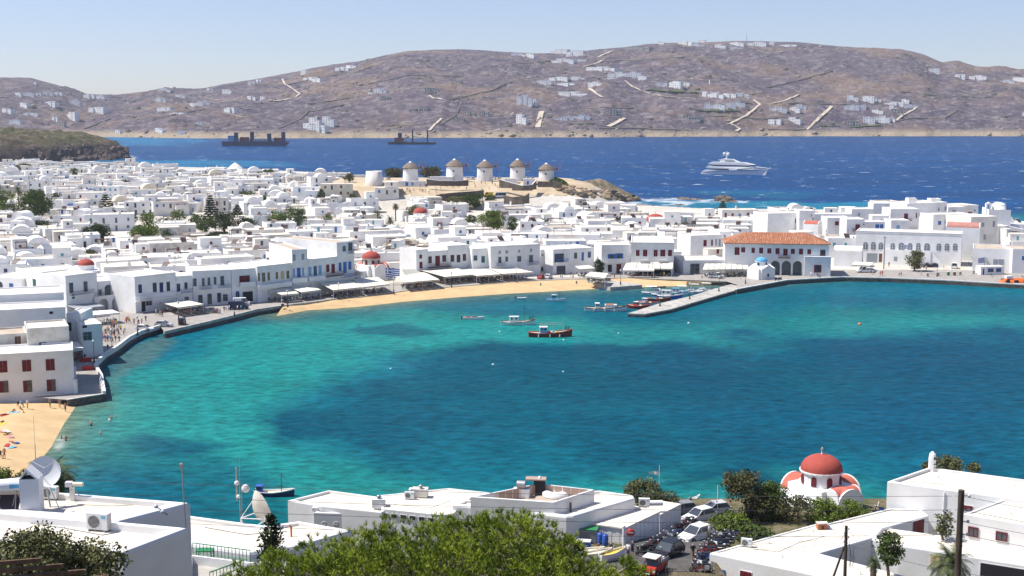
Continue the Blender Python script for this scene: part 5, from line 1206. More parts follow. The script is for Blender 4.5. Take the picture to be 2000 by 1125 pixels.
def vegetation():
 T = tree
 T('rounded bright green tree at the far left edge of town', 6, 412, 60, 42, 'bright')
 T('largest dark green round tree at the left of town', 72, 426, 74, 54, 'leaf', det=1.6)
 T('dark brownish tree left of the big round tree', 44, 420, 40, 36, 'brown')
 p = hit(37, 408); palm('tall palm rising over the dark trees at far left', p, 8.5, 3.9, 3, .25)
 norfolk('tall layered conifer with open tiers left of centre', 208, 430, 42, 54)
 norfolk('dense pointed dark conifer in the town garden', 412, 432, 30, 54, 2)
 norfolk('small layered conifer beside the green doored building', 464, 424, 24, 26)
 norfolk('little layered conifer above the far rooftops', 468, 376, 26, 25, .8)
 norfolk('pale open conifer behind the town centre', 628, 400, 26, 30, .7)
 norfolk('lone conifer standing at the edge of the sea', 1411, 424, 26, 34, 1.3)
 T('flat dark green tree under the little layered conifer', 482, 388, 46, 12, 'leaf')
 T('dark spreading pine in front of the grey villa', 190, 474, 66, 36, 'dark', det=1.3)
 T('wide light green bushes right of the grey villa', 285, 482, 72, 40, 'bright', det=1.5)
 T('light green bush tail beside the wide bushes', 330, 474, 50, 24, 'leaf')
 T('dark low pine left of the white cube villa', 78, 462, 52, 32, 'dark'); T('grey green shrub below the dark low pine', 66, 456, 34, 22, 'olive')
 T('flat dark shrub on the central rooftops', 430, 475, 62, 18, 'dark')
 for i, (x, y, w, h, k, l) in enumerate([(252, 436, 44, 22, 'leaf', 'green garden shrub nearest the tall layered conifer'), (290, 440, 40, 24, 'bright', 'light garden shrub in the middle of the green belt'), (322, 446, 34, 20, 'dark', 'dark garden shrub in the middle of the green belt'), (348, 436, 36, 26, 'bright', 'light garden tree left of the pointed conifer'), (384, 440, 34, 20, 'leaf', 'green garden shrub touching the pointed conifer'), (440, 448, 60, 30, 'dark', 'dark mass of garden trees right of the pointed conifer'), (478, 446, 56, 18, 'dark', 'dark hedge right of the small layered conifer'), (405, 448, 50, 24, 'leaf', 'leafy garden tree at the foot of the pointed conifer')]): T(l, x, y, w, h, k)
 T('rounded olive green tree between white houses, left of centre', 545, 446, 50, 34, 'bright'); T('taller olive green tree of the pair left of centre', 574, 448, 54, 42, 'leaf')
 p = hit(735, 440); palm('big dark palm in the middle of town', p, 3.6, 4.6, 5, .1, 44); p = hit(762, 440); palm('short palm beside the big dark palm', p, 2.0, 3.2, 8, .1, 30)
 p = hit(773, 432); palm('shaggy palm with a brown skirt of dead fronds', p, 6.4, 2.3, 9, .65, 46)
 T('brown olive tree behind the small red dome', 812, 428, 44, 26, 'olive')
 T('small bluish green tree left of the bright clump', 920, 446, 30, 26, 'leaf'); T('bright yellow green tree clump in the middle of town', 960, 449, 62, 36, 'bright', det=1.4); T('little green tree at right end of the bright clump', 1000, 448, 26, 24, 'leaf')
 T('dark olive bush above the parked cars, left one', 892, 404, 50, 20, 'olive'); T('dark olive bush above the parked cars, middle one', 925, 402, 50, 20, 'leaf'); T('small dark bush right of the olive bushes', 958, 397, 26, 12, 'leaf')
 T('brownish wind swept trees left of leftmost windmill', 768, 350, 46, 22, 'brown', loc=D(768, 350, 700)); T('brownish wind swept trees right of leftmost windmill', 840, 350, 50, 23, 'brown', loc=D(840, 350, 700))
 T('dark tree behind the dull red dome', 178, 512, 28, 24, 'leaf'); T('dark green tree near the yellow far house', 147, 350, 26, 20, 'leaf'); T('dark round tree at the far left shore', 34, 342, 28, 18, 'leaf')
 T('dark tree by the sea at the far left', 50, 334, 30, 14, 'dark'); p = hit(265, 338); palm('tiny palm against the sea at far left', p, 3.5, 2.4, 4)
 T('small bush on the far left skyline', 340, 347, 18, 10, 'leaf'); T('small dark bush left of the pointed tower', 412, 343, 16, 8, 'dark'); T('small dark bush touching the pointed tower', 428, 344, 16, 8, 'dark')
 T('dark tree on the shore right of the pointed tower', 522, 350, 44, 16, 'leaf'); T('pink flowering shrub behind the town, left one', 556, 358, 10, 12, 'pink', name='flower_shrub', cat='shrub'); T('pink flowering shrub behind the town, right one', 569, 357, 9, 11, 'pink', name='flower_shrub', cat='shrub'); T('green shrub beside the pink flowering shrubs', 578, 358, 14, 10, 'leaf')
 T('small dark bush on the low shore behind rooftops', 682, 350, 24, 9, 'brown'); T('round bush on a roof near the grey mansion', 1062, 421, 8, 6, 'leaf'); T('dark leaning tree beside a grey stone ruin', 1150, 437, 20, 16, 'brown')
 T('green tree growing against the arched hall', 1787, 524, 42, 34, 'olive', name='tree', det=1.3); T('bushy tree behind the kiosk with flag', 1921, 522, 38, 28, 'leaf'); T('clipped dark hedge right of the pale corner house', 1966, 472, 30, 20, 'leaf', name='hedge', cat='hedge'); T('dark green vine tree in the alley by blue shuttered house', 1170, 533, 20, 26, 'dark')
 for x, y, w, h, k, wh in [(110, 395, 22, 14, 'leaf', 'right of the big dark round tree'), (245, 368, 20, 12, 'dark', 'above the tall layered conifer'), (330, 372, 18, 12, 'leaf', 'in the middle of the left quarter'), (520, 400, 24, 14, 'leaf', 'above the olive green pair'), (640, 440, 24, 16, 'bright', 'left of the big town palm'), (690, 400, 20, 14, 'leaf', 'below the roofless mill'), (850, 440, 24, 14, 'leaf', 'left of the bluish green tree'), (1060, 445, 22, 14, 'leaf', 'right of the bright clump'), (1210, 440, 20, 12, 'dark', 'left of the pink red dome'), (1340, 450, 20, 12, 'leaf', 'right of the pink red dome'), (1480, 442, 18, 12, 'leaf', 'behind the tiled roof'), (1645, 505, 24, 18, 'leaf', 'behind the vaulted shed'), (120, 470, 26, 16, 'olive', 'left of the dark spreading pine'), (520, 480, 26, 14, 'leaf', 'right of the flat rooftop shrub')]: T(f'small {dict(leaf="green", dark="dark", bright="bright", olive="grey green")[k]} tree between houses {wh}', x, y, w, h+4, k)
 # ground cover of the slope under the mills
 rs = np.random.RandomState(4); n = 9000; x = rs.uniform(12, 52, n); y = rs.uniform(640, 720, n); px, py = proj(x, y, zground(x, y)); ok = (px > 1040) & (px < 1125) & (sdist(px, py, [(1040, 385), (1085, 352), (1100, 358), (1125, 380), (1128, 395), (1065, 392)]) > -4)
 x, y = x[ok], y[ok]; z = zground(x, y)+rs.random(len(x))*.5; V, F = leafquads(np.stack([x, y, z], -1), .9, rs, .3); o = link('scrub', npmesh('scrub', V, F, ['leaf'], smooth=False)); o['kind'] = 'stuff'
# ---------------------------------------------------------------- people
_pc = {}
def body(pose):
 """one continuous skinned figure: joints with radii, grown by the Skin modifier"""
 if pose in _pc: return _pc[pose]
 J = {}; 
 if pose == 'sit':
  J = dict(pel=(0, 0, .5, .15), ch=(0, .03, .95, .15), nk=(0, 0, 1.12, .06), hd=(0, -.02, 1.32, .105), kl=(-.11, -.42, .52, .075), kr=(.11, -.42, .52, .075), fl=(-.12, -.45, .08, .045), fr=(.12, -.45, .08, .045), tl=(-.12, -.6, .04, .035), tr=(.12, -.6, .04, .035), el=(-.26, -.06, .78, .042), er=(.26, -.06, .78, .042), hl=(-.2, -.3, .68, .03), hr=(.2, -.3, .68, .03), sl=(-.18, .02, 1.03, .06), sr=(.18, .02, 1.03, .06))
 elif pose == 'lie':
  J = dict(pel=(0, 0, .12, .14), ch=(0, .45, .16, .14), nk=(0, .62, .17, .06), hd=(0, .82, .2, .105), kl=(-.12, -.45, .3, .07), kr=(.11, -.45, .12, .075), fl=(-.12, -.8, .06, .045), fr=(.12, -.85, .06, .045), tl=(-.12, -.86, .14, .03), tr=(.12, -.9, .14, .03), el=(-.34, .3, .08, .04), er=(.34, .3, .08, .04), hl=(-.3, .02, .07, .03), hr=(.3, .02, .07, .03), sl=(-.18, .52, .16, .06), sr=(.18, .52, .16, .06))
 else:
  w = .22 if pose == 'walk' else .03
  J = dict(pel=(0, 0, .92, .145), ch=(0, .0, 1.34, .15), nk=(0, 0, 1.5, .06), hd=(0, -.02, 1.66, .105), kl=(-.10, -w, .50, .07), kr=(.10, w*.5, .50, .07), fl=(-.10, -w*.9, .08, .045), fr=(.10, w*1.7, .10, .045), tl=(-.11, -w*.9-.14, .04, .035), tr=(.11, w*1.7-.13, .05, .035), el=(-.27, w*.5, 1.13, .042), er=(.27, -w*.4, 1.13, .042), hl=(-.28, w*.3-.05, .86, .034), hr=(.28, -w*1.2, .9, .034), sl=(-.19, 0, 1.42, .06), sr=(.19, 0, 1.42, .06))
 K = list(J); E = [('pel', 'ch'), ('ch', 'nk'), ('nk', 'hd'), ('ch', 'sl'), ('ch', 'sr'), ('sl', 'el'), ('el', 'hl'), ('sr', 'er'), ('er', 'hr'), ('pel', 'kl'), ('pel', 'kr'), ('kl', 'fl'), ('kr', 'fr'), ('fl', 'tl'), ('fr', 'tr')]
 me = bpy.data.meshes.new('body'); me.from_pydata([J[k][:3] for k in K], [(K.index(a), K.index(b)) for a, b in E], [])
 o = bpy.data.objects.new('tmp_body', me); COL.objects.link(o); md = o.modifiers.new('s', 'SKIN'); o.modifiers.new('u', 'SUBSURF').levels = 1
 for i, k in enumerate(K):
  v = me.skin_vertices[0].data[i]; r = J[k][3]; v.radius = (r*1.15, r*.85) if k in ('pel', 'ch') else (r, r); v.use_root = (k == 'pel')
 dg = bpy.context.evaluated_depsgraph_get(); dg.update(); ev = o.evaluated_get(dg); m2 = bpy.data.meshes.new_from_object(ev)
 bpy.data.objects.remove(o); _pc[pose] = m2; return m2
_pm = {}
def person_mesh(pose, top, bot, hair='hair'):
 key = (pose, top, bot, hair)
 if key in _pm: return _pm[key]
 me = body(pose).copy(); me.name = 'person'
 for n in ('skin', 'p_'+top if top != 'skin' else 'skin', 'p_'+bot if bot != 'skin' else 'skin', hair): me.materials.append(MATS[n])
 for p in me.polygons:
  c = p.center; p.use_smooth = True
  if pose == 'lie': y = c.y; k = 3 if (y > .84) else 0 if y > .6 or abs(c.x) > .24 else 1 if y > .12 else 2 if y > -.3 else 0
  elif pose == 'sit': z = c.z; k = 3 if (z > 1.36 or (z > 1.25 and c.y > .03)) else 0 if z > 1.12 or (abs(c.x) > .24 and z < .85) else 1 if z > .62 and c.y > -.2 else 2 if (z > .4 and c.y > -.36) else 0
  else: z = c.z; k = 3 if (z > 1.71 or (z > 1.58 and c.y > .02)) else 0 if z > 1.49 or (abs(c.x) > .225 and z < 1.2) else 1 if z > .98 else 2 if z > .5 else 0
  p.material_index = k
 _pm[key] = me; return me
TOPS = ['white', 'navy', 'red', 'skyblue', 'black', 'grey', 'pink', 'yellow', 'white', 'green', 'teal', 'orange', 'beige', 'blue', 'cream', 'skin']; BOTS = ['navy', 'grey', 'black', 'beige', 'blue', 'brown', 'white', 'red']
PN = {}
def person(px, py, where, pose='stand', top=None, bot=None, rz=None, grp=None, loc=None, R=rnd, hair=None):
 p = loc or hit(px, py)
 if p is None: return
 top = top or R.choice(TOPS); bot = bot or R.choice(BOTS); ps = dict(stand='standing', walk='walking', sit='sitting', lie='lying')[pose]
 me = person_mesh(pose, top, bot, hair or R.choice(['hair', 'hair', 'wood', 'p_beige']))
 o = link('person', me, None, p, R.random()*6.28 if rz is None else rz); s = R.uniform(.93, 1.05); o.scale = (s, s, s)
 nm = lambda c: {'skin': 'bare', 'skyblue': 'light blue'}.get(c, c)
 tag(o, (f'{ps} person in {nm(top)} top and {nm(bot)} shorts ' if top != 'skin' else f'{ps} bare chested person in {nm(bot)} shorts ')+where, 'person', grp); return o
def shore_people():
 R = random.Random(21)
 P = [(202, 668, 'walk', 'red', 'red'), (206, 655, 'walk'), (213, 655, 'walk'), (229, 652, 'walk'), (236, 648, 'walk'), (226, 671, 'walk', 'black', 'black'), (233, 671, 'stand', 'navy', 'grey'), (188, 684, 'walk', 'blue', 'navy'), (193, 684, 'walk', 'white', 'skyblue'), (177, 692, 'walk', 'red', 'pink'), (211, 688, 'walk', 'navy', 'navy'), (166, 706, 'stand'), (155, 706, 'walk'), (161, 715, 'walk'), (146, 712, 'stand'), (170, 724, 'walk', 'white', 'blue'), (164, 736, 'walk', 'blue', 'beige'), (153, 745, 'stand'), (220, 640, 'stand'), (228, 640, 'stand'), (195, 648, 'stand', 'blue', 'navy'), (200, 646, 'sit'), (248, 632, 'stand'), (253, 632, 'walk'), (262, 634, 'walk'), (285, 630, 'stand', 'navy', 'navy'), (277, 634, 'stand'), (271, 637, 'walk'), (313, 619, 'walk'), (317, 620, 'walk'), (305, 617, 'stand', 'white', 'beige'),
         (213, 664, 'walk'), (216, 668, 'walk'), (220, 672, 'walk', 'beige', 'brown'), (208, 662, 'stand', 'navy', 'navy'), (219, 655, 'stand', 'grey', 'black'), (242, 655, 'walk', 'white', 'navy'), (184, 700, 'walk', 'white', 'beige'), (172, 702, 'walk', 'teal', 'white'), (424, 614, 'stand', 'red', 'red'), (430, 614, 'walk', 'white', 'blue'), (438, 611, 'walk', 'navy', 'navy'), (442, 608, 'walk', 'white', 'grey'), (448, 608, 'walk', 'white', 'blue'), (464, 608, 'walk', 'white', 'navy'), (471, 609, 'walk'), (487, 590, 'stand', 'white', 'white'), (505, 588, 'stand', 'pink', 'red'), (571, 592, 'walk', 'white', 'skyblue'), (589, 591, 'walk'), (603, 590, 'walk', 'white', 'blue'), (623, 586, 'walk'), (640, 583, 'walk'), (652, 582, 'stand'), (868, 561, 'walk', 'navy', 'black'), (798, 565, 'stand', 'blue', 'blue'), (891, 560, 'stand'), (930, 553, 'walk'), (937, 555, 'walk', 'white', 'white'), (982, 557, 'walk'), (1009, 558, 'walk'), (1021, 549, 'stand'), (1050, 550, 'walk', 'red', 'navy'), (1056, 563, 'walk', 'teal', 'black'), (1095, 545, 'stand', 'navy', 'blue'), (1098, 546, 'stand'), (1126, 560, 'walk', 'navy', 'grey'), (1115, 544, 'walk'), (1119, 547, 'stand'), (1200, 551, 'stand', 'black', 'black'), (1236, 550, 'sit', 'pink', 'white'), (1278, 551, 'walk', 'brown', 'black'), (1297, 541, 'stand', 'yellow', 'yellow'), (1371, 548, 'stand', 'grey', 'grey'), (1446, 552, 'walk', 'beige', 'white'), (1535, 538, 'stand'), (1584, 541, 'walk', 'white', 'white'), (1596, 542, 'stand', 'grey', 'navy'), (1736, 522, 'walk', 'black', 'black'), (1804, 526, 'stand', 'navy', 'navy'), (1809, 528, 'stand', 'white', 'red'), (1820, 522, 'walk', 'white', 'beige'), (1719, 539, 'walk', 'pink', 'red'), (1723, 539, 'walk', 'red', 'red'), (1756, 540, 'walk', 'white', 'blue'), (1760, 539, 'walk', 'pink', 'navy'), (1799, 539, 'stand', 'white', 'grey'), (1704, 538, 'stand', 'white', 'beige'), (1892, 520, 'stand', 'skyblue', 'blue'), (1935, 542, 'sit', 'black', 'white'), (1898, 492, 'stand', 'black', 'black')]
 for q in P:
  px, py, ps = q[:3]; w = 'on the harbour promenade '; 
  for x0, x1, s in [(0, 215, 'near the white sea wall corner'), (215, 240, 'in the crowd by the sea wall'), (240, 330, 'by the parked taxi'), (330, 500, 'near the dark van'), (500, 660, 'before the left cafe awnings'), (660, 960, 'along the beach walk'), (960, 1160, 'by the beach square'), (1160, 1350, 'near the little jetty'), (1350, 1500, 'by the pier root'), (1500, 1650, 'before the town hall'), (1650, 1780, 'on the quay car park'), (1780, 2000, 'at the right hand quay')]:
   if x0 <= px < x1: w = s
  person(px, py, w, ps, *(q[3:5] if len(q) > 3 else (None, None)), grp='people on the harbour front', R=R)
 for i in range(44): a = R.gauss(208, 22); person(a, 690-(a-170)*.62+R.uniform(-16, 6), 'in the crowd on the promenade corner', R.choice(['walk', 'stand']), grp='people on the harbour front', R=R)
 for i in range(46):                      # crowd below the mills
  a, b = (R.gauss(800, 26), R.uniform(371, 380)) if i < 26 else (R.uniform(815, 975), R.uniform(358, 374)); person(a, b, 'on the windmill hill '+('below the leftmost windmill' if a < 830 else 'below the second windmill' if a < 905 else 'below the middle windmill'), R.choice(['stand', 'walk']), grp='visitors on the windmill hill', R=R)
 for i in range(5): person(1085+R.uniform(-8, 9), 356+R.uniform(0, 7), 'near the rightmost windmill', 'stand', grp='visitors on the windmill hill', R=R)
 for x, y, ps, t_, b_ in [(6, 811, 'lie', 'skin', 'red'), (26, 805, 'lie', 'skin', 'navy'), (40, 808, 'sit', 'skin', 'red'), (36, 796, 'sit', 'navy', 'navy'), (41, 797, 'sit', 'skyblue', 'navy'), (54, 799, 'stand', 'white', 'yellow'), (98, 797, 'stand', 'skin', 'green'), (117, 798, 'stand', 'skin', 'beige'), (128, 806, 'stand', 'skin', 'black'), (4, 826, 'lie', 'skin', 'maroon'), (14, 850, 'lie', 'yellow', 'black'), (6, 846, 'lie', 'skin', 'pink'), (24, 864, 'lie', 'skin', 'orange'), (9, 898, 'stand', 'skin', 'maroon'), (1, 898, 'sit', 'black', 'black')]:
  person(x, y, 'on the bathing beach', ps, t_, b_, grp='bathers on the small beach', R=R)
 for x, y, ps, t_, b_ in [(120, 857, 'stand', 'skin', 'black'), (129, 861, 'stand', 'skin', 'black'), (178, 832, 'stand', 'skin', 'navy'), (214, 823, 'stand', 'white', 'black'), (217, 817, 'stand', 'skin', 'black'), (225, 816, 'stand', 'skin', 'navy'), (196, 848, 'stand', 'skin', 'black')]:
  p = G(x, y, 0); o = person(x, y, 'wading in the shallow turquoise water', ps, t_, b_, grp='bathers in the water', R=R, loc=Vector((p.x, p.y, -1.05 if x > 190 else -.75)))
 TW = ['p_red', 'p_skyblue', 'p_yellow', 'p_white', 'p_pink', 'p_blue']
 for i, (x, y) in enumerate([(8, 813), (28, 807), (5, 828), (12, 845), (18, 853), (26, 866), (12, 871), (20, 878)]):
  p = hit(x, y); b = MB().mat(TW[i % 6]); b.box(-.45, -.95, .005, .45, .95, .03); o = b.build('towel', None, p, R.random()*3); tag(o, f"{TW[i % 6][2:].replace('sky', 'sky ')} beach towel {['under the lying bather', 'beside a sitting bather', 'near the left picture edge', 'in the middle of the sand', 'close to the yellow bather', 'near the wet sand', 'at the lower beach', 'lowest on the beach'][i]}", 'towel', 'beach towels')
# ---------------------------------------------------------------- awnings with tables below
def awning(label, FL, FR, BR, BL, zf=2.9, zb=3.5, m='awning', n=5, flap=True, tables=True, group='cafe awnings', posts=True, free=False):
 bl = lambda q: D(q[0], q[1], YG(np.interp(q[0], BLX, BLY))-.25)
 if free: a, b, c, d = G(*FL, zf), G(*FR, zf), G(*BR, zb), G(*BL, zb)
 else: a, b, c, d = G(*FL, 3.85), G(*FR, 3.85), bl(BR), bl(BL)
 o = Vector((a.x, a.y, 1.35))
 t = thing('awning', label, 'awning', o, 0, group)
 for i in range(n):
  u0, u1 = i/n+.006, (i+1)/n-.006; p = [a.lerp(b, u0)-o, a.lerp(b, u1)-o, d.lerp(c, u1)-o, d.lerp(c, u0)-o]; q = [v+Vector((0, 0, .05)) for v in p]
  sag = (p[0]+p[1]+p[2]+p[3])/4-Vector((0, 0, .06)); k = MB().mat(m); k.add(p+q, [(3, 2, 1, 0), (4, 5, 6, 7), (0, 1, 5, 4), (1, 2, 6, 5), (2, 3, 7, 6), (3, 0, 4, 7)]); k.build('canopy_panel', t)
  if flap: k = MB().mat(m); w = Vector((0, 0, -.38)); k.add([p[0], p[1], p[1]+w, p[0]+w], [(0, 1, 2, 3)]); k.build('valance', t)
 if posts:
  for u in ([0, 1] if n < 4 else [0, .5, 1]):
   for e, f in ((a, b), (d, c)):
    v = e.lerp(f, min(max(u, .02), .98))-o; MB().tube((v.x, v.y, -.6), (v.x, v.y, v.z-.01), .05, n=5, m='white_metal').build('post', t)
  k = MB().mat('metal_dark'); k.tube(a-o+Vector((0, 0, -.06)), b-o+Vector((0, 0, -.06)), .05, n=4); k.build('front_bar', t)
 if tables: AW.append((a, b, c, d, label))
 return t
AW = []
BLX = [121, 183, 237, 257, 338, 370, 447, 498, 568, 598, 633, 690, 785, 812, 873, 916, 957, 1055, 1160, 1233, 1318, 1420]
BLY = [616, 607, 601, 612, 601, 598, 594, 590, 582, 580, 576, 568, 553, 549, 544, 541, 541, 537, 532, 536, 537, 535]
def awnings():
 A = awning
 A('dark grey slanted awning under the green balcony doors', (150, 604), (204, 598), (186, 591), (126, 596), 3, 3.6, 'awning_grey', 4)
 A('white peaked tent canopy beside the arcade', (170, 617), (234, 611), (220, 605), (162, 609), 3.9, 4.1, 'awning_white', 4, free=True)
 A('small tilted striped canopy next to the white cube shop', (132, 664), (156, 657), (147, 642), (126, 645), 3.7, 4.4, 'awning_white', 6, tables=False, free=True)
 A('low white canopy box against the stacked white houses', (127, 686), (163, 680), (152, 667), (127, 668), 3.9, 4.3, 'awning_white', 3, free=True)
 A('square cream canopy in front of the white balustrade balcony', (347, 601), (398, 594), (362, 585.5), (311, 590.5), 2.9, 3.3, 'awning', 4)
 A('cream canopy below the pale yellow doors, left one', (526, 571), (576, 568), (556, 560), (518, 563), 2.9, 3.3, 'awning', 4)
 A('low cream canopy strip at the front of the left cafe', (549, 576), (584, 573), (578, 569), (540, 572), 3.7, 3.9, 'awning', 3, free=True)
 A('cream canopy below the pale yellow doors, right one', (588, 571), (627, 566), (606, 557), (562, 560.5), 2.9, 3.3, 'awning', 4)
 A('big cream canopy below the tallest harbour house', (650, 567), (706, 561), (684, 546), (620, 551.5), 2.9, 3.7, 'awning', 5)
 A('big cream canopy nearest the harbour red dome church', (708, 561), (761, 555), (738, 541), (687, 545.5), 2.9, 3.7, 'awning', 5)
 A('cream canopy right of the red domed church, front one', (790, 552), (859, 546), (828, 531), (770, 540), 2.9, 3.5, 'awning', 5)
 A('cream canopy right of the red domed church, rear one', (791, 538), (824, 533), (810, 526), (785, 527), 4.4, 4.7, 'awning', 3, posts=False)
 A('widest white canopy in front of the red balcony houses', (868, 541), (928, 536), (890, 522.5), (820, 527.5), 2.9, 3.6, 'awning', 6)
 A('cream canopy under the arched terrace', (930, 539), (979, 535.5), (946, 523), (893, 525.5), 2.9, 3.5, 'awning', 4)
 A('cream canopy in front of the grey mansion', (980, 535), (1043, 531.5), (1000, 522), (948, 522.5), 2.9, 3.4, 'awning', 5)
 A('small cream canopy at the back of the square', (1131, 526), (1163, 524), (1150, 518), (1123, 520), 3.9, 4.2, 'awning', 3, free=True)
 A('cream canopy over the little jetty kiosk', (1142, 539), (1182, 543), (1188, 534), (1153, 531), 3.7, 4.0, 'awning', 3, free=True)
 A('long cream sloping canopy below the maroon shuttered mansion', (1217, 524), (1314, 525), (1315, 512.5), (1223, 513), 2.9, 4.1, 'awning', 4)
 A('lower front flap canopy below the mansion', (1216, 528), (1278, 528.5), (1278, 525), (1217, 524.5), 3.7, 4.0, 'awning_white', 2, tables=False, free=True)
 A('cream ribbed canopy beside the blue domed chapel', (1372, 527), (1461, 525), (1462, 514.5), (1376, 515), 2.9, 4.0, 'awning', 8)
 A('small flat canopy on the quay car park', (1663, 517), (1700, 519), (1706, 513), (1668, 511.5), 3.7, 3.8, 'awning', 3, tables=False, free=True)
 A('white flat canopy of the harbour office at right', (1898, 503), (1976, 504), (1983, 498), (1908, 496), 4.3, 4.5, 'awning_white', 3, tables=False, free=True)
 R = random.Random(9)
 def table():
  t = thing('cafe_table', 'x', 'table'); MB().lathe([(.42, .70), (.42, .74), (.0, .741)], 10, m='p_white').build('tabletop', t); MB().tube((0, 0, 0), (0, 0, .7), .04, n=5, m='metal_dark').build('leg', t); return t
 def chair():
  t = thing('cafe_chair', 'x', 'chair'); MB().box(-.22, -.22, .42, .22, .22, .47, 'p_navy').build('seat', t); MB().box(-.22, .18, .471, .22, .22, .9, 'p_navy').build('backrest', t); b = MB().mat('metal_dark')
  for x in (-.2, .16): 
   for y in (-.2, .16): MB().box(x, y, 0, x+.04, y+.04, .419, 'metal_dark').build('leg', t)
  return t
 tb, chp = table(), chair(); ft = fc = True
 for k, (a, b, c, d, lab) in enumerate(AW):
  s = lab.replace(' canopy', '').replace(' awning', '')
  nn = max(3, int((b-a).length/2.2)); m = 2 if (d-a).length > 4 else 1
  for i in range(nn):
   for j in range(m):
    u = (i+.5)/nn; v = (j+.5)/m; p = a.lerp(b, u).lerp(d.lerp(c, u), .06+v*.75); p.z = PROM_Z+.004
    where = 'under the '+' '.join(lab.split()[:7]); 
    if ft: tb.location = p; tb['label'] = 'round white cafe table '+where; tb['group'] = 'cafe tables'; ft = False
    else: dup(tb, p, 0, 'round white cafe table '+where, 'cafe tables')
    for q in range(2):
     an = R.random()*1+q*3.14; pp = p+Vector((math.cos(an)*.75, math.sin(an)*.75, 0))
     if fc: chp.location = pp; chp['label'] = 'navy cafe chair '+where; chp['group'] = 'cafe chairs'; fc = False
     elif R.random() < .75: dup(chp, pp, an-math.pi/2, 'navy cafe chair '+where, 'cafe chairs')
     if R.random() < .42: person(0, 0, where, 'sit', grp='guests under the awnings', R=R, loc=pp+Vector((0, 0, -.02)), rz=an-math.pi/2)
def lamps_poles():
 def lamp():
  t = thing('street_lamp', 'x', 'street lamp'); b = MB(); b.tube((0, 0, 0), (0, 0, 3.9), .07, .05, 6, 'metal_dark'); b.build('post', t); b = MB(); b.lathe([(.3, 0), (.2, .4), (.14, 1.0)], 8, m='metal_dark'); b.build('base', t)
  b = MB(); b.lathe([(.07, 3.9), (.22, 4.0), (.26, 4.35), (.1, 4.6), (.0, 4.62)], 8, m='light_lens'); b.build('lantern', t); return t
 L = lamp(); first = True
 for x, y, w in [(219, 683, 'on the busy corner of the sea wall'), (184, 707, 'nearest the big guesthouse'), (269, 655, 'beside the white taxi'), (349, 624, 'where the two sea walls meet'), (458, 617, 'near the dark van'), (562, 600, 'at the left cafes'), (662, 584, 'where the sand begins'), (769, 573, 'beside the red dome church awnings'), (882, 561, 'above the middle of the beach'), (1009, 551, 'by the grey mansion'), (1212, 556, 'on the little jetty'), (1289, 598, 'second along the pier'), (1347, 584, 'in the middle of the pier'), (1404, 569, 'third along the pier'), (1456, 554, 'beside the blue domed chapel'), (1274, 541, 'in front of the mansion canopy'), (1830, 540, 'on the right hand quay'), (1922, 536, 'by the kiosk with flag')]:
  p = G(x, y, PROM_Z+.02 if not 1280 < x < 1410 else .97); lb = 'slim dark street lamp '+w
  if first: L.location = p; L['label'] = lb; L['group'] = 'street lamps along the harbour'; first = False
  else: dup(L, p, 0, lb, 'street lamps along the harbour')
 for i, (x, yt, yb, w) in enumerate([(1580, 411, 452, 'dark wooden pole standing behind the tiled roof'), (1728-2, 461, 512, 'thin drainpipe like pole on the arched hall front'), (1895, 458, 495, 'dark pole at the right corner of the arched hall'), (1828, 433, 453, 'short dark pole above the arched hall roof'), (118, 486, 518, 'dark pole among the left rooftops'), (187, 350, 370, 'thin pole in the far left quarter'), (59, 345, 376, 'dark pole left of the far palm'), (378, 362, 382, 'thin pole in the middle of far houses'), (637, 417, 434, 'dark pole near the olive green trees'), (1504, 435, 452, 'pole beside the white air conditioned roof'), (1402, 430, 455, 'pole behind the low shop')]):
  p = hit(x, yb+14); h = D(x, yt, p.y).z-p.z; t = thing('utility_pole', w, 'pole', p); MB().tube((0, 0, -1), (0, 0, h), .16, .11, 6, 'pole').build('post', t); MB().box(-.7, -.06, h-.6, .7, .06, h-.5, 'pole').build('crossarm', t)
 def flag(label, px, py, hgt, w, mats, rz=.2, p=None, fz=None):
  p = p or hit(px, py); t = thing('flag', label, 'flag', p, rz); MB().tube((0, 0, 0), (0, 0, hgt), .04, .03, 5, 'white_metal').build('pole', t); b = MB(); n = 9; W_ = w; H_ = w*.66; z0 = hgt-H_-.1
  nx = 10
  for i in range(nx):
   for j in range(n):
    x0, x1 = W_*i/nx, W_*(i+1)/nx; f = lambda x: .14*math.sin(x/W_*7)*(x/W_)
    m = mats[j % 2] if not (len(mats) > 2 and i < 4 and j > 3) else (mats[1] if (i == 1 or j == 6) else mats[0]); b.mat(m); g = lambda x: -x*.12
    b.add([(x0+.05, f(x0), z0+H_*j/n+g(x0)), (x1+.05, f(x1), z0+H_*j/n+g(x1)), (x1+.05, f(x1), z0+H_*(j+1)/n+g(x1)), (x0+.05, f(x0), z0+H_*(j+1)/n+g(x0))], [(0, 1, 2, 3)], True)
  b.build('cloth', t)
 flag('big blue and white striped flag beside the red dome church', 757, 562, 5.2, 4.2, ['p_blue', 'p_white', 'x'], .1, p=G(753, 556, 1.35)); flag('small blue and white flag on the town hall balcony', 1529, 0, 3.6, 1.6, ['p_blue', 'p_white', 'x'], 2.5, p=D(1529, 500, YG(536)-1.2)); flag('blue and white flag on the roadside kiosk', 1922, 0, 5.5, 2.4, ['p_blue', 'p_white', 'x'], 3.3, p=D(1923, 536, YG(536)-2)); flag('blue white flag hanging on the arched hall', 1765, 0, 2.2, 2.0, ['p_blue', 'p_white', 'x'], -.2, p=D(1764, 490, YG(518)-1.5))
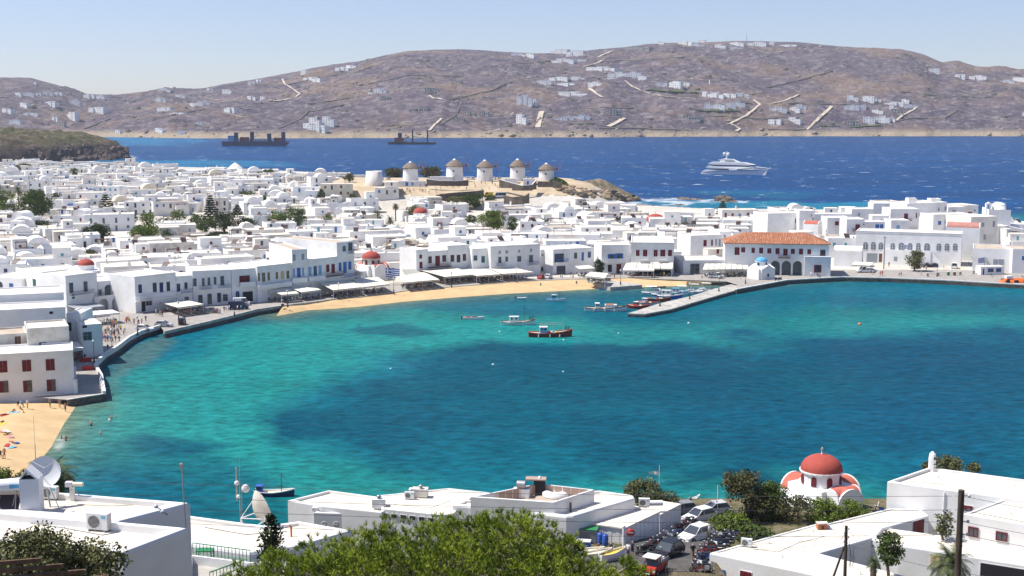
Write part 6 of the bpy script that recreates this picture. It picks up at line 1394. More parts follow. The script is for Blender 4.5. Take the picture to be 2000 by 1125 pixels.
def boxes_kiosks():
 p = hit(1700, 0) if False else None
 a = D(1922, 400, YG(537)); c = D(1968, 400, YG(536)); e, n, L = planefit(a, c); t = thing('kiosk', 'small white kiosk with blue windows near the orange boat', 'kiosk', (a.x, a.y, 1.35), math.atan2(e.y, e.x))
 MB().box(0, 0, 0, L, 3.2, 2.5, 'wall').build('wall', t); MB().box(-.1, -.1, 2.501, L+.1, 3.3, 2.62, 'roof_white').build('roof', t); add_window(t, 'B', L*.42, .8, 1.9, 1.2); add_window(t, 'B', L*.76, .8, 1.7, 1.2); add_window(t, 'n', L*.12, .1, .5, 1.8)
 a = D(1970, 400, YG(530)); t = thing('container', 'white corrugated container right of the kiosk', 'container', (a.x, a.y, 1.35)); b = MB().mat('white_metal'); b.box(0, 0, 0, 6, 2.3, 2.3)
 for i in range(20): b.box(.1+i*.3, -.04, .1, .22+i*.3, -.001, 2.2)
 b.build('wall', t)
 p = G(1190, 556, 1.1); t = thing('kiosk', 'low dark counter with glass panels on the little jetty', 'kiosk', (G(1146, 548, 1.1).x, G(1146, 548, 1.1).y, 1.1), -.32); MB().box(0, 0, 0, 7.5, .25, .95, 'glass_grey').build('counter', t); MB().box(-.05, -.1, .951, 7.6, .35, 1.05, 'wood').build('top', t)
 q = None
 def bollard(i, x, y, lab, m='concrete'):
  p = G(x, y, PROM_Z+.01); t = thing('bollard', lab, 'bollard', p, 0, 'posts of the quay car park'); MB().box(-.35, -.35, 0, .35, .35, 1.1, m).build('post', t); MB().box(-.4, -.4, 1.101, .4, .4, 1.2, 'quay_white').build('cap', t)
 for i, (x, y, l, m) in enumerate([(1811, 540, 'leftmost pillar of the quay railing', 'concrete'), (1832, 539, 'second pillar of the quay railing', 'concrete'), (1852, 538, 'green litter bin pillar in the quay railing', 'p_green'), (1864, 538, 'brown litter bin pillar in the quay railing', 'p_brown'), (1875, 537, 'rightmost pillar of the quay railing', 'concrete'), (1901, 535, 'lone stone pillar near the kiosk', 'concrete')]): bollard(i, x, y, l, m)
 a, c = G(1811, 540, 1.36), G(1875, 537, 1.36); t = thing('railing', 'thin two bar railing between the quay pillars', 'railing', a); d = c-a; b = MB().mat('metal_dark')
 for z in (.5, .95): b.tube((0, 0, z), (d.x, d.y, z), .035, n=4)
 b.build('bar', t)
 for i, (x, y) in enumerate([(168, 706), (172, 722)]): tag(MB().box(-1.1, -.5, 0, 1.1, .5, .75, 'p_red').build('stall_table', None, G(x, y, PROM_Z), .2), ['red covered table on the narrow promenade, further one', 'red covered table on the narrow promenade, nearer one'][i], 'table')
 for i, (x, y) in enumerate([(145, 742), (148, 768)]):
  t = thing('gate_pillar', ['taller white pillar at the quay steps', 'shorter white pillar at the quay steps'][i], 'pillar', G(x, y, PROM_Z)); MB().box(-.3, -.3, 0, .3, .3, 2.4, 'wall').build('post', t); MB().box(-.38, -.38, 2.401, .38, .38, 2.55, 'wall').build('cap', t)
 t = thing('ladder_frame', 'white handrail frame on the quay nose', 'railing', G(199, 755, PROM_Z)); b = MB().mat('white_metal'); b.tube((0, 0, -.5), (0, 0, 2.3), .08, n=5); b.tube((.5, -2.5, -.5), (.5, -2.5, 2.0), .08, n=5); b.tube((0, 0, 2.2), (.5, -2.5, 1.9), .06, n=5); b.tube((0, 0, 1.2), (.5, -2.5, 1.0), .06, n=5); b.build('frame', t)
# ---------------------------------------------------------------- boats
def hull(L, B, H, sheer=.6, bow=.25, stern=.6, n=12, deck='p_cream', side='p_white', band='p_red', ster='p_maroon'):
 """lofted hull along x (bow at +x); waterline z=0"""
 def sec(u):
  w = B/2*min(1, (1-u)**.55*1.45) if u > .55 else B/2*(stern+(1-stern)*min(1, (u/.4))**.6)
  if u > .985: w = .03
  z = H+sheer*max(0, (u-.35)/.65)**2+.35*sheer*max(0, (.3-u)/.3)**2; return w, z
 s = MB(); d = MB(); k = MB(); rows = []
 for i in range(n+1):
  u = i/n; w, z = sec(u); x = (u-.5)*L; rk = bow*max(0, (u-.8)/.2)
  rows.append([(x-rk*.5, -w*.35, -.45), (x-rk*.2, -w*.82, .02), (x, -w*.98, z*.84), (x+rk*.4, -w, z), (x+rk*.4, w, z), (x, w*.98, z*.84), (x-rk*.2, w*.82, .02), (x-rk*.5, w*.35, -.45)])
 for i in range(n):
  a, b = rows[i], rows[i+1]
  for j, m in ((0, ster), (1, side), (2, band), (4, band), (5, side), (6, ster), (7, ster)):
   s.mat(m); jj = (j+1) % 8; s.add([a[j], b[j], b[jj], a[jj]], [(0, 1, 2, 3)], True)
  d.mat(deck); q = .14; d.add([(a[3][0], a[3][1]*.93, a[3][2]-q), (b[3][0], b[3][1]*.93, b[3][2]-q), (b[4][0], b[4][1]*.93, b[4][2]-q), (a[4][0], a[4][1]*.93, a[4][2]-q)], [(0, 1, 2, 3)])
 s.mat(side); s.add(rows[0], [tuple(range(8))]); 
 for i in range(n):
  for j in (3, 4):
   a, b = rows[i][j], rows[i+1][j]; k.tube(a, b, .06, n=4, m=band)
 return s, d, k, sec
def boat(label, px, py, rz, L, side='p_white', band='p_red', ster='p_maroon', deck='p_cream', cab=None, mast=0, kind='caique', extra=(), name='fishing_boat', cat='boat', loc=None, grp=None, H=.75, B=None, sheer=.75):
 p = loc or G(px, py, 0); t = thing(name, label, cat, (p.x, p.y, 0.0), math.radians(rz), grp); B = B or L*.30
 s, d, k, sec = hull(L, B, H, sheer, L*.06, .55 if kind == 'caique' else .85, 12, deck, side, band, ster); s.build('hull', t); d.build('deck', t); k.build('gunwale', t)
 if cab:
  cx, cl, ch, cm, rm = cab; w = B*.27; b = MB(); b.box(cx*L-cl/2, -w, H-.15, cx*L+cl/2, w, H+ch, cm); b.box(cx*L-cl/2-.12, -w-.12, H+ch+.001, cx*L+cl/2+.12, w+.12, H+ch+.09, rm); c = b.build('cabin', t)
  for sx in (-.25, .25):
   for sy in (-1, 1): MB().box(cx*L+sx*cl-.2, sy*w-.015, H+ch*.5, cx*L+sx*cl+.2, sy*w+.015, H+ch*.85, 'glass').build('window', c)
  MB().box(cx*L+cl/2-.01, -w*.7, H+ch*.5, cx*L+cl/2+.02, w*.7, H+ch*.85, 'glass').build('window', c)
 if mast:
  b = MB(); x = L*.18; b.tube((x, 0, H-.1), (x, 0, H+mast), .06, .04, 5, 'wood'); b.tube((x-.5, 0, H+mast*.8), (x+.5, 0, H+mast*.8), .03, n=4); b.build('mast', t)
  b = MB(); b.tube((x, 0, H+mast*.95), (L*.5, 0, H+sheer), .015, n=3, m='metal_dark'); b.tube((x, 0, H+mast*.95), (-L*.45, 0, H+.3), .015, n=3); b.build('rigging', t)
 if 'frame' in extra:
  b = MB().mat('p_beige')
  for x in (-L*.22, L*.05, L*.28):
   for y in (-B*.35, B*.35): b.tube((x, y, H-.1), (x, y, H+2.0), .035, n=4)
  for y in (-B*.35, B*.35): b.tube((-L*.25, y, H+2.0), (L*.3, y, H+2.1), .04, n=4)
  b.build('awning_frame', t)
 if 'nets' in extra:
  for i, (x, y, m) in enumerate([(-.12, .1, 'p_yellow'), (-.05, -.2, 'p_red'), (.08, .15, 'p_skyblue'), (.14, -.1, 'p_yellow'), (.02, 0, 'p_white')]): MB().ball((x*L, y*B, H+.12), .42, 7, m, (1.2, .9, .6)).build('net_heap', t)
 if 'poles' in extra:
  b = MB()
  for i in range(4): b.tube((L*.42-i*.3, (-1)**i*.3, H+sheer*.6), (L*.42-i*.3+.1, (-1)**i*.35, H+sheer+.7), .07, n=5, m='p_black')
  b.build('bow_posts', t)
 if 'fender' in extra:
  for x in (-.28, -.02, .2):
   MB().tube((x*L, -B*.52, .15), (x*L, -B*.52, .75), .13, n=6, m='p_white').build('fender', t)
 if 'roofbox' in extra: MB().box(-L*.02, -B*.3, H-.1, L*.26, B*.3, H+.9, 'p_white').build('wheelhouse', t); MB().box(0, -B*.24, H+.901, L*.18, B*.24, H+1.02, 'terracotta').build('hatch', t)
 if 'bimini' in extra:
  b = MB().mat('awning_white'); b.box(-L*.35, -B*.4, H+1.7, L*.1, B*.4, H+1.76)
  for x in (-L*.33, L*.08):
   for y in (-B*.38, B*.36): b.box(x, y, H-.1, x+.05, y+.05, H+1.699, 'white_metal')
  b.build('sunshade', t)
 if 'motor' in extra: MB().box(-L*.5-.35, -.18, -.1, -L*.5-.02, .18, H+.35, 'p_black').build('outboard', t)
 if 'screen' in extra:
  b = MB(); b.add([(L*.02, -B*.33, H-.1), (L*.02, B*.33, H-.1), (L*.3, 0, H+.05), (-L*.04, -B*.28, H+.5), (-L*.04, B*.28, H+.5)], [(0, 2, 3), (2, 1, 4), (2, 4, 3)]); b.names = ['glass_grey']; b.m = [0]*3; b.build('windscreen', t)
  MB().box(-L*.3, -B*.3, H-.13, -L*.15, B*.3, H+.25, 'p_red' if 'redseat' in extra else 'p_white').build('seat', t)
 return t
def boats():
 boat('red wooden fishing boat with blue cabin and yellow trim, nearest in bay', 1075, 657, 3, 10.3, 'p_maroon', 'p_red', 'p_maroon', 'p_beige', (-.16, 1.7, 1.3, 'p_skyblue', 'p_white'), 0, extra=('frame', 'nets', 'poles', 'fender'), H=.95)
 boat('white wooden fishing boat with white cabin and tall mast', 1012, 634, 2, 8.6, 'p_white', 'p_brown', 'p_navy', 'p_white', (-.12, 2.2, 1.3, 'p_white', 'p_white'), 4.2, extra=('poles',), H=.7)
 t = boat('white speedboat with red seats and pointed bow', 924, 624, -3, 5.3, 'p_white', 'p_white', 'p_grey', 'p_red', None, 0, 'speed', ('screen', 'redseat', 'motor'), 'speedboat', H=.55, sheer=.25)
 boat('small white dinghy with outboard near the beach', 1019, 584, -12, 2.9, 'p_white', 'p_white', 'p_teal', 'p_white', None, 0, 'speed', ('motor',), 'dinghy', H=.35, sheer=.2)
 boat('pale blue white fishing boat anchored near the beach', 1086, 588, -3, 5.6, 'p_white', 'p_skyblue', 'p_blue', 'p_white', (-.1, 1.1, 1.2, 'p_skyblue', 'p_white'), 2.0, H=.5, sheer=.4)
 boat('tiny bright blue dinghy at the edge of the sand', 1175, 567, 0, 1.9, 'p_skyblue', 'p_blue', 'p_blue', 'p_skyblue', None, 0, 'speed', (), 'dinghy', H=.35, sheer=.15)
 boat('large white launch with brown hatch moored at the pier tip', 1183, 607, -2, 11.2, 'p_white', 'p_black', 'p_teal', 'p_beige', (-.2, 1.0, 1.2, 'p_white', 'p_white'), 0, 'caique', ('roofbox', 'fender'), H=.8)
 boat('red hulled fishing boat with tangled pink gear by the pier', 1247, 603, -35, 6.5, 'p_maroon', 'p_red', 'p_maroon', 'p_beige', (-.1, 1.0, 1.0, 'p_red', 'p_white'), 1.4, extra=('nets', 'poles'), H=.8)
 boat('pale grey fishing boat with red rail by the pier', 1266, 596, -30, 6.5, 'p_silver', 'p_red', 'p_grey', 'p_white', (-.15, 1.3, 1.1, 'p_white', 'p_white'), 1.5, extra=('nets',), H=.7)
 boat('dark red caique moored third along the pier', 1287, 589, -25, 6.8, 'p_maroon', 'p_brown', 'p_maroon', 'p_beige', (-.2, 1.4, 1.2, 'p_skyblue', 'p_white'), 2.0, extra=('nets',), H=.8)
 boat('bright blue fishing boat with white two window cabin at pier', 1304, 583, -18, 8.5, 'p_blue', 'p_white', 'p_blue', 'p_white', (-.05, 2.6, 1.5, 'p_white', 'p_white'), 1.6, extra=('poles',), H=.8)
 boat('white boat with broad pale sunshade behind the blue boat', 1278, 575, -8, 7.5, 'p_white', 'p_white', 'p_teal', 'p_white', (.1, 1.5, 1.1, 'p_white', 'p_white'), 0, 'speed', ('bimini',), 'motor_boat', H=.6, sheer=.4)
 boat('blue white cabin boat in the middle of the pier row', 1322, 576, -15, 6.5, 'p_white', 'p_skyblue', 'p_blue', 'p_white', (-.05, 1.8, 1.2, 'p_white', 'p_skyblue'), 0, H=.7)
 for i, (x, y, L, l) in enumerate([(1337, 574, 6, 'first'), (1350, 573, 6.5, 'second'), (1361, 570, 5.5, 'third'), (1374, 571, 6.5, 'fourth'), (1384, 568, 6, 'fifth')]):
  boat(f'white motorboat, {l} from the left in the row along the inner pier', x, y, -12-i*3, L, 'p_white', 'p_white', 'p_grey', 'p_white', None, 0, 'speed', ('screen', 'motor') if i % 2 else ('screen', 'bimini'), 'motor_boat', grp='white motorboats at the pier', H=.55, sheer=.3)
 boat('dull grey rowing boat lying in the shallows off the beach', 1287, 562, 0, 4.2, 'p_grey', 'p_brown', 'p_brown', 'p_brown', None, 0, 'caique', (), 'rowing_boat', H=.3, sheer=.2)
 p = hit(1327, 553); boat('white motorboat pulled up on the sand, left one', 0, 0, -6, 4.0, loc=p, side='p_white', band='p_white', ster='p_white', deck='p_grey', kind='speed', extra=('screen',), name='motor_boat', H=.5, sheer=.3).location.z = p.z+.3
 p = hit(1398, 551); boat('white narrow boat pulled up on the sand beside the pier root', 0, 0, -28, 4.6, loc=p, side='p_white', band='p_brown', ster='p_white', deck='p_beige', name='rowing_boat', H=.5, sheer=.5).location.z = p.z+.35
 boat('dark navy wooden boat with blue bundle and slanting yellow yard', 536, 968, -3, 5.6, 'p_navy', 'p_white', 'p_teal', 'p_cream', (-.36, .75, .75, 'p_blue', 'p_blue'), 2.6, extra=('yard',), H=.6, sheer=.5)
 boat('white dinghy moored left of the navy boat church end', 1348, 996, 20, 3.2, 'p_white', 'p_white', 'p_white', 'p_white', None, 0, 'speed', (), 'dinghy', loc=G(1345, 986, 0), H=.5)
 # orange covered tender
 p = G(1985, 558, 0); t = thing('ship_tender', 'orange and white covered ship tender moored at the right quay', 'tender boat', (p.x, p.y-2, 0), math.radians(181)); s, d, k, sec = hull(14, 4.3, 1.15, .35, .8, .8, 14, 'p_white', 'p_white', 'p_white', 'p_teal'); s.build('hull', t); d.build('deck', t)
 b = MB(); n = 14; rows = []
 for i in range(n+1):
  u = i/n; w = 2.0*math.sin(math.pi*min(1, max(.06, u*.97+.03)))**.35; h = 1.35*math.sin(math.pi*min(.97, max(.04, u)))**.4; rows.append([((u-.5)*13.2, w*math.cos(a), 1.25+h*math.sin(a)) for a in [math.pi*j/8 for j in range(9)]])
 for i in range(n):
  for j in range(8): b.mat('p_orange'); b.add([rows[i][j], rows[i+1][j], rows[i+1][j+1], rows[i][j+1]], [(0, 1, 2, 3)], True)
 b.build('canopy', t); 
 for x in (-4, -1.2, 1.6, 4.2): MB().box(x-.6, -2.03, 1.5, x+.6, -1.5, 2.2, 'p_black').build('window', t); MB().box(x-.6, 1.5, 1.5, x+.6, 2.03, 2.2, 'p_black').build('window', t)
 MB().box(2.4, -1, 2.5, 4.2, 1, 3.3, 'p_white').build('wheelhouse', t); b = MB().mat('white_metal')
 for x in range(-5, 3): b.tube((x, .8, 2.5), (x, .8, 3.3), .03, n=3); b.tube((x, -.8, 2.5), (x, -.8, 3.3), .03, n=3)
 b.tube((-5, .8, 3.3), (2, .8, 3.3), .03, n=3); b.tube((-5, -.8, 3.3), (2, -.8, 3.3), .03, n=3); b.build('rail', t); person(0, 0, 'on the roof of the orange tender', 'sit', 'black', 'navy', loc=Vector((p.x+1.0, p.y-1.5, 2.4)))
 # yacht
 p = G(1444, 341, 0); t = thing('yacht', 'large white three deck motor yacht at anchor on deep blue sea', 'yacht', (p.x, p.y, 0), math.radians(-24)); t.scale = (1.08, 1, 1); L = 49; c = 2500/p.y
 def lay(name, prof, w0, w1, m, z0):     # side outline (x, z), half-breadth w
  b = MB().mat(m); k = len(prof); b.add([(x, -w0*min(1, max(.06, ((L/2-x)/(L*.34)))**.6), z) for x, z in prof]+[(x, w0*min(1, max(.06, ((L/2-x)/(L*.34)))**.6), z) for x, z in prof], [(i, (i+1) % k, k+(i+1) % k, k+i) for i in range(k)]+[tuple(range(k-1, -1, -1)), tuple(range(k, 2*k))]); return b.build(name, t)
 X = lambda q: (q-1000)/2000*180/110*L*1.0*.061*0+((q-985)/1330)*57.0; Z = lambda q: (665-q)*.0378
 P = lambda l: [(X(a), Z(b)) for a, b in l]
 lay('hull', P([(300, 690), (285, 630), (340, 575), (470, 565), (640, 565), (940, 560), (1240, 545), (1560, 525), (1500, 560), (1470, 690)]), 4.6, 0, 'p_white', 0)
 lay('main_deck_window', P([(470, 563), (470, 535), (810, 535), (850, 562)]), 3.7, 0, 'glass', 0); lay('main_deck_window', P([(950, 558), (980, 537), (1240, 537), (1230, 548)]), 3.9, 0, 'glass', 0)
 lay('main_cabin', P([(820, 566), (800, 530), (985, 530), (960, 560)]), 4.2, 0, 'p_white', 0)
 lay('upper_deck', P([(370, 510), (410, 478), (660, 478), (1280, 483), (1440, 500), (1560, 522), (1230, 542), (970, 536), (480, 530)]), 4.3, 0, 'p_white', 0)
 lay('upper_deck_window', P([(540, 477), (480, 442), (1270, 447), (1180, 482)]), 3.3, 0, 'glass', 0)
 lay('bridge_deck', P([(405, 435), (470, 392), (640, 390), (720, 385), (1080, 393), (1270, 438), (1150, 455), (560, 448)]), 4.0, 0, 'p_white', 0)
 lay('bridge', P([(620, 392), (640, 350), (585, 343), (680, 315), (860, 322), (960, 375), (1000, 392)]), 3.0, 0, 'p_white', 0)
 lay('bridge_window', P([(735, 375), (725, 352), (880, 352), (925, 378)]), 3.05, 0, 'glass', 0)
 b = MB(); b.tube((X(740), 0, Z(320)), (X(740), 0, Z(150)), .7, .25, 8, 'p_white'); b.ball((X(698), 0, Z(205)), 1.3, 8); b.ball((X(772), 0, Z(208)), 1.3, 8); b.box(X(690), -.8, Z(245), X(790), .8, Z(235)); b.build('radar_mast', t)
 b = MB(); b.tube((X(1550), 0, Z(520)), (X(1550), 0, Z(480)), .2, n=5, m='p_white'); b.tube((X(1480), 0, Z(518)), (X(1670), 0, Z(528)), .06, n=4); b.build('bow_pole', t)
 # heavy-lift barge and dredger barge
 Y = G(500, 285, 0).y; s = Y/2500; p = G(500, 285, 0); t = thing('barge_ship', 'long dark navy semi submersible ship with four tall square towers', 'ship', (p.x, p.y, 0), 0)
 b = MB(); b.extr([(-63*s, 0), (-64*s, 9*s), (62*s, 9*s), (63*s, 5*s), (56*s, 0)], -9, 9, 'p_navy'); b.build('hull', t)
 for x, h, y in ((-36, 26, -8), (-9, 27, 7), (28, 24, -8), (55, 27, -7)): MB().box((x-3.5)*s, y-1.5, .3, (x+3.5)*s, y+3, h*s, 'p_navy').build('tower', t)
 MB().box(-53*s, -5, 9*s, -40*s, 5, 20*s, 'shut_pale').build('deckhouse', t); MB().box(-30*s, -5, 9*s, -14*s, 5, 17*s, 'p_maroon').build('deckhouse', t); MB().box(36*s, -4, 9*s, 50*s, 4, 16*s, 'p_maroon').build('deckhouse', t)
 for x in (-5, 2, 9, 16): MB().box(x*s, -3, 9*s, (x+4)*s, 3, 12.5*s, 'p_grey').build('deck_cargo', t)
 Y = G(805, 282, 0).y; s = Y/2500; p = G(805, 282, 0); t = thing('dredger_barge', 'flat dark working barge with two tall spud poles near far shore', 'barge', (p.x, p.y, 0), 0)
 b = MB(); b.extr([(-47*s, 1), (-45*s, 5*s), (46*s, 4*s), (48*s, 2*s), (44*s, 0), (-44*s, 0)], -7, 7, 'p_black'); b.build('hull', t)
 for x in (1, 30): MB().box((x-1.3)*s, -1, 1, (x+1.3)*s, 1, 28*s, 'p_navy').build('spud_pole', t)
 MB().box(-34*s, -4, 4*s, -16*s, 4, 13*s, 'p_maroon').build('deckhouse', t); MB().box(-27*s, -3, 13*s, -20*s, 3, 22*s, 'p_navy').build('bridge', t); b = MB().mat('p_grey'); b.tube((-14*s, 0, 5*s), (4*s, 0, 15*s), .8, n=4); b.tube((4*s, 0, 15*s), (29*s, 0, 12*s), .7, n=4); b.build('boom', t)
 for i, (x, y, c, l, r) in enumerate([(1679, 633, 'p_orange', 'orange mooring buoy in the open right part of the bay', .45), (963, 712, 'p_white', 'white mooring buoy in the middle of the bay', .28), (1345, 631, 'p_white', 'white float right of the pier tip', .3), (976, 648, 'p_white', 'white float below the white fishing boat', .22), (1101, 664, 'p_white', 'small white float below the red fishing boat', .22), (1208, 651, 'p_white', 'small white float right of the red fishing boat', .22), (763, 720, 'p_white', 'tiny pale float at the edge of the dark seagrass', .2), (1100, 726, 'p_white', 'tiny white float over dark seagrass', .2)]):
  p = G(x, y, .08); tag(MB().ball((0, 0, 0), r, 10, c, (1, 1, .8)).build('buoy', None, p), l, 'buoy')
# ---------------------------------------------------------------- vehicles
def car(label, loc, rz, paint='p_white', kind='car', grp=None, L=4.2, W=1.75, H=1.45, cat=None, name=None):
 t = thing(name or dict(car='car', van='van', pickup='pickup_truck', bus='bus')[kind], label, cat or dict(car='car', van='van', pickup='pickup truck', bus='bus')[kind], loc, rz, grp); w = W/2
 if kind == 'car': lo = [(-L/2, .35), (-L/2+.03, .75), (-L/2+.12, .88), (L*.22, .92), (L/2-.3, .72), (L/2-.03, .58), (L/2, .32), (L/2-.1, .2), (-L/2+.1, .2)]; gh = [(-L*.44, .87), (-L*.33, H-.08), (-L*.12, H), (L*.05, H-.03), (L*.25, .90)]
 elif kind == 'pickup': lo = [(-L/2, .5), (-L/2, .85), (-L*.02, .88), (L*.28, .95), (L/2-.1, .85), (L/2, .4), (L/2-.1, .28), (-L/2+.1, .3)]; gh = [(-L*.02, .87), (0, H), (L*.2, H), (L*.33, .93)]
 else: lo = [(-L/2, .3), (-L/2, 1.0), (L*.36, 1.0), (L/2-.05, .85), (L/2, .35), (L/2-.1, .2), (-L/2+.1, .2)]; gh = [(-L/2, .99), (-L/2+.05, H), (L*.26, H), (L*.40, .99)]
 b = MB().mat(paint); k = len(lo)
 def loft(prof, wf, m):
  b.mat(m); k = len(prof); vs = []
  for sg, in ((-1,), (1,)):
   for x, z in prof: vs.append((x, sg*wf(x, z), z))
  b.add(vs, [(i, (i+1) % k, k+(i+1) % k, k+i) for i in range(k)]+[tuple(range(k-1, -1, -1)), tuple(range(k, 2*k))], False)
 loft(lo, lambda x, z: w*(1-.10*max(0, abs(x)/(L/2)-.75)*4)*(1.0 if z < .8 else .97), paint); bo = b.build('body', t)
 b = MB(); zt = H; zb = .87 if kind == 'car' else .99 if kind != 'pickup' else .87
 loft(gh, lambda x, z: w*(.93-.17*(z-zb)/(zt-zb)), 'glass'); b.build('windows', t)
 b = MB(); top = [p for p in gh if p[1] > zb+.3]; x0, x1 = min(p[0] for p in top)+.02, max(p[0] for p in top)-.02; wt = w*.77
 b.mat(paint); b.box(x0, -wt-.02, H-.07, x1, wt+.02, H+.015)
 for sg in (-1, 1):
  for (xa, za), (xb, zb2) in [((gh[0][0]+.05, zb), (x0+.03, H-.02)), ((gh[-1][0]-.05, zb), (x1-.03, H-.02)), ((0 if kind == 'car' else x1-.9, zb), (0 if kind == 'car' else x1-.9, H-.02))]: b.tube((xa, sg*w*.93, za), (xb, sg*wt, zb2), .05, n=4)
 if kind in ('van', 'bus') and kind == 'van': b.box(-L/2+.1, -w*.93-.01, 1.0, x1-1.1, -w*.78+.0, H-.1); b.box(-L/2+.1, w*.78, 1.0, x1-1.1, w*.93+.01, H-.1)
 b.build('roof', t)
 if kind == 'pickup':
  b = MB().mat('p_grey'); b.box(-L/2+.05, -w*.9, .88, -L*.04, w*.9, .95); b.box(-L/2+.02, -w, .95, -L*.03, -w*.93, 1.25); b.box(-L/2+.02, w*.93, .95, -L*.03, w, 1.25); b.build('cargo_bed', t)
 for x in (-L*.31, L*.31):
  for sg in (-1, 1):
   b = MB(); b.tube((x, sg*(w-.16), .31), (x, sg*(w+.01), .31), .31, n=12, m='tyre'); o = b.build('wheel', t); MB().tube((x, sg*(w+.011), .31), (x, sg*(w+.03), .31), .19, n=8, m='rim').build('rim', o)
 for sg in (-1, 1):
  MB().box(L/2-.16, sg*w*.72-.17, .55, L/2-.012, sg*w*.72+.17, .70, 'light_lens').build('headlight', t); MB().box(-L/2-.01, sg*w*.78-.1, .62, -L/2+.06, sg*w*.78+.1, .82, 'p_red').build('tail_light', t)
 MB().box(L/2-.05, -.35, .36, L/2+.012, .35, .50, 'p_black').build('grille', t); MB().box(L/2+.013, -.24, .30, L/2+.02, .24, .40, 'p_white').build('number_plate', t)
 return t
def moto(label, loc, rz, col='p_red', kind=0, grp=None):
 t = thing('motorbike' if kind == 0 else 'scooter', label, 'motorbike' if kind == 0 else 'scooter', loc, rz, grp); r = .29 if kind == 0 else .22; a = .66 if kind == 0 else .56
 for x in (-a, a):
  b = MB(); n = 12; b.lathe([(r-.08, -.04), (r, -.045), (r, .045), (r-.08, .04)], 12, m='tyre'); o = b.build('wheel', t, (x, 0, r)); o.rotation_euler = (math.pi/2, 0, 0)
  MB().lathe([(.0, -.02), (r*.6, -.02), (r*.6, .02), (0, .02)], 8, m='rim').build('rim', o)
 b = MB().mat(col)
 if kind == 0: b.add([(-.1, -.13, .62), (.38, -.15, .66), (.42, 0, .92), (-.05, 0, .86), (.38, .15, .66), (-.1, .13, .62)], [(0, 1, 2, 3), (3, 2, 4, 5), (0, 3, 5), (1, 4, 2), (0, 5, 4, 1)]); b.box(-.25, -.12, .28, .3, .12, .6, 'metal_dark'); b.box(-.85, -.1, .62, -.55, .1, .74, col)
 else: b.box(-.62, -.17, .32, -.05, .17, .70, col); b.box(-.05, -.16, .24, .32, .16, .32); b.add([(.30, -.18, .24), (.30, .18, .24), (.50, .13, .95), (.50, -.13, .95), (.36, -.2, .24), (.36, .2, .24), (.56, .13, .95), (.56, -.13, .95)], [(0, 1, 2, 3), (7, 6, 5, 4), (0, 3, 7, 4), (1, 5, 6, 2)])
 b.build('body', t); MB().box(-.62, -.14, .72, -.02, .14, .82, 'p_black').build('seat', t); b = MB().mat('chrome')
 b.tube((a, -.07, r), (a-.24, -.07, .98), .025, n=4); b.tube((a, .07, r), (a-.24, .07, .98), .025, n=4); b.build('fork', t); b = MB().mat('p_black'); b.tube((a-.26, -.34, 1.0), (a-.22, 0, 1.03), .022, n=4); b.tube((a-.22, 0, 1.03), (a-.26, .34, 1.0), .022, n=4); b.build('handlebar', t)
 MB().ball((a-.1, 0, .9), .09, 6, 'light_lens').build('headlight', t); MB().tube((-.6, .16, .35), (.0, .16, .3), .045, n=5, m='chrome').build('exhaust', t); return t
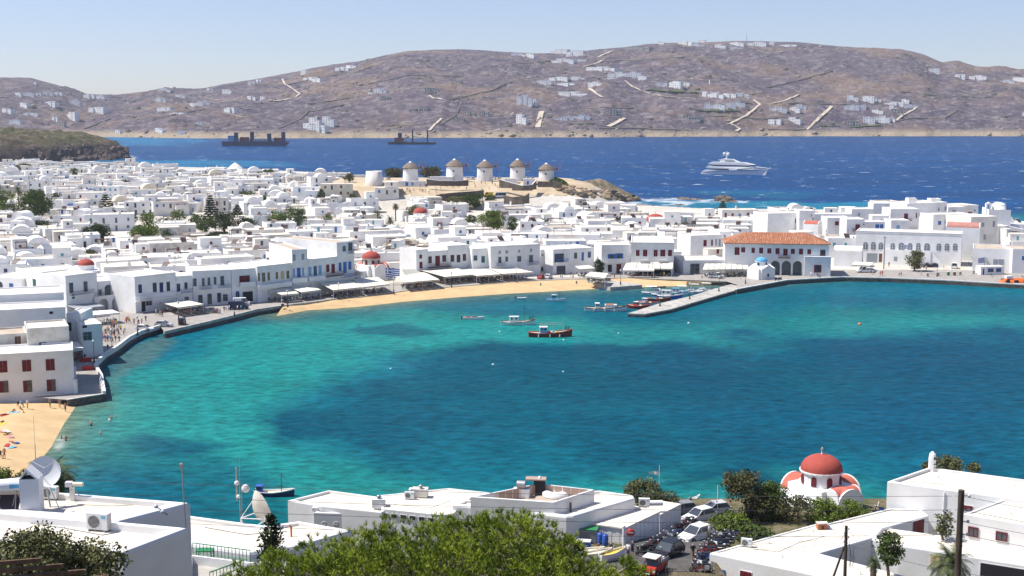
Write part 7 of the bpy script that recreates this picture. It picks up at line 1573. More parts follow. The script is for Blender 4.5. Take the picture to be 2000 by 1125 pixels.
def vehicles():
 g = lambda x, y, z=PROM_Z+.01: G(x, y, z); r = math.radians
 t = car('white and yellow taxi parked by the curved sea wall', g(283, 646), r(-12), 'p_white'); MB().box(-.25, -.12, 1.47, .05, .12, 1.6, 'p_yellow').build('taxi_sign', t)
 car('silver white saloon parked facing right near the taxi', g(320, 638), r(-5), 'p_silver'); car('small dark van parked at the straight sea wall', g(356, 634), r(90), 'p_black', 'van', L=2.6, W=1.4, H=1.6)
 car('dark navy van parked before the red shuttered house', g(466, 604), r(8), 'p_navy', 'van', L=5.2, W=2, H=2.1); car('dark pickup truck near the strolling group', g(408, 611), r(4), 'p_grey', 'pickup', L=5); car('white van half hidden behind the dark navy van', g(472, 596), r(5), 'p_white', 'van', L=4.4, H=2)
 car('little white car on the beach square', g(1071, 544), r(70), 'p_white', L=3.6); car('red scooter shaped small car beside the white one', g(1058, 545), r(60), 'p_red', L=2.6, W=1.4)
 car('white pickup truck parked near the dark shop opening', g(1399, 543), r(0), 'p_white', 'pickup', L=4.8, H=1.7); t = car('white flatbed truck unloading on the quay', g(1690, 532), r(187), 'p_white', 'pickup', L=5.6, W=2, H=2.0); t = car('white box van parked under the school tree', g(1785, 524), r(250), 'p_white', 'van', L=4.4, W=2, H=2.3)
 car('white van with dark rear windows near the hall corner', g(1864, 524), r(70), 'p_white', 'van', L=4.2, W=1.8, H=1.9); car('dark blue car parked by the hall wall', g(1830, 522), r(5), 'p_navy'); car('dark pickup parked left of the white box van', g(1812, 522), r(185), 'p_black', 'pickup')
 R = random.Random(3)
 for i in range(9):
  p = hit(872+i*7.6, 386-i*.2); t = car(f'dark parked car, number {["one", "two", "three", "four", "five", "six", "seven", "eight", "nine"][i]} from the left below the windmill hill', p, r(75+R.uniform(-6, 6)), ['p_black', 'p_navy', 'p_grey', 'p_black', 'p_maroon', 'p_navy', 'p_silver', 'p_black', 'p_white'][i], grp='cars parked below the windmills')
 car('yellow van on the sandy lot under the mills', hit(954, 385), r(185), 'p_yellow', 'van', H=2, L=4.6); car('white minibus on the sandy lot under the mills', hit(976, 387), r(185), 'p_white', 'bus', L=6.5, W=2, H=2.5); car('maroon covered long vehicle near the white roofs', hit(868, 392), r(-15), 'p_maroon', 'van', L=8, W=2.2, H=2.4)
 for i, (x, y) in enumerate([(745, 358), (758, 356), (838, 351), (850, 350), (915, 350), (924, 350), (965, 350), (975, 349), (1030, 349), (1040, 350)]):
  p = D(x, y+2, 676); p.z = ztop(p.x, p.y); car(f'{["white", "silver"][i % 2]} car parked behind the windmills, {["first", "second", "third", "fourth", "fifth", "sixth", "seventh", "eighth", "ninth", "last"][i]} from left', p, r(R.uniform(70, 110)), ['p_white', 'p_silver'][i % 2], grp='cars parked behind the windmills')
 for i, (x, y) in enumerate([(552, 600), (372, 606), (380, 605), (389, 604), (395, 603), (1600, 546-4), (1518, 548), (1524, 547)]):
  moto(f'dark scooter {["under a street lamp at the left cafes", "first beside the square cream canopy", "second beside the square cream canopy", "third beside the square cream canopy", "fourth beside the square cream canopy", "before the town hall", "leaning by the chapel side", "right of the chapel"][i]}', g(x, y), R.uniform(0, 6), ['p_black', 'p_navy', 'p_grey'][i % 3], 1)
# ---------------------------------------------------------------- the far shore: villas, tracks, field walls
def hit2(px, py):
 for k in range(12):
  p = hit(px, py+k*1.2, y0=1200)
  if p is not None and p.z > .5: return p
 return D(px, py, RY)
VIL = """34 188 16 7;55 188 24 8;74 187 12 6;92 186 20 8;113 185 16 5;68 165 8 4;47 209 24 9;97 206 30 8;146 205 20 11;12 222 26 10;60 226 34 6;138 233 30 14;108 237 14 8;187 221 40 12;28 243 26 9;230 262 16 7;310 260 26 9;355 263 14 7;390 245 14 7;
310 199 30 8;320 178 24 6;352 190 22 6;320 217 34 8;375 209 14 8;398 207 26 11;447 220 28 10;172 192 28 9;196 193 20 7;443 183 24 9;410 177 12 5;490 196 20 9;491 165 14 6;345 225 44 5;608 159 46 9;598 143 26 6;667 139 30 8;686 135 24 7;742 183 28 11;722 186 10 6;512 195 14 7;505 161 10 6;
1030 112 30 8;1008 109 20 6;1090 105 38 9;1122 110 36 12;1098 122 48 8;1132 121 26 6;1171 139 64 9;1206 152 40 12;1236 152 30 13;1254 157 18 9;1062 166 30 9;1090 158 40 8;1124 158 34 9;1104 169 40 7;1162 168 30 8;1118 188 62 10;1024 204 30 20;1040 207 16 14;1017 243 26 20;1102 236 36 8;1135 234 32 9;
1291 170 22 9;1318 172 28 14;1338 169 18 8;1380 190 18 12;1400 191 26 11;1424 192 26 9;1450 191 24 9;1385 214 18 12;1405 214 20 11;1426 213 20 13;1445 210 18 12;1337 88 30 8;1362 91 26 7;1370 82 14 5;1406 94 22 8;1438 89 30 7;1438 96 24 5;1478 90 36 9;1290 87 14 6;
1537 91 38 4;1507 88 10 7;1824 142 20 9;1874 153 18 8;1909 157 32 10;1966 161 28 6;1990 160 24 9;1520 218 32 9;1548 217 30 8;1566 215 16 12;1665 198 20 11;1695 200 22 12;1712 200 16 7;1670 216 40 12;1745 205 36 7;1768 204 14 11;1780 211 26 8;1744 216 14 10;1714 222 22 8;1697 243 22 14;1722 241 30 15;1740 238 14 8;1552 240 24 11;1512 244 24 11;2000 226 6 7"""
RUIN = "839 184 20 13;752 196 20 8;817 218 38 7;917 227 20 9;945 225 18 8;896 236 22 8;1203 228 24 18;1345 234 44 9;1752 221 24 9;1665 247 22 11;118 246 20 9;1245 98 50 9"
SHORTP = [(60, 'on the far left hill'), (170, 'low on the far left slope'), (300, 'above the left bay'), (420, 'on the left far slope'), (560, 'above the tower barge'), (700, 'near the winding white track'), (900, 'above the dredger'), (1060, 'left of the steep white ramp'), (1180, 'in the centre of the far slope'), (1270, 'near the central green lawn'), (1360, 'beside the green lawn'), (1480, 'above the yacht'), (1600, 'by the long straight track'), (1760, 'right of the straight track'), (2100, 'on the far right slope')]
def villas():
 R = random.Random(17); cube = MB().box(-.5, -.03, 0, .5, .03, 1, 'glass').mesh('window')
 big = [('626 256 62 28', 'big white seafront villa')]
 L = [(tuple(map(float, v.split())), 0) for v in VIL.replace('\n', '').split(';')]+[(tuple(map(float, v.split())), 1) for v in RUIN.split(';')]+[((600, 252, 26, 12), 0), ((612, 244, 26, 14), 0), ((640, 249, 26, 22), 2), ((620, 256, 34, 12), 0)]
 for (px, py, w, h), st in L:
  p = hit2(px, py); s = p.y/2500; W, H = w*s, h*s*.95
  where = [b for a, b in SHORTP if px < a][0]; row = 'near the skyline' if py < 125 and px > 560 or py < 180 and px < 400 else 'halfway up' if py < 195 else 'near the shore'
  lb = f"{['small', 'medium', 'wide'][0 if w < 18 else 1 if w < 32 else 2]} {['low', 'tall'][h > 10]} {['white villa', 'grey unfinished concrete house', 'white villa with big dark windows'][st]} {where}, {row}"
  t = thing('villa' if st != 1 else 'unfinished_house', lb, 'villa' if st != 1 else 'unfinished house', (p.x, p.y, p.z-.5), R.uniform(-.75, -.25), 'villas on the far shore'); m = 'villa_white' if st != 1 else 'concrete'
  n = max(1, int(w/14)); x = -W/2; d = max(8, W*.35)
  for i in range(n+1):
   ww = W/(n+1); hh = H*R.uniform(.55, 1.0) if i != n//2 else H; yy = R.uniform(-3, 3)
   MB().box(x+.01, yy, -5, x+ww*1.04, yy+d, hh, m).box(x-.1, yy-.2, hh+.001, x+ww*1.04+.1, yy+d+.2, hh+.3, m).build('wing', t)
   k = max(1, int(ww/5)); fl = max(1, int(hh/4.2))
   for f in range(fl):
    for j in range(k):
     if R.random() < (.2 if st == 0 else 0): continue
     o = link('window', cube, t, (x+ww*(j+.5)/k, yy-.05, .8+f*hh/fl)); o.scale = (ww/k*R.uniform(.15, .32) if st != 1 else ww/k*.6, 1, min(1.8, hh/fl*.4) if st != 1 else hh/fl*.6)
   x += ww
 def strip(name, label, pts, w, m, raise_=.6, cat=None, kind=None, wall=0):
  P = []
  for a, b in zip(pts, pts[1:]):
   for i in range(6): P.append(hit2(a[0]+(b[0]-a[0])*i/6, a[1]+(b[1]-a[1])*i/6))
  P.append(hit2(*pts[-1])); b = MB().mat(m); V = []
  for i, p in enumerate(P):
   q = P[min(i+1, len(P)-1)]-P[max(i-1, 0)]; n = Vector((-q.y, q.x, 0)).normalized()*w*(.42 if not wall else 1)
   for sg in (-1, 1):
    e = p+n*sg; zz = float(zfar(e.x, e.y)); V.append((e.x, e.y, max(zz, p.z if not wall else zz)+raise_))
  k = len(P)
  if wall:
   V2 = [(x, y, z+wall) for x, y, z in V]; V = [(x, y, z-3) for x, y, z in V]
   b.add(V+V2, [(2*i, 2*i+2, 2*k+2*i+2, 2*k+2*i) for i in range(k-1)]+[(2*i+1, 2*k+2*i+1, 2*k+2*i+3, 2*i+3) for i in range(k-1)]+[(2*k+2*i, 2*k+2*i+2, 2*k+2*i+3, 2*k+2*i+1) for i in range(k-1)])
  else: b.add(V, [(2*i, 2*i+2, 2*i+3, 2*i+1) for i in range(k-1)])
  o = b.build(name)
  if kind: o['kind'] = kind
  else: tag(o, label, cat)
 for pts, w in [([(551, 155), (556, 165), (568, 172), (585, 184), (578, 190), (545, 199), (520, 197)], 6), ([(838, 257), (848, 246), (862, 233)], 6), ([(1050, 250), (1053, 236), (1058, 219)], 14), ([(1220, 158), (1235, 170), (1268, 184), (1300, 190), (1350, 193)], 5), ([(1438, 258), (1446, 253), (1426, 243), (1460, 226), (1484, 205), (1472, 197)], 7), ([(1577, 255), (1600, 232), (1624, 210)], 9), ([(1745, 241), (1762, 227), (1795, 209)], 6), ([(1188, 249), (1220, 232)], 12), ([(1168, 112), (1196, 100)], 8), ([(1138, 132), (1176, 121)], 6), ([(1505, 204), (1535, 197), (1560, 186)], 6), ([(1150, 174), (1176, 191)], 8), ([(388, 190), (430, 197)], 4), ([(436, 221), (480, 231)], 4), ([(1091, 137), (1120, 143)], 4), ([(1330, 153), (1385, 158), (1386, 166), (1425, 167)], 2.5), ([(838, 187), (845, 193), (870, 196)], 6), ([(1030, 178), (1060, 184)], 4)]: strip('track', '', pts, w, 'track', 1.2, kind='structure')
 WL = [([(556, 167), (640, 150), (700, 140), (735, 128)], 'long field wall climbing from the winding white track'), ([(545, 252), (585, 234), (600, 222), (672, 205)], 'field wall rising left of the big seafront villa'), ([(166, 252), (215, 233)], 'straight dark field wall above the left bay'), ([(1170, 252), (1230, 251), (1345, 256)], 'long wall near the shore right of the white ramp'), ([(1040, 251), (1064, 220)], 'field wall beside the steep white ramp'), ([(1750, 239), (1780, 232), (1845, 232), (1872, 216)], 'bent field wall low on the right slope'), ([(745, 248), (830, 243)], 'low terrace wall above the dredger'), ([(1500, 172), (1560, 158), (1625, 140)], 'dark field wall crossing the rocky right slope'), ([(1540, 203), (1640, 205), (1722, 204)], 'long level field wall right of the straight track'), ([(862, 244), (890, 226), (902, 200)], 'field wall above the dredger track'), ([(1500, 255), (1575, 254)], 'low wall beside the foot of the straight track'), ([(1380, 227), (1480, 233), (1560, 230)], 'level field wall right above the yacht'), ([(960, 130), (1100, 118), (1160, 122)], 'dark wall below the central skyline villas'), ([(1170, 120), (1260, 118), (1340, 112)], 'level wall below the skyline quarry'), ([(1140, 212), (1240, 212)], 'dark terrace wall in the centre of the slope'), ([(1580, 260-6), (1612, 222)], 'field wall along the long straight track'), ([(720, 165), (800, 148), (900, 150)], 'faint field wall on the brown central slope'), ([(880, 196), (960, 178), (1000, 160)], 'field wall among the central rocks'), ([(0, 268-4), (90, 262-2)], 'wall behind the dark headland'), ([(300, 232), (360, 222), (400, 214)], 'thin field wall on the left far slope'), ([(1760, 180), (1850, 190), (1960, 190)], 'thin field wall on the right far slope'), ([(600, 205), (700, 190)], 'field wall above the big seafront villa')]
 for pts, l in WL: strip('field_wall', l, pts, 1.6, 'stonewall', 0, 'field wall', None, 2.0)
 for pts, w in [([(1265, 176), (1300, 180), (1360, 182)], 22), ([(1345, 212), (1380, 219), (1440, 218)], 10), ([(1440, 199), (1470, 204)], 12), ([(1600, 247), (1640, 247)], 10), ([(1660, 250), (1720, 246)], 10), ([(1110, 243), (1160, 243)], 8)]: strip('garden_lawn', '', pts, w, 'leaf', 1.5, kind='structure')
 for i, (x, y, h) in enumerate([(1458, 80, 34), (1418, 82, 20), (1382, 82, 18), (1486, 80, 14), (1550, 84, 14), (1613, 88, 14), (1971, 138, 14)]):
  p = hit2(x, y+2); s = p.y/2500; t = thing('antenna_mast', f"{'tallest' if i == 0 else 'thin'} mast on the far skyline, {['first by the white villas', 'second left', 'third left', 'right of tallest', 'on the bare ridge', 'next on the bare ridge', 'far right'][i]}", 'mast', p); MB().tube((0, 0, -3), (0, 0, h*s*.6), .8 if i == 0 else .5, .3, 4, 'p_grey').build('mast', t)
 # shrubs and boulders scattered over the slopes: nobody could count them
 rs = np.random.RandomState(8); n = 9000; u = rs.uniform(-50, 2050, n); y = rs.uniform(2620, 4080, n); x = (u-1000)/2500*y; cl = fbm(x/140, y/140, 3, 77); keepm = cl > .47; x, y = x[keepm], y[keepm]; z = zfar(x, y)
 V = []; F = []; rr = rs.uniform(1.0, 4.2, len(x))*(.6+rs.random(len(x))**3*1.8); M = []
 T8 = np.array([(1, 0, 0), (0, 1, 0), (-1, 0, 0), (0, -1, 0), (.2, .1, .8)]); FQ = np.array([(0, 1, 4), (1, 2, 4), (2, 3, 4), (3, 0, 4)])
 V = (T8[None]*np.stack([rr*1.3, rr, rr*.75], -1)[:, None]*rs.uniform(.6, 1.3, (len(x), 5, 1)))+np.stack([x, y, z-.3], -1)[:, None]; F = (FQ[None]+(np.arange(len(x))*5)[:, None, None]).reshape(-1, 3); M = np.repeat((rs.random(len(x)) < .55).astype(int), 4)
 o = link('boulders', npmesh('boulders', V.reshape(-1, 3), F, ['boulder', 'far_bush'], smooth=False, midx=M)); o['kind'] = 'stuff'
mat('boulder', (.30, .25, .22), .95, (.20, .16, .15), .05, 3); mat('far_bush', (.075, .065, .05), .95, (.05, .06, .03), .05, 3)
def rocks():
 rs = random.Random(5)
 def rock(name, label, p, r, sq=(1, 1, .6), m='rock', grp=None, seed=0):
  R = random.Random(seed); b = MB().mat(m); n = 8; vs = []
  for j in range(5):
   ph = -1.2+j*.62
   for i in range(n): t = 6.283*i/n; q = r*R.uniform(.7, 1.25); vs.append((q*sq[0]*math.cos(ph)*math.cos(t), q*sq[1]*math.cos(ph)*math.sin(t), q*sq[2]*math.sin(ph)))
  b.add(vs, [(j*n+i, j*n+(i+1) % n, (j+1)*n+(i+1) % n, (j+1)*n+i) for j in range(4) for i in range(n)]+[tuple(range(4*n, 5*n))]); o = b.build(name, None, p); tag(o, label, 'rock', grp); return o
 for i, (x, y, r, l) in enumerate([(1414, 394, 4.2, 'dark pointed sea rock in the white surf'), (1338, 390, 3.6, 'low flat dark reef left of the pointed sea rock'), (1326, 402, 2.2, 'small dark rock nearest the houses'), (1430, 396, 2.4, 'low dark rock right of the pointed sea rock'), (1358, 391, 2.4, 'low reef end between surf lines')]):
  rock('sea_rock', l, G(x, y, -.3), r, (1.8 if i else 1.5, 1, .45 if i else .9), 'rock', None, i)
 for i in range(46):
  u = i/45; x = 1100+150*u+rs.uniform(-8, 8); y = 366+20*u+rs.uniform(-3, 11); p = hit(x, y)
  if p is None or p.z < .2: continue
  p.z -= .3; rock('boulder', 'jagged pale boulder on the rocky point '+['by the green slope', 'on its upper ridge', 'in its middle', 'near its low tip', 'at the sea end'][min(4, int(u*5))], p, rs.uniform(.9, 2.9), (1.3, 1, .8), ['rock', 'point', 'point'][i % 3], 'boulders on the rocky point', i+40)
 for i in range(60):
  x = rs.uniform(60, 250); y = 318-(x-60)*.03-rs.random()**2*22; p = hit(x, y)
  if p is None or p.y < 1200: continue
  p.z -= 1; rock('boulder', 'dark crag on the left headland '+('near its tip' if x > 190 else 'in the middle of the cliff' if x > 120 else 'at its left part'), p, rs.uniform(2.5, 7), (1.1, .8, 1.1), 'crag', 'crags of the headland cliff', i+100)
mat('crag', (.16, .12, .10), .95, (.055, .045, .045), .08, 6, 1, .3)

mat('villa_white', (.86, .86, .85), .85, (.78, .77, .74), .05, 3)
# ---------------------------------------------------------------- the near shore
def slab(name, label, pts, zt, z0=2.0, par=.35, th=.3, wm='wall', rm='roof_near', cat='house', rnd_=.12, lip=True):
 """flat-roofed house from the outline of its roof, parapet all round"""
 P = [G(x, y, zt) for x, y in pts]; a = sum(P[i].x*P[(i+1) % len(P)].y-P[(i+1) % len(P)].x*P[i].y for i in range(len(P)))
 if a < 0: P = P[::-1]
 c = sum(P, Vector())/len(P); c.z = z0; t = thing(name, label, cat, c); Q = [Vector((p.x-c.x, p.y-c.y, 0)) for p in P]; H = zt-z0; n = len(Q)
 def inset(d):
  out = []
  for i in range(n):
   p0, p1, p2 = Q[i-1], Q[i], Q[(i+1) % n]; e1 = (p1-p0).normalized(); e2 = (p2-p1).normalized(); n1 = Vector((-e1.y, e1.x, 0)); n2 = Vector((-e2.y, e2.x, 0)); k = 1/max(.35, 1+n1.dot(n2)); out.append(p1+(n1+n2)*d*k)
  return out
 I1, I2 = inset(rnd_), inset(th); b = MB().mat(wm)
 rings = [[(q.x, q.y, -6) for q in Q], [(q.x, q.y, H-rnd_) for q in Q], [(q.x, q.y, H-rnd_*.3) for q in inset(rnd_*.3)], [(q.x, q.y, H) for q in I1], [(q.x, q.y, H) for q in I2], [(q.x, q.y, H-par) for q in I2]]
 vs = sum(rings, []); b.add(vs, [(r*n+i, r*n+(i+1) % n, (r+1)*n+(i+1) % n, (r+1)*n+i) for r in range(5) for i in range(n)]); b.build('wall', t)
 r = MB().mat(rm); r.face([(q.x, q.y, H-par+.004) for q in inset(th-.01)]); r.build('roof', t); return t
def wallwin(t, A, B, kind, px0, py0, px1, py1, off=.02):
 """window on the wall between two ground points of a near building"""
 ex, nrm, L = planefit(A, B); s0, zt = onplane(px0, py0, A, ex, nrm); s1, zb = onplane(px1, py1, A, ex, nrm); p = A+ex*((s0+s1)/2)+nrm*off; p.z = zb; q = t.location
 for nm, me, subs in wparts(kind, abs(s1-s0), abs(zt-zb)):
  o = link(nm, me, t, (p.x-q.x, p.y-q.y, zb-q.z), math.atan2(ex.y, ex.x))
  for sn, sm in subs: link(sn, sm, o)
def ac_unit(label, p, rz, s=1.0):
 t = thing('air_conditioner', label, 'air conditioner', p, rz); t.scale = (s, s, s); b = MB().box(-.46, -.17, .08, .46, .17, .74, 'white_metal'); b.build('casing', t)
 o = MB().lathe([(.245, -.01), (.265, .012), (.24, .02)], 18, m='p_grey').build('fan_ring', t, (-.13, -.172, .41)); o.rotation_euler = (math.pi/2, 0, 0); o = MB().lathe([(.24, 0), (0.001, .004)], 18, m='p_black').build('fan', t, (-.13, -.1725, .41)); o.rotation_euler = (math.pi/2, 0, 0)
 b = MB().mat('p_silver')
 for i in range(9): b.box(-.36, -.195, .2+i*.05, .10, -.19, .212+i*.05)
 b.build('grille', t); b = MB().mat('p_beige')
 for i in range(8): b.box(.461, -.14, .15+i*.07, .47, .14, .18+i*.07)
 b.build('side_grille', t)
 for x in (-.38, .34): MB().box(x, -.2, 0, x+.05, .2, .079, 'p_grey').build('foot', t)
 MB().tube((.48, .05, .3), (.95, .35, .02), .02, n=5, m='p_white').build('pipe', t); MB().box(.20, -.178, .55, .40, -.171, .68, 'p_skyblue').build('badge', t); return t
def wire(label, A, B, sag, r=.012, grp='overhead wires'):
 b = MB().mat('metal_dark'); n = 26; P = [A.lerp(B, i/n)-Vector((0, 0, sag*4*(i/n)*(1-i/n))) for i in range(n+1)]; o = A
 for p, q in zip(P, P[1:]): b.tube(p-o, q-o, r, n=4)
 tag(b.build('wire', None, A), label, 'wire', grp)
def near_left():
 t = slab('house', 'nearest white flat roof at lower left with one air conditioner', [(-140, 984), (367, 1029), (240, 1077), (-140, 1047)], 36, 26, .28, .42, rm='roof_near', rnd_=.16)
 t = slab('house', 'second white flat roof at left carrying dish and chimney', [(-140, 940), (371, 980), (232, 1016), (-140, 990)], 35.2, 26, .22, .42, rm='roof_near', rnd_=.16)
 ac_unit('nearest air conditioner with round dark fan on the lower left roof', G(194, 1036, 35.73), math.radians(-14), .98)
 # white chimney with slanted hood
 p = G(64, 999, 35.0); t = thing('chimney', 'white square chimney with dark triangular hood beside the dish', 'chimney', (p.x, p.y, 34.98), .12); MB().box(-.40, -.40, 0, .40, .40, 1.55, 'wall').build('stack', t)
 b = MB().mat('wall'); b.add([(-.42, -.40, 1.55), (-.1, -.40, 2.0), (-.1, .40, 2.0), (-.42, .40, 1.55), (-.34, -.40, 1.55), (-.1, -.40, 1.90), (-.1, .40, 1.90), (-.34, .40, 1.55)], [(0, 1, 2, 3), (4, 7, 6, 5), (0, 4, 5, 1), (3, 2, 6, 7)]); b.add([(.40, -.40, 1.55), (-.08, -.40, 2.02), (-.08, .40, 2.02), (.40, .40, 1.55), (.3, -.40, 1.55), (-.1, -.40, 1.9), (-.1, .40, 1.9), (.3, .40, 1.55)], [(3, 2, 1, 0), (5, 6, 7, 4), (1, 5, 4, 0), (7, 6, 2, 3)]); b.build('hood', t); MB().box(-.3, -.3, 1.551, .25, .3, 1.56, 'dark').build('flue', t)
 # satellite dish
 p = G(95, 992, 35.0); t = thing('satellite_dish', 'big white round satellite dish on a stand at lower left', 'satellite dish', p); R = 1.42/2*.98*1.0; b = MB().mat('white_metal'); n = 28; d = Vector((.35, -.80, .45)).normalized(); a = d.orthogonal().normalized(); c = d.cross(a); ctr = Vector((-.2, .2, 1.55)); vs = [ctr-d*.16]
 for j in range(1, 7):
  r = R*j/6
  for i in range(n): th = 6.283*i/n; vs.append(ctr+a*(r*math.cos(th))+c*(r*math.sin(th))+d*(.16*(j/6)**2-.16))
 b.add(vs, [(0, 1+i, 1+(i+1) % n) for i in range(n)]+[(1+j*n+i, 1+(j+1)*n+i, 1+(j+1)*n+(i+1) % n, 1+j*n+(i+1) % n) for j in range(5) for i in range(n)], True); b.build('reflector', t)
 b = MB().mat('p_silver'); b.tube((0, .2, 0), ctr-d*.2, .045, n=6); b.tube((-.5, -.2, 0), ctr-d*.25, .02, n=5); b.tube((.5, -.1, 0), ctr-d*.25, .02, n=5); b.build('stand', t); b = MB().mat('p_silver'); h = ctr+d*.75; b.tube(ctr+a*R*.95, h, .012, n=4); b.tube(ctr-a*R*.95, h, .012, n=4); b.tube(ctr-c*R*.95, h, .014, n=4); b.ball(h, .06, 6); b.build('feed_arm', t)
 # solar tank
 p = G(20, 1000, 34.98); t = thing('solar_water_heater', 'silver horizontal water heater tank with blue label at left edge', 'solar heater', p, .1); MB().tube((-.75, 0, 1.15), (.62, 0, 1.25), .27, n=14, m='white_metal').build('tank', t); MB().box(.1, -.29, 1.12, .5, -.268, 1.30, 'p_skyblue').build('label_plate', t); b = MB().mat('p_beige')
 for x in (-.5, .3):
  b.tube((x-.2, -.3, 0), (x, 0, .95), .02, n=4); b.tube((x+.25, .3, 0), (x, 0, .95), .02, n=4); b.tube((x, -.4, 0), (x, 0, .95), .02, n=4)
 b.build('stand', t); b = MB().mat('solar'); b.add([(-.9, -.35, .2), (.45, -.35, .2), (.45, .5, .95), (-.9, .5, .95)], [(0, 1, 2, 3)]); b.build('panel', t)
 ac_unit('small air conditioner between the dish and the tripod device', G(98, 975, 35.0), math.radians(-8), .8)
 p = G(142, 977, 35.0); t = thing('camera_tripod', 'white boxed device on a splayed tripod on the left roof', 'roof device', p); b = MB().mat('p_beige')
 for a in (.3, 2.4, 4.5): b.tube((0, 0, .62), (.42*math.cos(a), .42*math.sin(a), 0), .018, n=4)
 b.box(-.10, -.06, 0, .10, .06, .62, 'wall'); b.build('tripod', t); MB().box(-.28, -.1, .62, .0, .14, .84, 'p_white').build('casing', t); MB().tube((.02, 0, .74), (.5, -.05, .74), .10, n=8, m='p_cream').build('lens', t)
 p = G(73, 960, 35.0); t = thing('tv_aerial', 'tall thin whip antenna behind the dish', 'aerial', p); MB().tube((0, 0, 0), (0, 0, 2.2), .02, n=5, m='metal').tube((0, 0, 2.2), (0, 0, D(73, 812, p.y).z-p.z), .008, n=4).build('mast', t)
 p = G(361, 1002, 35.2); t = thing('antenna_mast', 'grey pipe mast on the corner of the second roof', 'mast', p); h = D(361, 903, p.y).z-p.z; MB().tube((.02, 0, -.9), (-.06, 0, h), .035, .03, 6, 'metal').build('mast', t); MB().box(-.14, -.05, h-.28, -.02, .05, h-.06, 'p_beige').build('junction_box', t)
 for i, (x, y) in enumerate([(305, 994), (318, 1004)]):
  p = G(x, y, 35.4); t = thing('floodlight', f'small {["upper", "lower"][i]} grey floodlight on the second roof wall', 'floodlight', p); MB().ball((0, 0, .1), .11, 8, 'p_silver', (1, .7, .8)).build('head', t); MB().tube((0, 0, .1), (.15, .2, -.1), .02, n=4, m='p_black').build('arm', t)
 for i in range(5):
  p0 = D(-60, 1118+i*14, 27); tag(MB().box(0, -.03, -.05, 1.5+i*.35, .03, .05, 'wood').build('beam', None, (p0.x+.12*i, p0.y, p0.z+.15), .25), f'{["uppermost", "second", "third", "fourth", "lowest"][i]} dark wooden pergola beam in the lower left corner', 'beam')
 # middle white roof
 t = slab('house', 'wide white roof with rounded edge behind green railing', [(345, 1002), (520, 1025), (585, 1016), (688, 1034), (576, 1066), (487, 1078), (345, 1058)], 27, 20, .18, .5, rm='roof_near', rnd_=.2)
 t = slab('terrace', 'white terrace wall below the green railing', [(366, 1081), (490, 1096), (560, 1094), (560, 1140), (366, 1140)], 28.2, 20, .5, .25, rm='concrete', cat='terrace')
 def rail(lab, A, B, h=.95):
  t = thing('railing', lab, 'railing', A); d = B-A; L = d.length; b = MB().mat('p_green'); up = Vector((0, 0, h)); b.tube(up, d+up, .035, n=6); b.tube(Vector((0, 0, .12)), d+Vector((0, 0, .12)), .025, n=6); b.build('rail', t); n = max(2, int(L/.21))
  for i in range(n+1):
   q = d*(i/n); MB().box(q.x-.016, q.y-.016, q.z+.0, q.x+.016, q.y+.016, q.z+h-.03, 'p_green').build('baluster', t)
 rail('green painted balcony railing behind the cypress', G(377, 1083, 28.2), G(489, 1098, 28.2), .66); rail('lower green railing running up beside the pine', G(410, 1136, 28.0), G(476, 1112, 28.0), .5)
 t = thing('table', 'bright green table seen through the railing', 'table', G(382, 1096, 27.8)); MB().box(0, 0, .5, .9, .6, .56, 'p_green').build('tabletop', t); [MB().box(x, y, 0, x+.05, y+.05, .499, 'p_green').build('leg', t) for x in (.02, .83) for y in (.02, .5)]
 # chimney stub and pipe
 p = G(569, 1046, 26.9); t = thing('pipe', 'rusty bent vent pipe on the white roof by the cypress', 'vent pipe', p); MB().tube((0, 0, -.1), (0, 0, .55), .06, n=7, m='terracotta').tube((0, 0, .55), (-.1, 0, .62), .06, n=7).build('pipe', t)
 # lattice mast and big dish
 p = G(471, 1024, 26.5); h = D(471, 893, p.y).z-p.z; t = thing('antenna_mast', 'tall lattice mast with small white drum dishes', 'mast', p); b = MB().mat('metal')
 for a in (0, 2.09, 4.19): b.tube((.09*math.cos(a), .09*math.sin(a), -1), (.07*math.cos(a), .07*math.sin(a), h*.62), .018, n=4)
 for i in range(16): z = h*.62*i/16; b.tube((.09, 0, z), (-.045, .078, z+.15), .01, n=3); b.tube((-.045, .078, z+.15), (-.045, -.078, z+.25), .01, n=3)
 b.tube((0, 0, h*.6), (0, 0, h), .02, .012, 5); b.build('mast', t)
 for x, z, r in ((.36, .52, .26), (-.18, .60, .15), (-.12, .40, .12)):
  MB().lathe([(r, 0), (r, .08), (r*.6, .14), (.01, .16)], 14, m='wall').build('drum_dish', t, (x, -.1, h*z+.1)).rotation_euler = (math.pi/2-.3, 0, .5)
 MB().box(-.26, -.03, h*.35, -.18, .03, h*.85, 'p_beige').build('panel_antenna', t)
 p = G(506, 1030, 26.6); t = thing('dish_antenna', 'large grey dish antenna seen from behind in a white frame', 'satellite dish', p); n = 26; d = Vector((.80, .55, .25)).normalized(); a = d.orthogonal().normalized(); c = d.cross(a); R = 1.25; ctr = Vector((.28, 0, 1.15)); b = MB().mat('p_silver'); vs = [ctr-d*.55]
 for j in range(1, 8):
  r = R*j/7
  for i in range(n): th = 6.283*i/n; vs.append(ctr+a*(r*math.cos(th))+c*(r*math.sin(th))+d*(.55*(j/7)**2-.55))
 b.mat('wall_aged'); b.add(vs, [(0, 1+(i+1) % n, 1+i) for i in range(n)]+[(1+j*n+i, 1+j*n+(i+1) % n, 1+(j+1)*n+(i+1) % n, 1+(j+1)*n+i) for j in range(6) for i in range(n)], True); b.build('reflector', t); b = MB().mat('white_metal'); pts = [Vector((-.95, -.6, -.3)), Vector((.9, -.7, -.3)), Vector((-.95, .5, -.3)), Vector((.7, .6, -.3)), Vector((-1.0, -.5, .75)), Vector((.6, -.6, .7))]
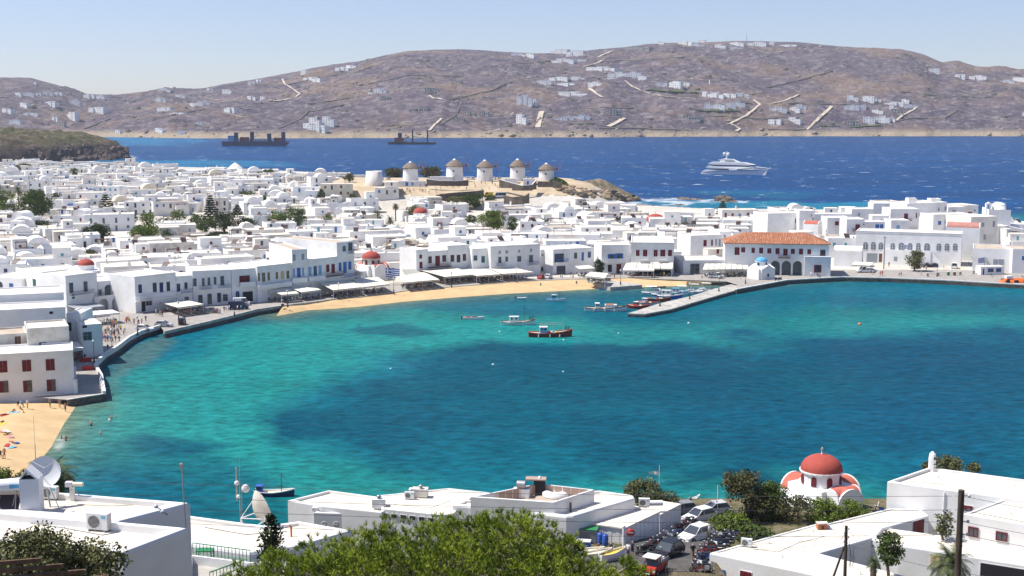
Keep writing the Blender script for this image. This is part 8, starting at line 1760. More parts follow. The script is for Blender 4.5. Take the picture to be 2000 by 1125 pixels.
 for i, j in ((0, 4), (4, 5), (1, 5), (0, 5), (2, 4), (3, 5), (0, 1)): b.tube(pts[i], pts[j], .035, n=5)
 b.tube(pts[4], ctr-d*.5, .035, n=5); b.tube(pts[5], ctr-d*.5, .035, n=5); b.tube(pts[4], ctr+a*.9-d*.2, .02, n=4); b.tube((.5, -.75, -.3), (.5, -.75, 1.7), .04, n=6); b.build('frame', t); MB().ball((-.05, -.5, .05), .18, 8, 'wall').build('motor', t)
def roof_cables():
 for i, (lab, pts, z) in enumerate([('thin cable lying across the nearest left roof', [(60, 1022), (120, 1030), (200, 1045), (228, 1040)], 35.74), ('pale cable running over the second left roof', [(150, 985), (220, 988), (300, 984), (318, 992)], 35.0), ('dark cable along the broad cream roof', [(1470, 1072), (1520, 1078), (1560, 1060), (1610, 1048)], 9.92),
   ('grey pipe lying on the long low near roof', [(770, 985), (840, 992), (880, 978)], 10.32), ('thin cable on the rounded building roof', [(980, 985), (1060, 992), (1120, 996)], 10.77), ('pale pipe across the wide roof by the cypress', [(400, 1030), (480, 1044), (560, 1038)], 26.84), ('cable along the turret building roof', [(1780, 940), (1860, 948), (1960, 958)], 12.47)]):
  P = [G(x, y, z) for x, y in pts]; b = MB().mat(['p_grey', 'p_beige', 'p_black'][i % 3])
  for p, q in zip(P, P[1:]): b.tube(p-P[0], q-P[0], .022, n=5)
  tag(b.build('cable', None, P[0]), lab, 'cable')
def near_mid():
 zz = 10.2
 t = slab('house', 'low white roofed house at left of the near harbour row', [(562, 977), (642, 957), (778, 975), (768, 990), (745, 1000), (628, 988)], zz, 3, .30, .35, rm='roof_near')
 t = slab('house', 'small crenellated white wall block with three round rosette holes', [(613, 1001), (640, 990), (716, 992), (714, 1004)], 9.6, 3, .75, .25, rm='roof_near', rnd_=.06)
 A, B = G(613, 1001, 9.6), G(714, 1004, 9.6); ex, nrm, L = planefit(A, B)
 for i, px in enumerate((633, 657, 682)):
  s, z = onplane(px, 1024, A, ex, nrm); p = A+ex*s+nrm*.03; o = MB(); o.lathe([(.33, 0), (.30, .03)], 14, m='wall'); o.lathe([(.29, .0), (.001, .001)], 14, m='dark'); 
  for k in range(8): a = 6.283*k/8; o.mat('wall'); o.box(.0, -.022, .004, .29, .022, .03) if False else o.tube((0, 0, .02), (.28*math.cos(a), .28*math.sin(a), .02), .03, n=4)
  q = o.build('rosette', t, (p.x-t.location.x, p.y-t.location.y, z-t.location.z), 0); q.rotation_euler = (math.pi/2, 0, math.atan2(ex.y, ex.x))
 for px, py in ((616, 997), (712, 1000)): p = G(px, py, 9.6)-t.location; MB().box(p.x-.3, p.y-.25, p.z-.02, p.x+.3, p.y+.3, p.z+.35, 'wall').build('corner_block', t)
 t = slab('house', 'long low white roof with boxy ventilation unit', [(742, 967), (876, 953), (969, 963), (918, 973), (884, 1004), (862, 1005), (745, 993)], zz+.2, 3, .10, .25, rm='roof_near', rnd_=.08)
 A, B = G(745, 993, zz+.2), G(862, 1005, zz+.2)
 for i in range(6): wallwin(t, A, B, 'k', 747+i*18, 1001+i*1.8, 757+i*18, 1010+i*1.8)
 for i, (x, y) in enumerate([(739, 983), (741, 985)][:1]):
  p = G(740, 990, zz); u = thing('chimney', 'white square chimney block with grey cowl on the left near roof', 'chimney', p, .1); MB().box(-.72, -.5, 0, .72, .5, .95, 'wall').build('stack', u); MB().lathe([(.2, .95), (.2, 1.15), (.34, 1.16), (.1, 1.32), (.0, 1.33)], 12, m='metal').build('cowl', u)
 p = G(800, 975, zz+.12); u = thing('air_conditioner', 'white air conditioner before the ventilation box on near roof', 'air conditioner', p, 0); bpy.data.objects.remove(u); ac_unit('white air conditioner before the ventilation box on near roof', p, -.2, 1.15)
 p = G(822, 971, zz+.12); u = thing('ventilation_unit', 'big beige ventilation box with grey cowl on near roof', 'ventilation unit', p, -.1); MB().box(-.95, -.4, .1, .75, .6, 1.0, 'wall_warm').build('casing', u); MB().lathe([(.18, 1.0), (.18, 1.25), (.32, 1.26), (.08, 1.42), (.0, 1.43)], 12, (.0, 0, 0), 'metal').build('cowl', u); MB().box(-1.25, -.6, .0, -1.0, .2, 1.0, 'wall').build('screen', u)
 # terrace block with screened yard
 t = slab('house', 'raised white terrace box with wooden screens and roof gear', [(919, 970), (1052, 944), (1161, 956), (1082, 981)], 12.2, 3, 1.0, .22, rm='roof_tan', rnd_=.05)
 a, c, e = G(970, 962, 12.2), G(1052, 946, 12.2), G(1150, 957, 12.2); 
 for q0, q1 in ((a, c), (c, e)):
  n = 6
  for i in range(n):
   s0 = q0.lerp(q1, i/n+.01)-t.location; s1 = q0.lerp(q1, (i+1)/n-.01)-t.location; ex = (s1-s0).normalized(); nn = Vector((-ex.y, ex.x, 0))*.04; b = MB().mat('tank'); m0 = s0-nn*9; m1 = s1-nn*9; b.prism([(m0.x, m0.y), (m1.x, m1.y), (m1.x+nn.x, m1.y+nn.y), (m0.x+nn.x, m0.y+nn.y)], s0.z-1.0, s0.z+.12); b.build('screen_panel', t)
 p = G(1018, 970, 11.25); u = thing('ventilation_unit', 'grey metal hooded duct on the terrace box', 'duct', p, -.2); b = MB().mat('metal'); b.tube((-.45, 0, 1.35), (.45, 0, 1.35), .42, n=14); b.build('hood', u); MB().box(-.85, -.4, 0, .9, .5, .9, 'wall').build('plinth', u)
 p = G(1052, 965, 11.25); u = thing('duct_tower', 'dark square opening duct frame on the terrace box', 'duct', p, -.1); MB().box(-.5, -.3, 0, .7, .5, 1.6, 'dark').build('casing', u); MB().box(-1.4, -.5, 1.601, .8, .7, 1.75, 'tank').build('lid', u); MB().lathe([(.18, 1.75), (.1, 2.0), (.0, 2.01)], 10, (.1, 0, 0), 'white_metal').build('cowl', u)
 p = G(1086, 967, 11.25); u = thing('skylight', 'white rounded skylight ring on the terrace box', 'skylight', p, 0); MB().lathe([(1.5, 0), (1.5, .35), (1.15, .55), (.75, .55), (.7, .3), (.0, .3)], 20, m='wall').build('ring', u); MB().lathe([(.7, .31), (.3, .45), (0, .46)], 16, m='wall').build('dome', u)
 t = slab('house', 'large rounded white building beside the parked motorbikes', [(884, 986), (905, 976), (1172, 957), (1236, 966), (1240, 972), (1120, 1007), (1106, 1008), (940, 990)], 11, 3, .25, .45, rm='roof_near', rnd_=.22)
 # sheds
 def lean(lab, pts, z, hz):
  P = [G(x, y, z) for x, y in pts]; c = sum(P, Vector())/4; t = thing('shed', lab, 'shed', (c.x, c.y, 3)); Q = [p-t.location for p in P]; r = MB().mat('roof_screed'); r.prism([(q.x, q.y) for q in Q], [Q[0].z-.12]*4, [Q[0].z]*4); r.build('roof', t)
  I = [q.lerp(sum(Q, Vector())/4, .05) for q in Q]
  for i, j in ((0, 1), (1, 2)):
   n = max(4, int((I[j]-I[i]).length/.42)); ex = (I[j]-I[i]).normalized(); nn = Vector((ex.y, -ex.x, 0))*.05
   for k in range(n):
    s0 = I[i].lerp(I[j], k/n+.002); s1 = I[i].lerp(I[j], (k+1)/n-.004); o = nn*(1+.5*(k % 2)); b = MB().mat('wall'); b.prism([(s0.x, s0.y), (s1.x, s1.y), (s1.x+o.x, s1.y+o.y), (s0.x+o.x, s0.y+o.y)], -1, Q[0].z-.13); b.build('wall_panel', t)
  return t
 lean('corrugated white shed with flat cream roof by the motorbikes', [(1144, 1021), (1219, 1032), (1291, 998), (1232, 986)], 9.6, 0); lean('smaller corrugated shed behind the cream roofed shed', [(1262, 992), (1290, 1005), (1331, 984), (1292, 978)], 8.7, 0)
 p = G(1258, 990, 9.6); ac_unit('large air conditioner behind the shed roof', p, -.1, 1.3); p = G(1280, 988, 9.4); tag(MB().tube((-.9, 0, .3), (.8, .1, .3), .3, n=12, m='wall').build('water_tank', None, p), 'white cylindrical tank lying behind the shed roof', 'water tank')
 g = lambda x, y: hit(x, y)
 p = g(1150, 1062); t = thing('dumpster', 'grey green waste container against the shed', 'waste container', p, -.25); MB().box(-1, -.6, .15, .9, .6, 1.5, 'p_grey').build('bin', t); MB().box(-1.05, -.65, 1.501, .95, .65, 1.6, 'p_green').build('lid', t)
 for i, x in enumerate((1172, 1182)): p = g(x, 1066+i); t = thing('barrel', f'blue plastic barrel by the shed, {["left", "right"][i]} one', 'barrel', p); MB().lathe([(.28, 0), (.32, .1), (.32, 1.1), (.25, 1.2), (.0, 1.21)], 14, m='p_blue').build('drum', t); MB().lathe([(.12, 1.211), (.12, 1.27), (0, 1.28)], 10, m='p_blue').build('cap', t)
 p = g(1140, 1078); t = thing('bench_seat', 'blue and white freezer chest near the pine', 'freezer', p, -.2); MB().box(-.7, -.4, 0, .7, .4, .9, 'p_blue').build('casing', t); MB().box(-.72, -.42, .901, .72, .42, 1.0, 'p_white').build('lid', t)
 for i, (x, y, a) in enumerate([(1148, 1092, -.1), (1165, 1096, -.2), (1196, 1098, .2)]): p = g(x, y); t = boat(f'white upturned skiff near the pine, {["left", "middle", "right"][i]} one', 0, 0, 10+i*14, 3.2, loc=p, side='p_white', band='p_cream', ster='p_white', deck='p_cream' if i < 2 else 'p_yellow', name='skiff', cat='boat', H=.45, sheer=.2); t.location.z = p.z+.45
 p = g(1218, 1078); t = thing('post', 'white rounded post at the shed corner', 'post', p); MB().tube((0, 0, 0), (0, 0, 2.35), .14, n=10, m='wall').ball((0, 0, 2.42), .2, 8).build('post', t)
 p = g(1231, 1082); t = thing('no_entry_sign', 'red round no entry sign beside the white post', 'road sign', p, -.1); MB().tube((0, .03, 0), (0, .03, 1.9), .035, n=6, m='metal').build('post', t); o = MB().lathe([(.0, .021), (.42, .021), (.42, 0), (0, 0)], 22, m='p_red').build('disc', t, (0, 0, 2.0)); o.rotation_euler = (math.pi/2, 0, 0); MB().box(-.28, -.03, 1.93, .28, -.022, 2.07, 'p_white').build('bar', t)
 p = G(1114, 1040, 8.5); t = thing('utility_pole', 'short grey pole at the corner of the large rounded building', 'pole', p); MB().tube((0, 0, -3), (0, 0, D(1114, 981, p.y).z-p.z), .13, .11, 8, 'pole').build('post', t)
 # street with cars, bikes, people
 r = math.radians; car('white estate car parked nearest the water by the bikes', g(1366, 1017), r(215), 'p_white', L=4.4, H=1.5); car('white hatchback driving up past the motorbikes', g(1359, 1056), r(222), 'p_white', L=4.3, H=1.5); t = car('black hatchback with green windscreen sticker in the street', g(1304, 1090), r(232), 'p_black', L=4.1, H=1.5)
 b = MB().mat('p_green'); b.add([(1.02, -.45, 1.09), (.84, -.30, 1.25), (1.02, -.05, 1.09), (.93, -.28, 1.17)], [(0, 3, 1), (3, 2, 1)]); b.build('sticker', t)
 car('silver car half hidden behind the white estate', g(1395, 1006), r(200), 'p_silver'); car('grey blue car at the waterside railing', g(1330, 1003), r(200), 'p_grey'); t = car('red three wheeled pickup with white roof at bottom of street', g(1278, 1122), r(240), 'p_red', 'pickup', L=3.2, W=1.5, H=1.7); MB().box(.0, -.7, 1.71, 1.3, .7, 1.78, 'p_white').build('white_roof', t)
 R = random.Random(31); cs = ['p_black', 'p_red', 'p_blue', 'p_silver', 'p_maroon', 'p_navy', 'p_white']; nm = {'p_black': 'black', 'p_red': 'red', 'p_blue': 'blue', 'p_silver': 'silver', 'p_maroon': 'dark red', 'p_navy': 'navy', 'p_white': 'white'}
 row = [(1252, 1085), (1262, 1080), (1270, 1074), (1277, 1070), (1284, 1066), (1291, 1061), (1298, 1057), (1304, 1052), (1311, 1048), (1318, 1043), (1325, 1039), (1332, 1034), (1339, 1029), (1294, 1072), (1302, 1066), (1312, 1058), (1320, 1051), (1345, 1024)]
 ords = ['first', 'second', 'third', 'fourth', 'fifth', 'sixth', 'seventh', 'eighth', 'ninth', 'tenth', 'eleventh', 'twelfth', 'thirteenth', 'fourteenth', 'fifteenth', 'sixteenth', 'seventeenth', 'eighteenth', 'nineteenth', 'twentieth', 'twenty-first', 'twenty-second', 'twenty-third', 'last']
 for i, (x, y) in enumerate(row): c = R.choice(cs); moto(f'{nm[c]} motorbike in the row along the shed, {ords[i]} from the near end', g(x, y), r(R.uniform(205, 235)), c, 0 if R.random() < .6 else 1, 'motorbikes beside the shed')
 row2 = [(1362, 1118), (1370, 1112), (1366, 1104), (1374, 1098), (1380, 1090), (1376, 1083), (1384, 1078), (1392, 1072), (1398, 1066), (1404, 1060), (1410, 1055), (1418, 1062), (1425, 1056), (1432, 1050), (1440, 1058), (1372, 1122), (1388, 1084), (1400, 1074), (1412, 1068)]
 for i, (x, y) in enumerate(row2): c = R.choice(cs); moto(f'{nm[c]} motorbike crowded left of the near right roof, {ords[i]} from below', g(x, y), r(R.uniform(150, 200)), c, 0 if R.random() < .4 else 1, 'motorbikes beside the near right roof')
 for i, (x, y) in enumerate([(1172, 1086), (1183, 1088), (1192, 1085), (1203, 1090), (1212, 1094), (1180, 1098)]): c = cs[(i*3+1) % 7]; moto(f'{nm[c]} scooter parked between the skiffs and the shed, {ords[i]}', g(x, y), r(R.uniform(40, 120)), c, 1, 'scooters near the skiffs')
 for x, y, ps, a, b2, w, z in [(1227, 1092, 'stand', 'white', 'blue', 'beside the no entry sign', 2.5), (1235, 1089, 'stand', 'navy', 'black', 'half behind the one near the sign', 2.2), (1353, 1097, 'walk', 'black', 'brown', 'in the middle of the near street', 0), (1385, 1055, 'stand', 'white', 'beige', 'by the white hatchback door', 1), (1386, 1003, 'stand', 'navy', 'red', 'at the waterside rail, left of three', 1.5), (1393, 1003, 'stand', 'red', 'blue', 'at the waterside rail, middle of three', 1.3), (1399, 1003, 'stand', 'blue', 'blue', 'at the waterside rail, right of three', 1.6), (1347, 996, 'stand', 'grey', 'navy', 'near the anchored sign by the water', 0)]: person(x, y, w, ps, a, b2, rz=z)
 p = g(1716, 1004); t = moto('blue scooter beside the near church', p, 2.6, 'p_blue', 1); person(0, 0, 'on the blue scooter by the near church', 'sit', 'white', 'grey', loc=p+Vector((0, 0, .38)), rz=2.6+1.57)
 for lab, x, yb, yt, fl in (('white flagpole with pale pink pennant above the sea grape tree', 1287, 975, 909, 1), ('plain white mast with crossbar near the waterside people', 1401, 1000, 948, 0)):
  p = G(x, yb, 3); h = D(x, yt, p.y).z-3; t = thing('flagpole', lab, 'flagpole', p); MB().tube((0, 0, -.5), (0, 0, h), .06, .04, 6, 'white_metal').build('mast', t); b = MB().mat('white_metal'); b.tube((-.35, 0, h*.42), (.65, 0, h*.55 if fl else h*.42), .035, n=5); b.build('crossbar', t)
  if fl:
   b = MB().mat('p_white')
   for i in range(8): x0, x1 = -.08-i*.16, -.08-(i+1)*.16; f = lambda q: .08*math.sin(q*6); tp = lambda q: h-.75-.1*abs(q)*.5; b.add([(x0, f(x0), tp(x0)), (x1, f(x1), tp(x1)), (x1, f(x1), tp(x1)-.5*(1-abs(x1)*.35)), (x0, f(x0), tp(x0)-.5*(1-abs(x0)*.35))], [(0, 1, 2, 3)])
   b.build('pennant', t)
 rd = MB().mat('asphalt'); pts = [hit(x, y) for x, y in [(1180, 1070), (1222, 1076), (1262, 1050), (1300, 1020), (1332, 998), (1420, 994), (1440, 1060), (1384, 1090), (1384, 1124), (1180, 1124)]]; 
 rows = [((1140, 1118), (1390, 1118)), ((1160, 1102), (1392, 1102)), ((1170, 1090), (1396, 1090)), ((1185, 1080), (1400, 1076)), ((1225, 1070), (1420, 1062)), ((1250, 1056), (1440, 1048)), ((1275, 1042), (1440, 1034)), ((1300, 1026), (1440, 1018)), ((1322, 1010), (1440, 1006)), ((1332, 998), (1440, 996))]; V = []
 for a, b2 in rows:
  for i in range(9): p = hit(a[0]+(b2[0]-a[0])*i/8, a[1]+(b2[1]-a[1])*i/8); V.append((p.x, p.y, float(znear(p.x, p.y))+.05))
 rd.add(V, [(r_*9+i, r_*9+i+1, r_*9+10+i, r_*9+9+i) for r_ in range(len(rows)-1) for i in range(8)], True); o = rd.build('street'); o['kind'] = 'structure'
def near_right():
 t = slab('house', 'broad cream flat roof at lower right with brick vent box', [(1386, 1079), (1594, 1022), (1718, 1046), (1600, 1080), (1760, 1122), (2020, 1180), (1640, 1132)], 10, 3, .10, .35, rm='roof_near', rnd_=.16)
 A, B = G(1386, 1079, 10), G(1640, 1132, 10); wallwin(t, A, B, 'r', 1446, 1114, 1467, 1136); 
 ex, nrm, L = planefit(A, B); s, z = onplane(1400, 1118, A, ex, nrm); p = A+ex*s+nrm*.03-t.location; o = MB().box(-.9, -.03, -.5, .9, 0, .4, 'p_blue').build('sign_panel', t, (p.x, p.y, z-3), math.atan2(ex.y, ex.x))
 t = slab('house', 'cream roof wing with a shaded maroon doorway under its edge', [(1600, 1025), (1738, 992), (1800, 995), (1814, 1007), (1724, 1031), (1712, 1046)], 10.15, 3, .14, .35, rm='roof_near', rnd_=.16)
 A, B = G(1724, 1031, 10.15), G(1814, 1007, 10.15); wallwin(t, A, B, 'r', 1783, 1018, 1803, 1040)
 t = slab('house', 'long cream roof band crossing behind the tall dark pole', [(1722, 1029), (2060, 1076), (2060, 1112), (1756, 1064), (1700, 1052)], 9.9, 3, .10, .35, rm='roof_near', rnd_=.18)
 A, B = G(1756, 1064, 9.9), G(2060, 1112, 9.9); wallwin(t, A, B, 'y', 1818, 1082, 1836, 1112); wallwin(t, A, B, 'k', 1916, 1098, 2010, 1140); wallwin(t, A, B, 'r', 1672, 1080, 1683, 1100)
 t = slab('house', 'big white building with white turret chimney at right', [(1733, 940), (1815, 912), (2060, 944), (2060, 985), (1964, 972)], 12.8, 3, .35, .32, rm='roof_near', rnd_=.1)
 A, B = G(1733, 940, 12.8), G(1964, 972, 12.8); wallwin(t, A, B, 'r', 1880, 986, 1900, 998)
 p = A+(B-A)*.49; q = p-t.location; MB().tube((q.x, q.y-.12, q.z-.3), (q.x, q.y-.12, q.z-3), .07, n=6, m='wall').build('downpipe', t)
 t = slab('house', 'white house with two maroon grid windows at right edge', [(1882, 1003), (1966, 972), (2060, 986), (2060, 1034)], 12.5, 3, .14, .32, rm='roof_near', rnd_=.1)
 A, B = G(1882, 1003, 12.5), G(2060, 1034, 12.5); wallwin(t, A, B, 'R', 1891, 1028, 1911, 1050); wallwin(t, A, B, 'R', 1946, 1036, 1967, 1058)
 p = G(1820, 917, 12.6); t = thing('chimney', 'white hexagonal turret chimney with dark cut openings', 'chimney', p); b = MB(); b.lathe([(.42, -.4), (.42, 1.35), (.36, 1.75), (.12, 2.05), (.0, 2.07)], 8, m='wall', smooth=False); b.build('stack', t)
 for k in range(2):
  a = -1.18+k*.785; 
  for z, w, h in ((1.2, .13, .26), (.62, .10, .14), (.25, .07, .08)): o = MB().box(-w, -.012, 0, w, .0, h, 'dark').build('vent_hole', t, (.392*math.cos(a), .392*math.sin(a), z), a+math.pi/2)
 p = G(1458, 1068, 9.9); ac_unit('white air conditioner on the broad cream roof', p, -.35, 1.15)
 p = G(1605, 1033, 9.9); t = thing('brick_vent', 'small brick vent box with twin arches on the cream roof', 'vent box', p, .1)
 for r_ in range(5):
  for i in range(3): MB().box(-.5+i*.34, -.3, r_*.115+.0, -.5+i*.34+.32, .3, r_*.115+.105, 'terracotta').build('brick', t)
 MB().box(-.55, -.35, .6, .6, .35, .68, 'wall_warm').build('cap', t); MB().box(-.08, -.32, .1, .08, -.301, .42, 'dark').build('opening', t)
 for i, (x, y) in enumerate([(1502, 1062), (1572, 1078), (1528, 1089), (1588, 1041), (1680, 1122), (1722, 1012), (1833, 934), (1981, 952), (1974, 1004)]):
  z = 12.6 if i in (6, 7) else 12.4 if i == 8 else 9.92; p = G(x, y, z); t = thing('vent_pipe', f'tiny roof vent pipe {["near the air conditioner", "in the middle of the cream roof", "by the front edge of the cream roof", "below the brick vent", "at the lower cream roof corner", "on the cream roof wing", "on the turret building roof", "on the turret building, right", "on the roof at right edge"][i]}', 'vent pipe', p); MB().tube((0, 0, 0), (0, 0, .28), .05, n=6, m='wall_warm').build('pipe', t); MB().lathe([(.09, .281), (.0, .36)], 8, m='wall_warm').build('cap', t)
 # poles and wires
 p = D(1866, 1200, 62); top = D(1867, 957, 62); t = thing('utility_pole', 'tall thick dark wooden pole with white insulators at right', 'pole', (p.x, p.y, top.z-9)); b = MB(); b.tube((.03, 0, 0), (0, 0, 9), .17, .15, 12, 'pole'); b.build('post', t)
 ys = [968, 995, 1018, 1043]; tx = 62
 for i, y in enumerate(ys):
  z = D(1867, y, 62).z-t.location.z; b = MB(); b.tube((.14, 0, z), (.42, -.02, z), .02, n=5, m='metal'); b.tube((-.3, 0, z-.02), (-.13, 0, z-.02), .015, n=5); b.build('bracket', t); MB().lathe([(.03, -.09), (.075, -.07), (.055, -.02), (.075, .02), (.05, .06), (.0, .08)], 10, (.40, -.02, z), 'wall_warm').build('insulator', t)
 lb = [905, 925, 945, 968]
 for i, y in enumerate(ys):
  A = D(1858, y+1, 62); B = D(-420, lb[i], 66); wire(f'{["topmost", "second", "third", "lowest"][i]} of the four long wires crossing the bay foreground', A, B, .55+.1*i); A = D(1880, y+1, 62); B = D(2260, y+62, 60); wire(f'{["topmost", "second", "third", "lowest"][i]} wire running right from the tall dark pole', A, B, .12)
 p0 = D(1653, 1027, 80); t = thing('utility_pole', 'leaning braced pole with tangled cables at lower right', 'pole', (p0.x, p0.y, p0.z-8)); MB().tube((.06, 0, 0), (0, 0, 8), .13, .10, 10, 'pole').build('post', t); MB().tube((-1.25, .3, 2.5), (-.08, .02, 6.6), .09, .07, 8, 'pole').build('brace', t); b = MB(); R = random.Random(2)
 for k in range(7): b.tube((.1*R.uniform(-1, 1), -.1, 7.7-k*.25), (R.uniform(-.5, .5), -.2, 7.4-k*.25), .012, n=4, m='metal_dark')
 for k in range(10): b.tube((R.uniform(.05, .6), -.15, 7-R.random()*1.8), (R.uniform(.05, .6), -.15, 7-R.random()*1.8), .012, n=4)
 b.build('cable_tangle', t)
 for i in range(4): z = 7.8-i*.28; MB().lathe([(.05, -.05), (.05, .05), (0, .07)], 8, (-.16 if i % 2 else .16, -.05, z), 'p_white').build('insulator', t)
 for i, y in enumerate([1032, 1040, 1050, 1059]): wire(f'thin slack wire {["highest", "second", "third", "lowest"][i]} at the braced pole', D(1653, y, 80), D(1000, 1000+i*18, 92), .8, .010); 
 wire('cable from the braced pole to the right house', D(1655, 1062, 80), D(1960, 1130, 70), .3, .014)
def near_plants():
 # stone pine: needle tufts on branching limbs
 rs = np.random.RandomState(12); base = D(880, 1330, 41); t = thing('pine_tree', 'wide bright green pine crown filling the bottom centre foreground', 'pine tree', base)
 lob = [(480, 1150, 50, 41), (740, 1070, 40, 42), (950, 1050, 50, 42), (1030, 1045, 44, 42), (870, 1048, 36, 42), (500, 1150, 46, 41), (560, 1140, 62, 41), (630, 1105, 62, 42), (700, 1095, 62, 41), (770, 1082, 66, 42), (850, 1075, 66, 41), (920, 1070, 68, 42), (1000, 1066, 72, 41), (1060, 1085, 62, 41.5), (1100, 1110, 50, 41), (1150, 1145, 52, 40.5), (1210, 1150, 50, 40), (600, 1150, 70, 40), (700, 1150, 80, 39.5), (820, 1150, 85, 39.5), (940, 1150, 85, 39.5), (1060, 1160, 80, 39.5), (760, 1125, 70, 40), (880, 1115, 70, 40), (1000, 1120, 70, 40), (650, 1140, 60, 40), (1245, 1140, 30, 40), (1110, 1075, 30, 41), (1225, 1105, 14, 40), (540, 1105, 34, 41.5)]
 Vs = []; Ms = []; br = MB(); nv = 0
 for (px, py, r, Y) in lob:
  c = D(px, py, Y)-base; R = r/2500*Y; n = int(200*R*R+30); v = rs.normal(size=(n, 3)); v /= np.linalg.norm(v, axis=1)[:, None]; v = v[(v[:, 2] > -.55)]; rad = R*(.55+.5*rs.random(len(v)))*(1+.25*(fbm(v[:, 0]*3+px, v[:, 2]*3, 2, 5)-.5)*2)
  P = np.array(c)+v*rad[:, None]; dirs = v*.8+np.array([0, 0, .75])+rs.normal(size=v.shape)*.3; dirs /= np.linalg.norm(dirs, axis=1)[:, None]
  tipw = (fbm(P[:, 0]*2.2, P[:, 2]*2.2+P[:, 1], 2, 9) > .52)*1.0
  for k in range(24):
   q = dirs*.72+rs.normal(size=dirs.shape)*.38; q /= np.linalg.norm(q, axis=1)[:, None]; ln = (.13+.10*rs.random(len(q)))[:, None]; s = np.cross(q, rs.normal(size=q.shape)); s /= np.linalg.norm(s, axis=1)[:, None]; st = P+dirs*(.05*rs.random(len(q)))[:, None]
   Vs.append(np.stack([st-s*.008, st+s*.008, st+q*ln+s*.004, st+q*ln-s*.004], 1).reshape(-1, 3)); Ms.append((rs.random(len(q)) < .18+.4*tipw).astype(int))
  for k in range(0, len(P), 5):
   a = Vector(P[k]); b2 = Vector(c)+(a-Vector(c))*.15+Vector((0, 0, -.3*R)); br.tube(b2, a-(a-b2)*.02, .022, .008, 4, 'twig')
  br.tube(Vector((0, 0, 0)), Vector(c)+Vector((0, 0, -.2*R)), .12, .035, 6, 'twig')
 V = np.concatenate(Vs); F = np.arange(len(V)).reshape(-1, 4); o = link('needles', npmesh('needles', V, F, ['needles', 'needles_tip'], smooth=False, midx=np.concatenate(Ms)), t); br.build('branches', t)
 tree('dark pointed cypress beside the green railing', 531, 0, 86, 100, 'cypress', 'cypress tree', loc=D(531, 1098, 62), sc=2500/62, det=1)
 def T(l, px, yb, w, h, k, Y, **kw): return tree(l, px, 0, w, h, k, loc=D(px, yb, Y), sc=2500/Y, **kw)
 T('grey olive bush in the lower left corner, left half', 60, 1150, 190, 120, 'olive', 33, cat='shrub', det=2.2); T('grey olive bush in the lower left corner, right half', 170, 1165, 170, 110, 'olive', 34, cat='shrub', det=2.2)
 T('round sea grape tree with brownish leaves by the shed', 1252, 992, 90, 58, 'olive', 152, det=1.3); T('smaller right crown of the sea grape tree', 1300, 994, 58, 38, 'olive', 151)
 T('tall brownish eucalyptus in front of the bay, left trunk', 1462, 1045, 84, 142, 'brown', 140, det=1.8); T('broader green part of the tall eucalyptus', 1500, 1050, 80, 118, 'leaf', 141, det=1.6); T('brown drooping tree before the near church', 1548, 1048, 70, 90, 'brown', 139, det=1.4)
 T('low feathery green tree over the motorbikes', 1425, 1058, 90, 62, 'bright', 136, det=1.3); T('dark shrub under the eucalyptus', 1470, 1066, 90, 44, 'leaf', 133)
 T('bright green broad bush in front of the near church, left', 1606, 1030, 84, 58, 'bright', 139, det=1.3); T('bright green broad bush in front of the near church, right', 1664, 1025, 78, 50, 'bright', 139, det=1.3)
 T('bushy green potted tree against the white courtyard wall', 1736, 1112, 62, 84, 'leaf', 112, det=1.3); T('pale grey green shrub behind the tall dark pole', 1842, 1052, 50, 56, 'olive', 123)
 T('ochre tree tops behind the turret building, left', 1850, 922, 74, 30, 'olive', 150); T('ochre tree top behind the turret building, right', 1902, 925, 34, 24, 'olive', 150); T('small ochre bush left of the turret chimney', 1808, 918, 20, 16, 'olive', 150)
 palm('dark green palm behind the satellite dish', D(105, 985, 62), 1.3, 1.7, 21, 0, 40); palm('palm crown beside the tall dark pole', D(1855, 1148, 104), 2.0, 2.5, 22, 0, 40); palm('small spiky palm in the white courtyard', D(1706, 1110, 112), .5, 1.0, 23, 0, 24)
 T('low green hedge left of the satellite dish', 12, 935, 40, 22, 'bright', 64)
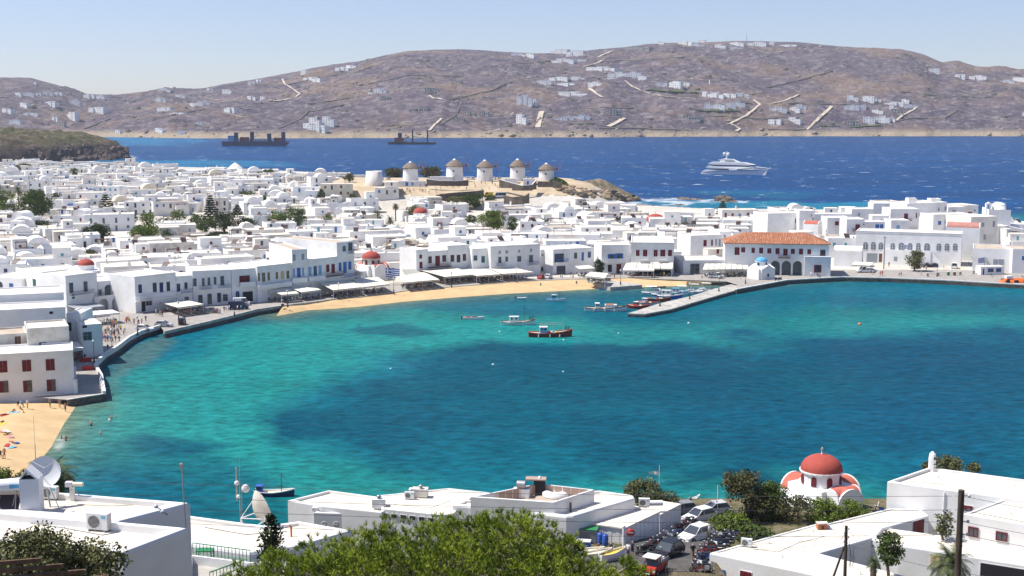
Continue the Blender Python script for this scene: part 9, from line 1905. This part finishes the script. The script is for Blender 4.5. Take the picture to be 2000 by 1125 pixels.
 for x, y, w, h, k, l in [(14, 968, 60, 44, 'leaf', 'green shrubs by the beach behind the silver tank'), (58, 962, 60, 50, 'leaf', 'leafy shrub between the beach and the chimney'), (118, 958, 60, 36, 'olive', 'grey green shrub right of the satellite dish'), (-16, 950, 60, 40, 'bright', 'light shrub at the left edge below the beach')]: T(l, x, y, w, h, k, 150)
 p = D(1335, 1140, 92); t = thing('bare_bush', 'leafless grey bush at the bottom of the street', 'bush', p); b = MB().mat('twig'); R = random.Random(4)
 for i in range(46):
  q = Vector((R.uniform(-1.3, 1.3), R.uniform(-.4, .4), 0)); e = q+Vector((R.uniform(-.5, .5), 0, R.uniform(.7, 1.9))); b.tube(q, e, .015, .006, 3); f = q.lerp(e, .6); b.tube(f, f+Vector((R.uniform(-.4, .4), .1, R.uniform(.2, .6))), .008, .004, 3)
 b.build('twigs', t)
# ---------------------------------------------------------------- labels: never over sixteen words, twins told apart by their place
def finish_labels():
 tops = [o for o in SC.objects if o.parent is None and o.get('label')]
 for o in tops:
  w = o['label'].split()
  if len(w) > 16:
   s = o['label'].replace(' openings', '').replace('two storey', 'tall').replace('television ', '').replace(' of the ', ' of ').replace(' the ', ' ', 1).split(); o['label'] = ' '.join(s[:16])
 by = {}
 for o in tops: by.setdefault(o['label'], []).append(o)
 for l, os_ in by.items():
  if len(os_) < 2 or len(os_) > 7: continue
  P = sorted(os_, key=lambda o: proj(*o.location)[0] if o.location.y > 1 else 0); n = len(P)
  names = {2: ['left one', 'right one'], 3: ['left one', 'middle one', 'right one']}.get(n, ['leftmost', 'second from left', 'third from left', 'fourth from left', 'fifth from left', 'sixth from left', 'seventh from left'][:n])
  if n > 3: names[-1] = 'rightmost'
  for o, s in zip(P, names):
   w = l.split(); k = 16-len(s.split()); 
   if len(w) > k:
    drop = [i for i, x in enumerate(w) if x.strip(',') in ('the', 'with', 'small', 'low', 'just', 'openings', 'standing', 'person')]
    for i in reversed(drop):
     if len(w) > k: w.pop(i)
   o['label'] = ' '.join(w[:k]).rstrip(',')+', '+s
quays()
waterfront()
bigthings()
windmills()
town()
villas()
rocks()
near_left()
near_mid()
roof_cables()
near_right()
rooftop_things()
vegetation()
near_plants()
awnings()
boats()
vehicles()
shore_people()
lamps_poles()
boxes_kiosks()
make_haze()
finish_labels()
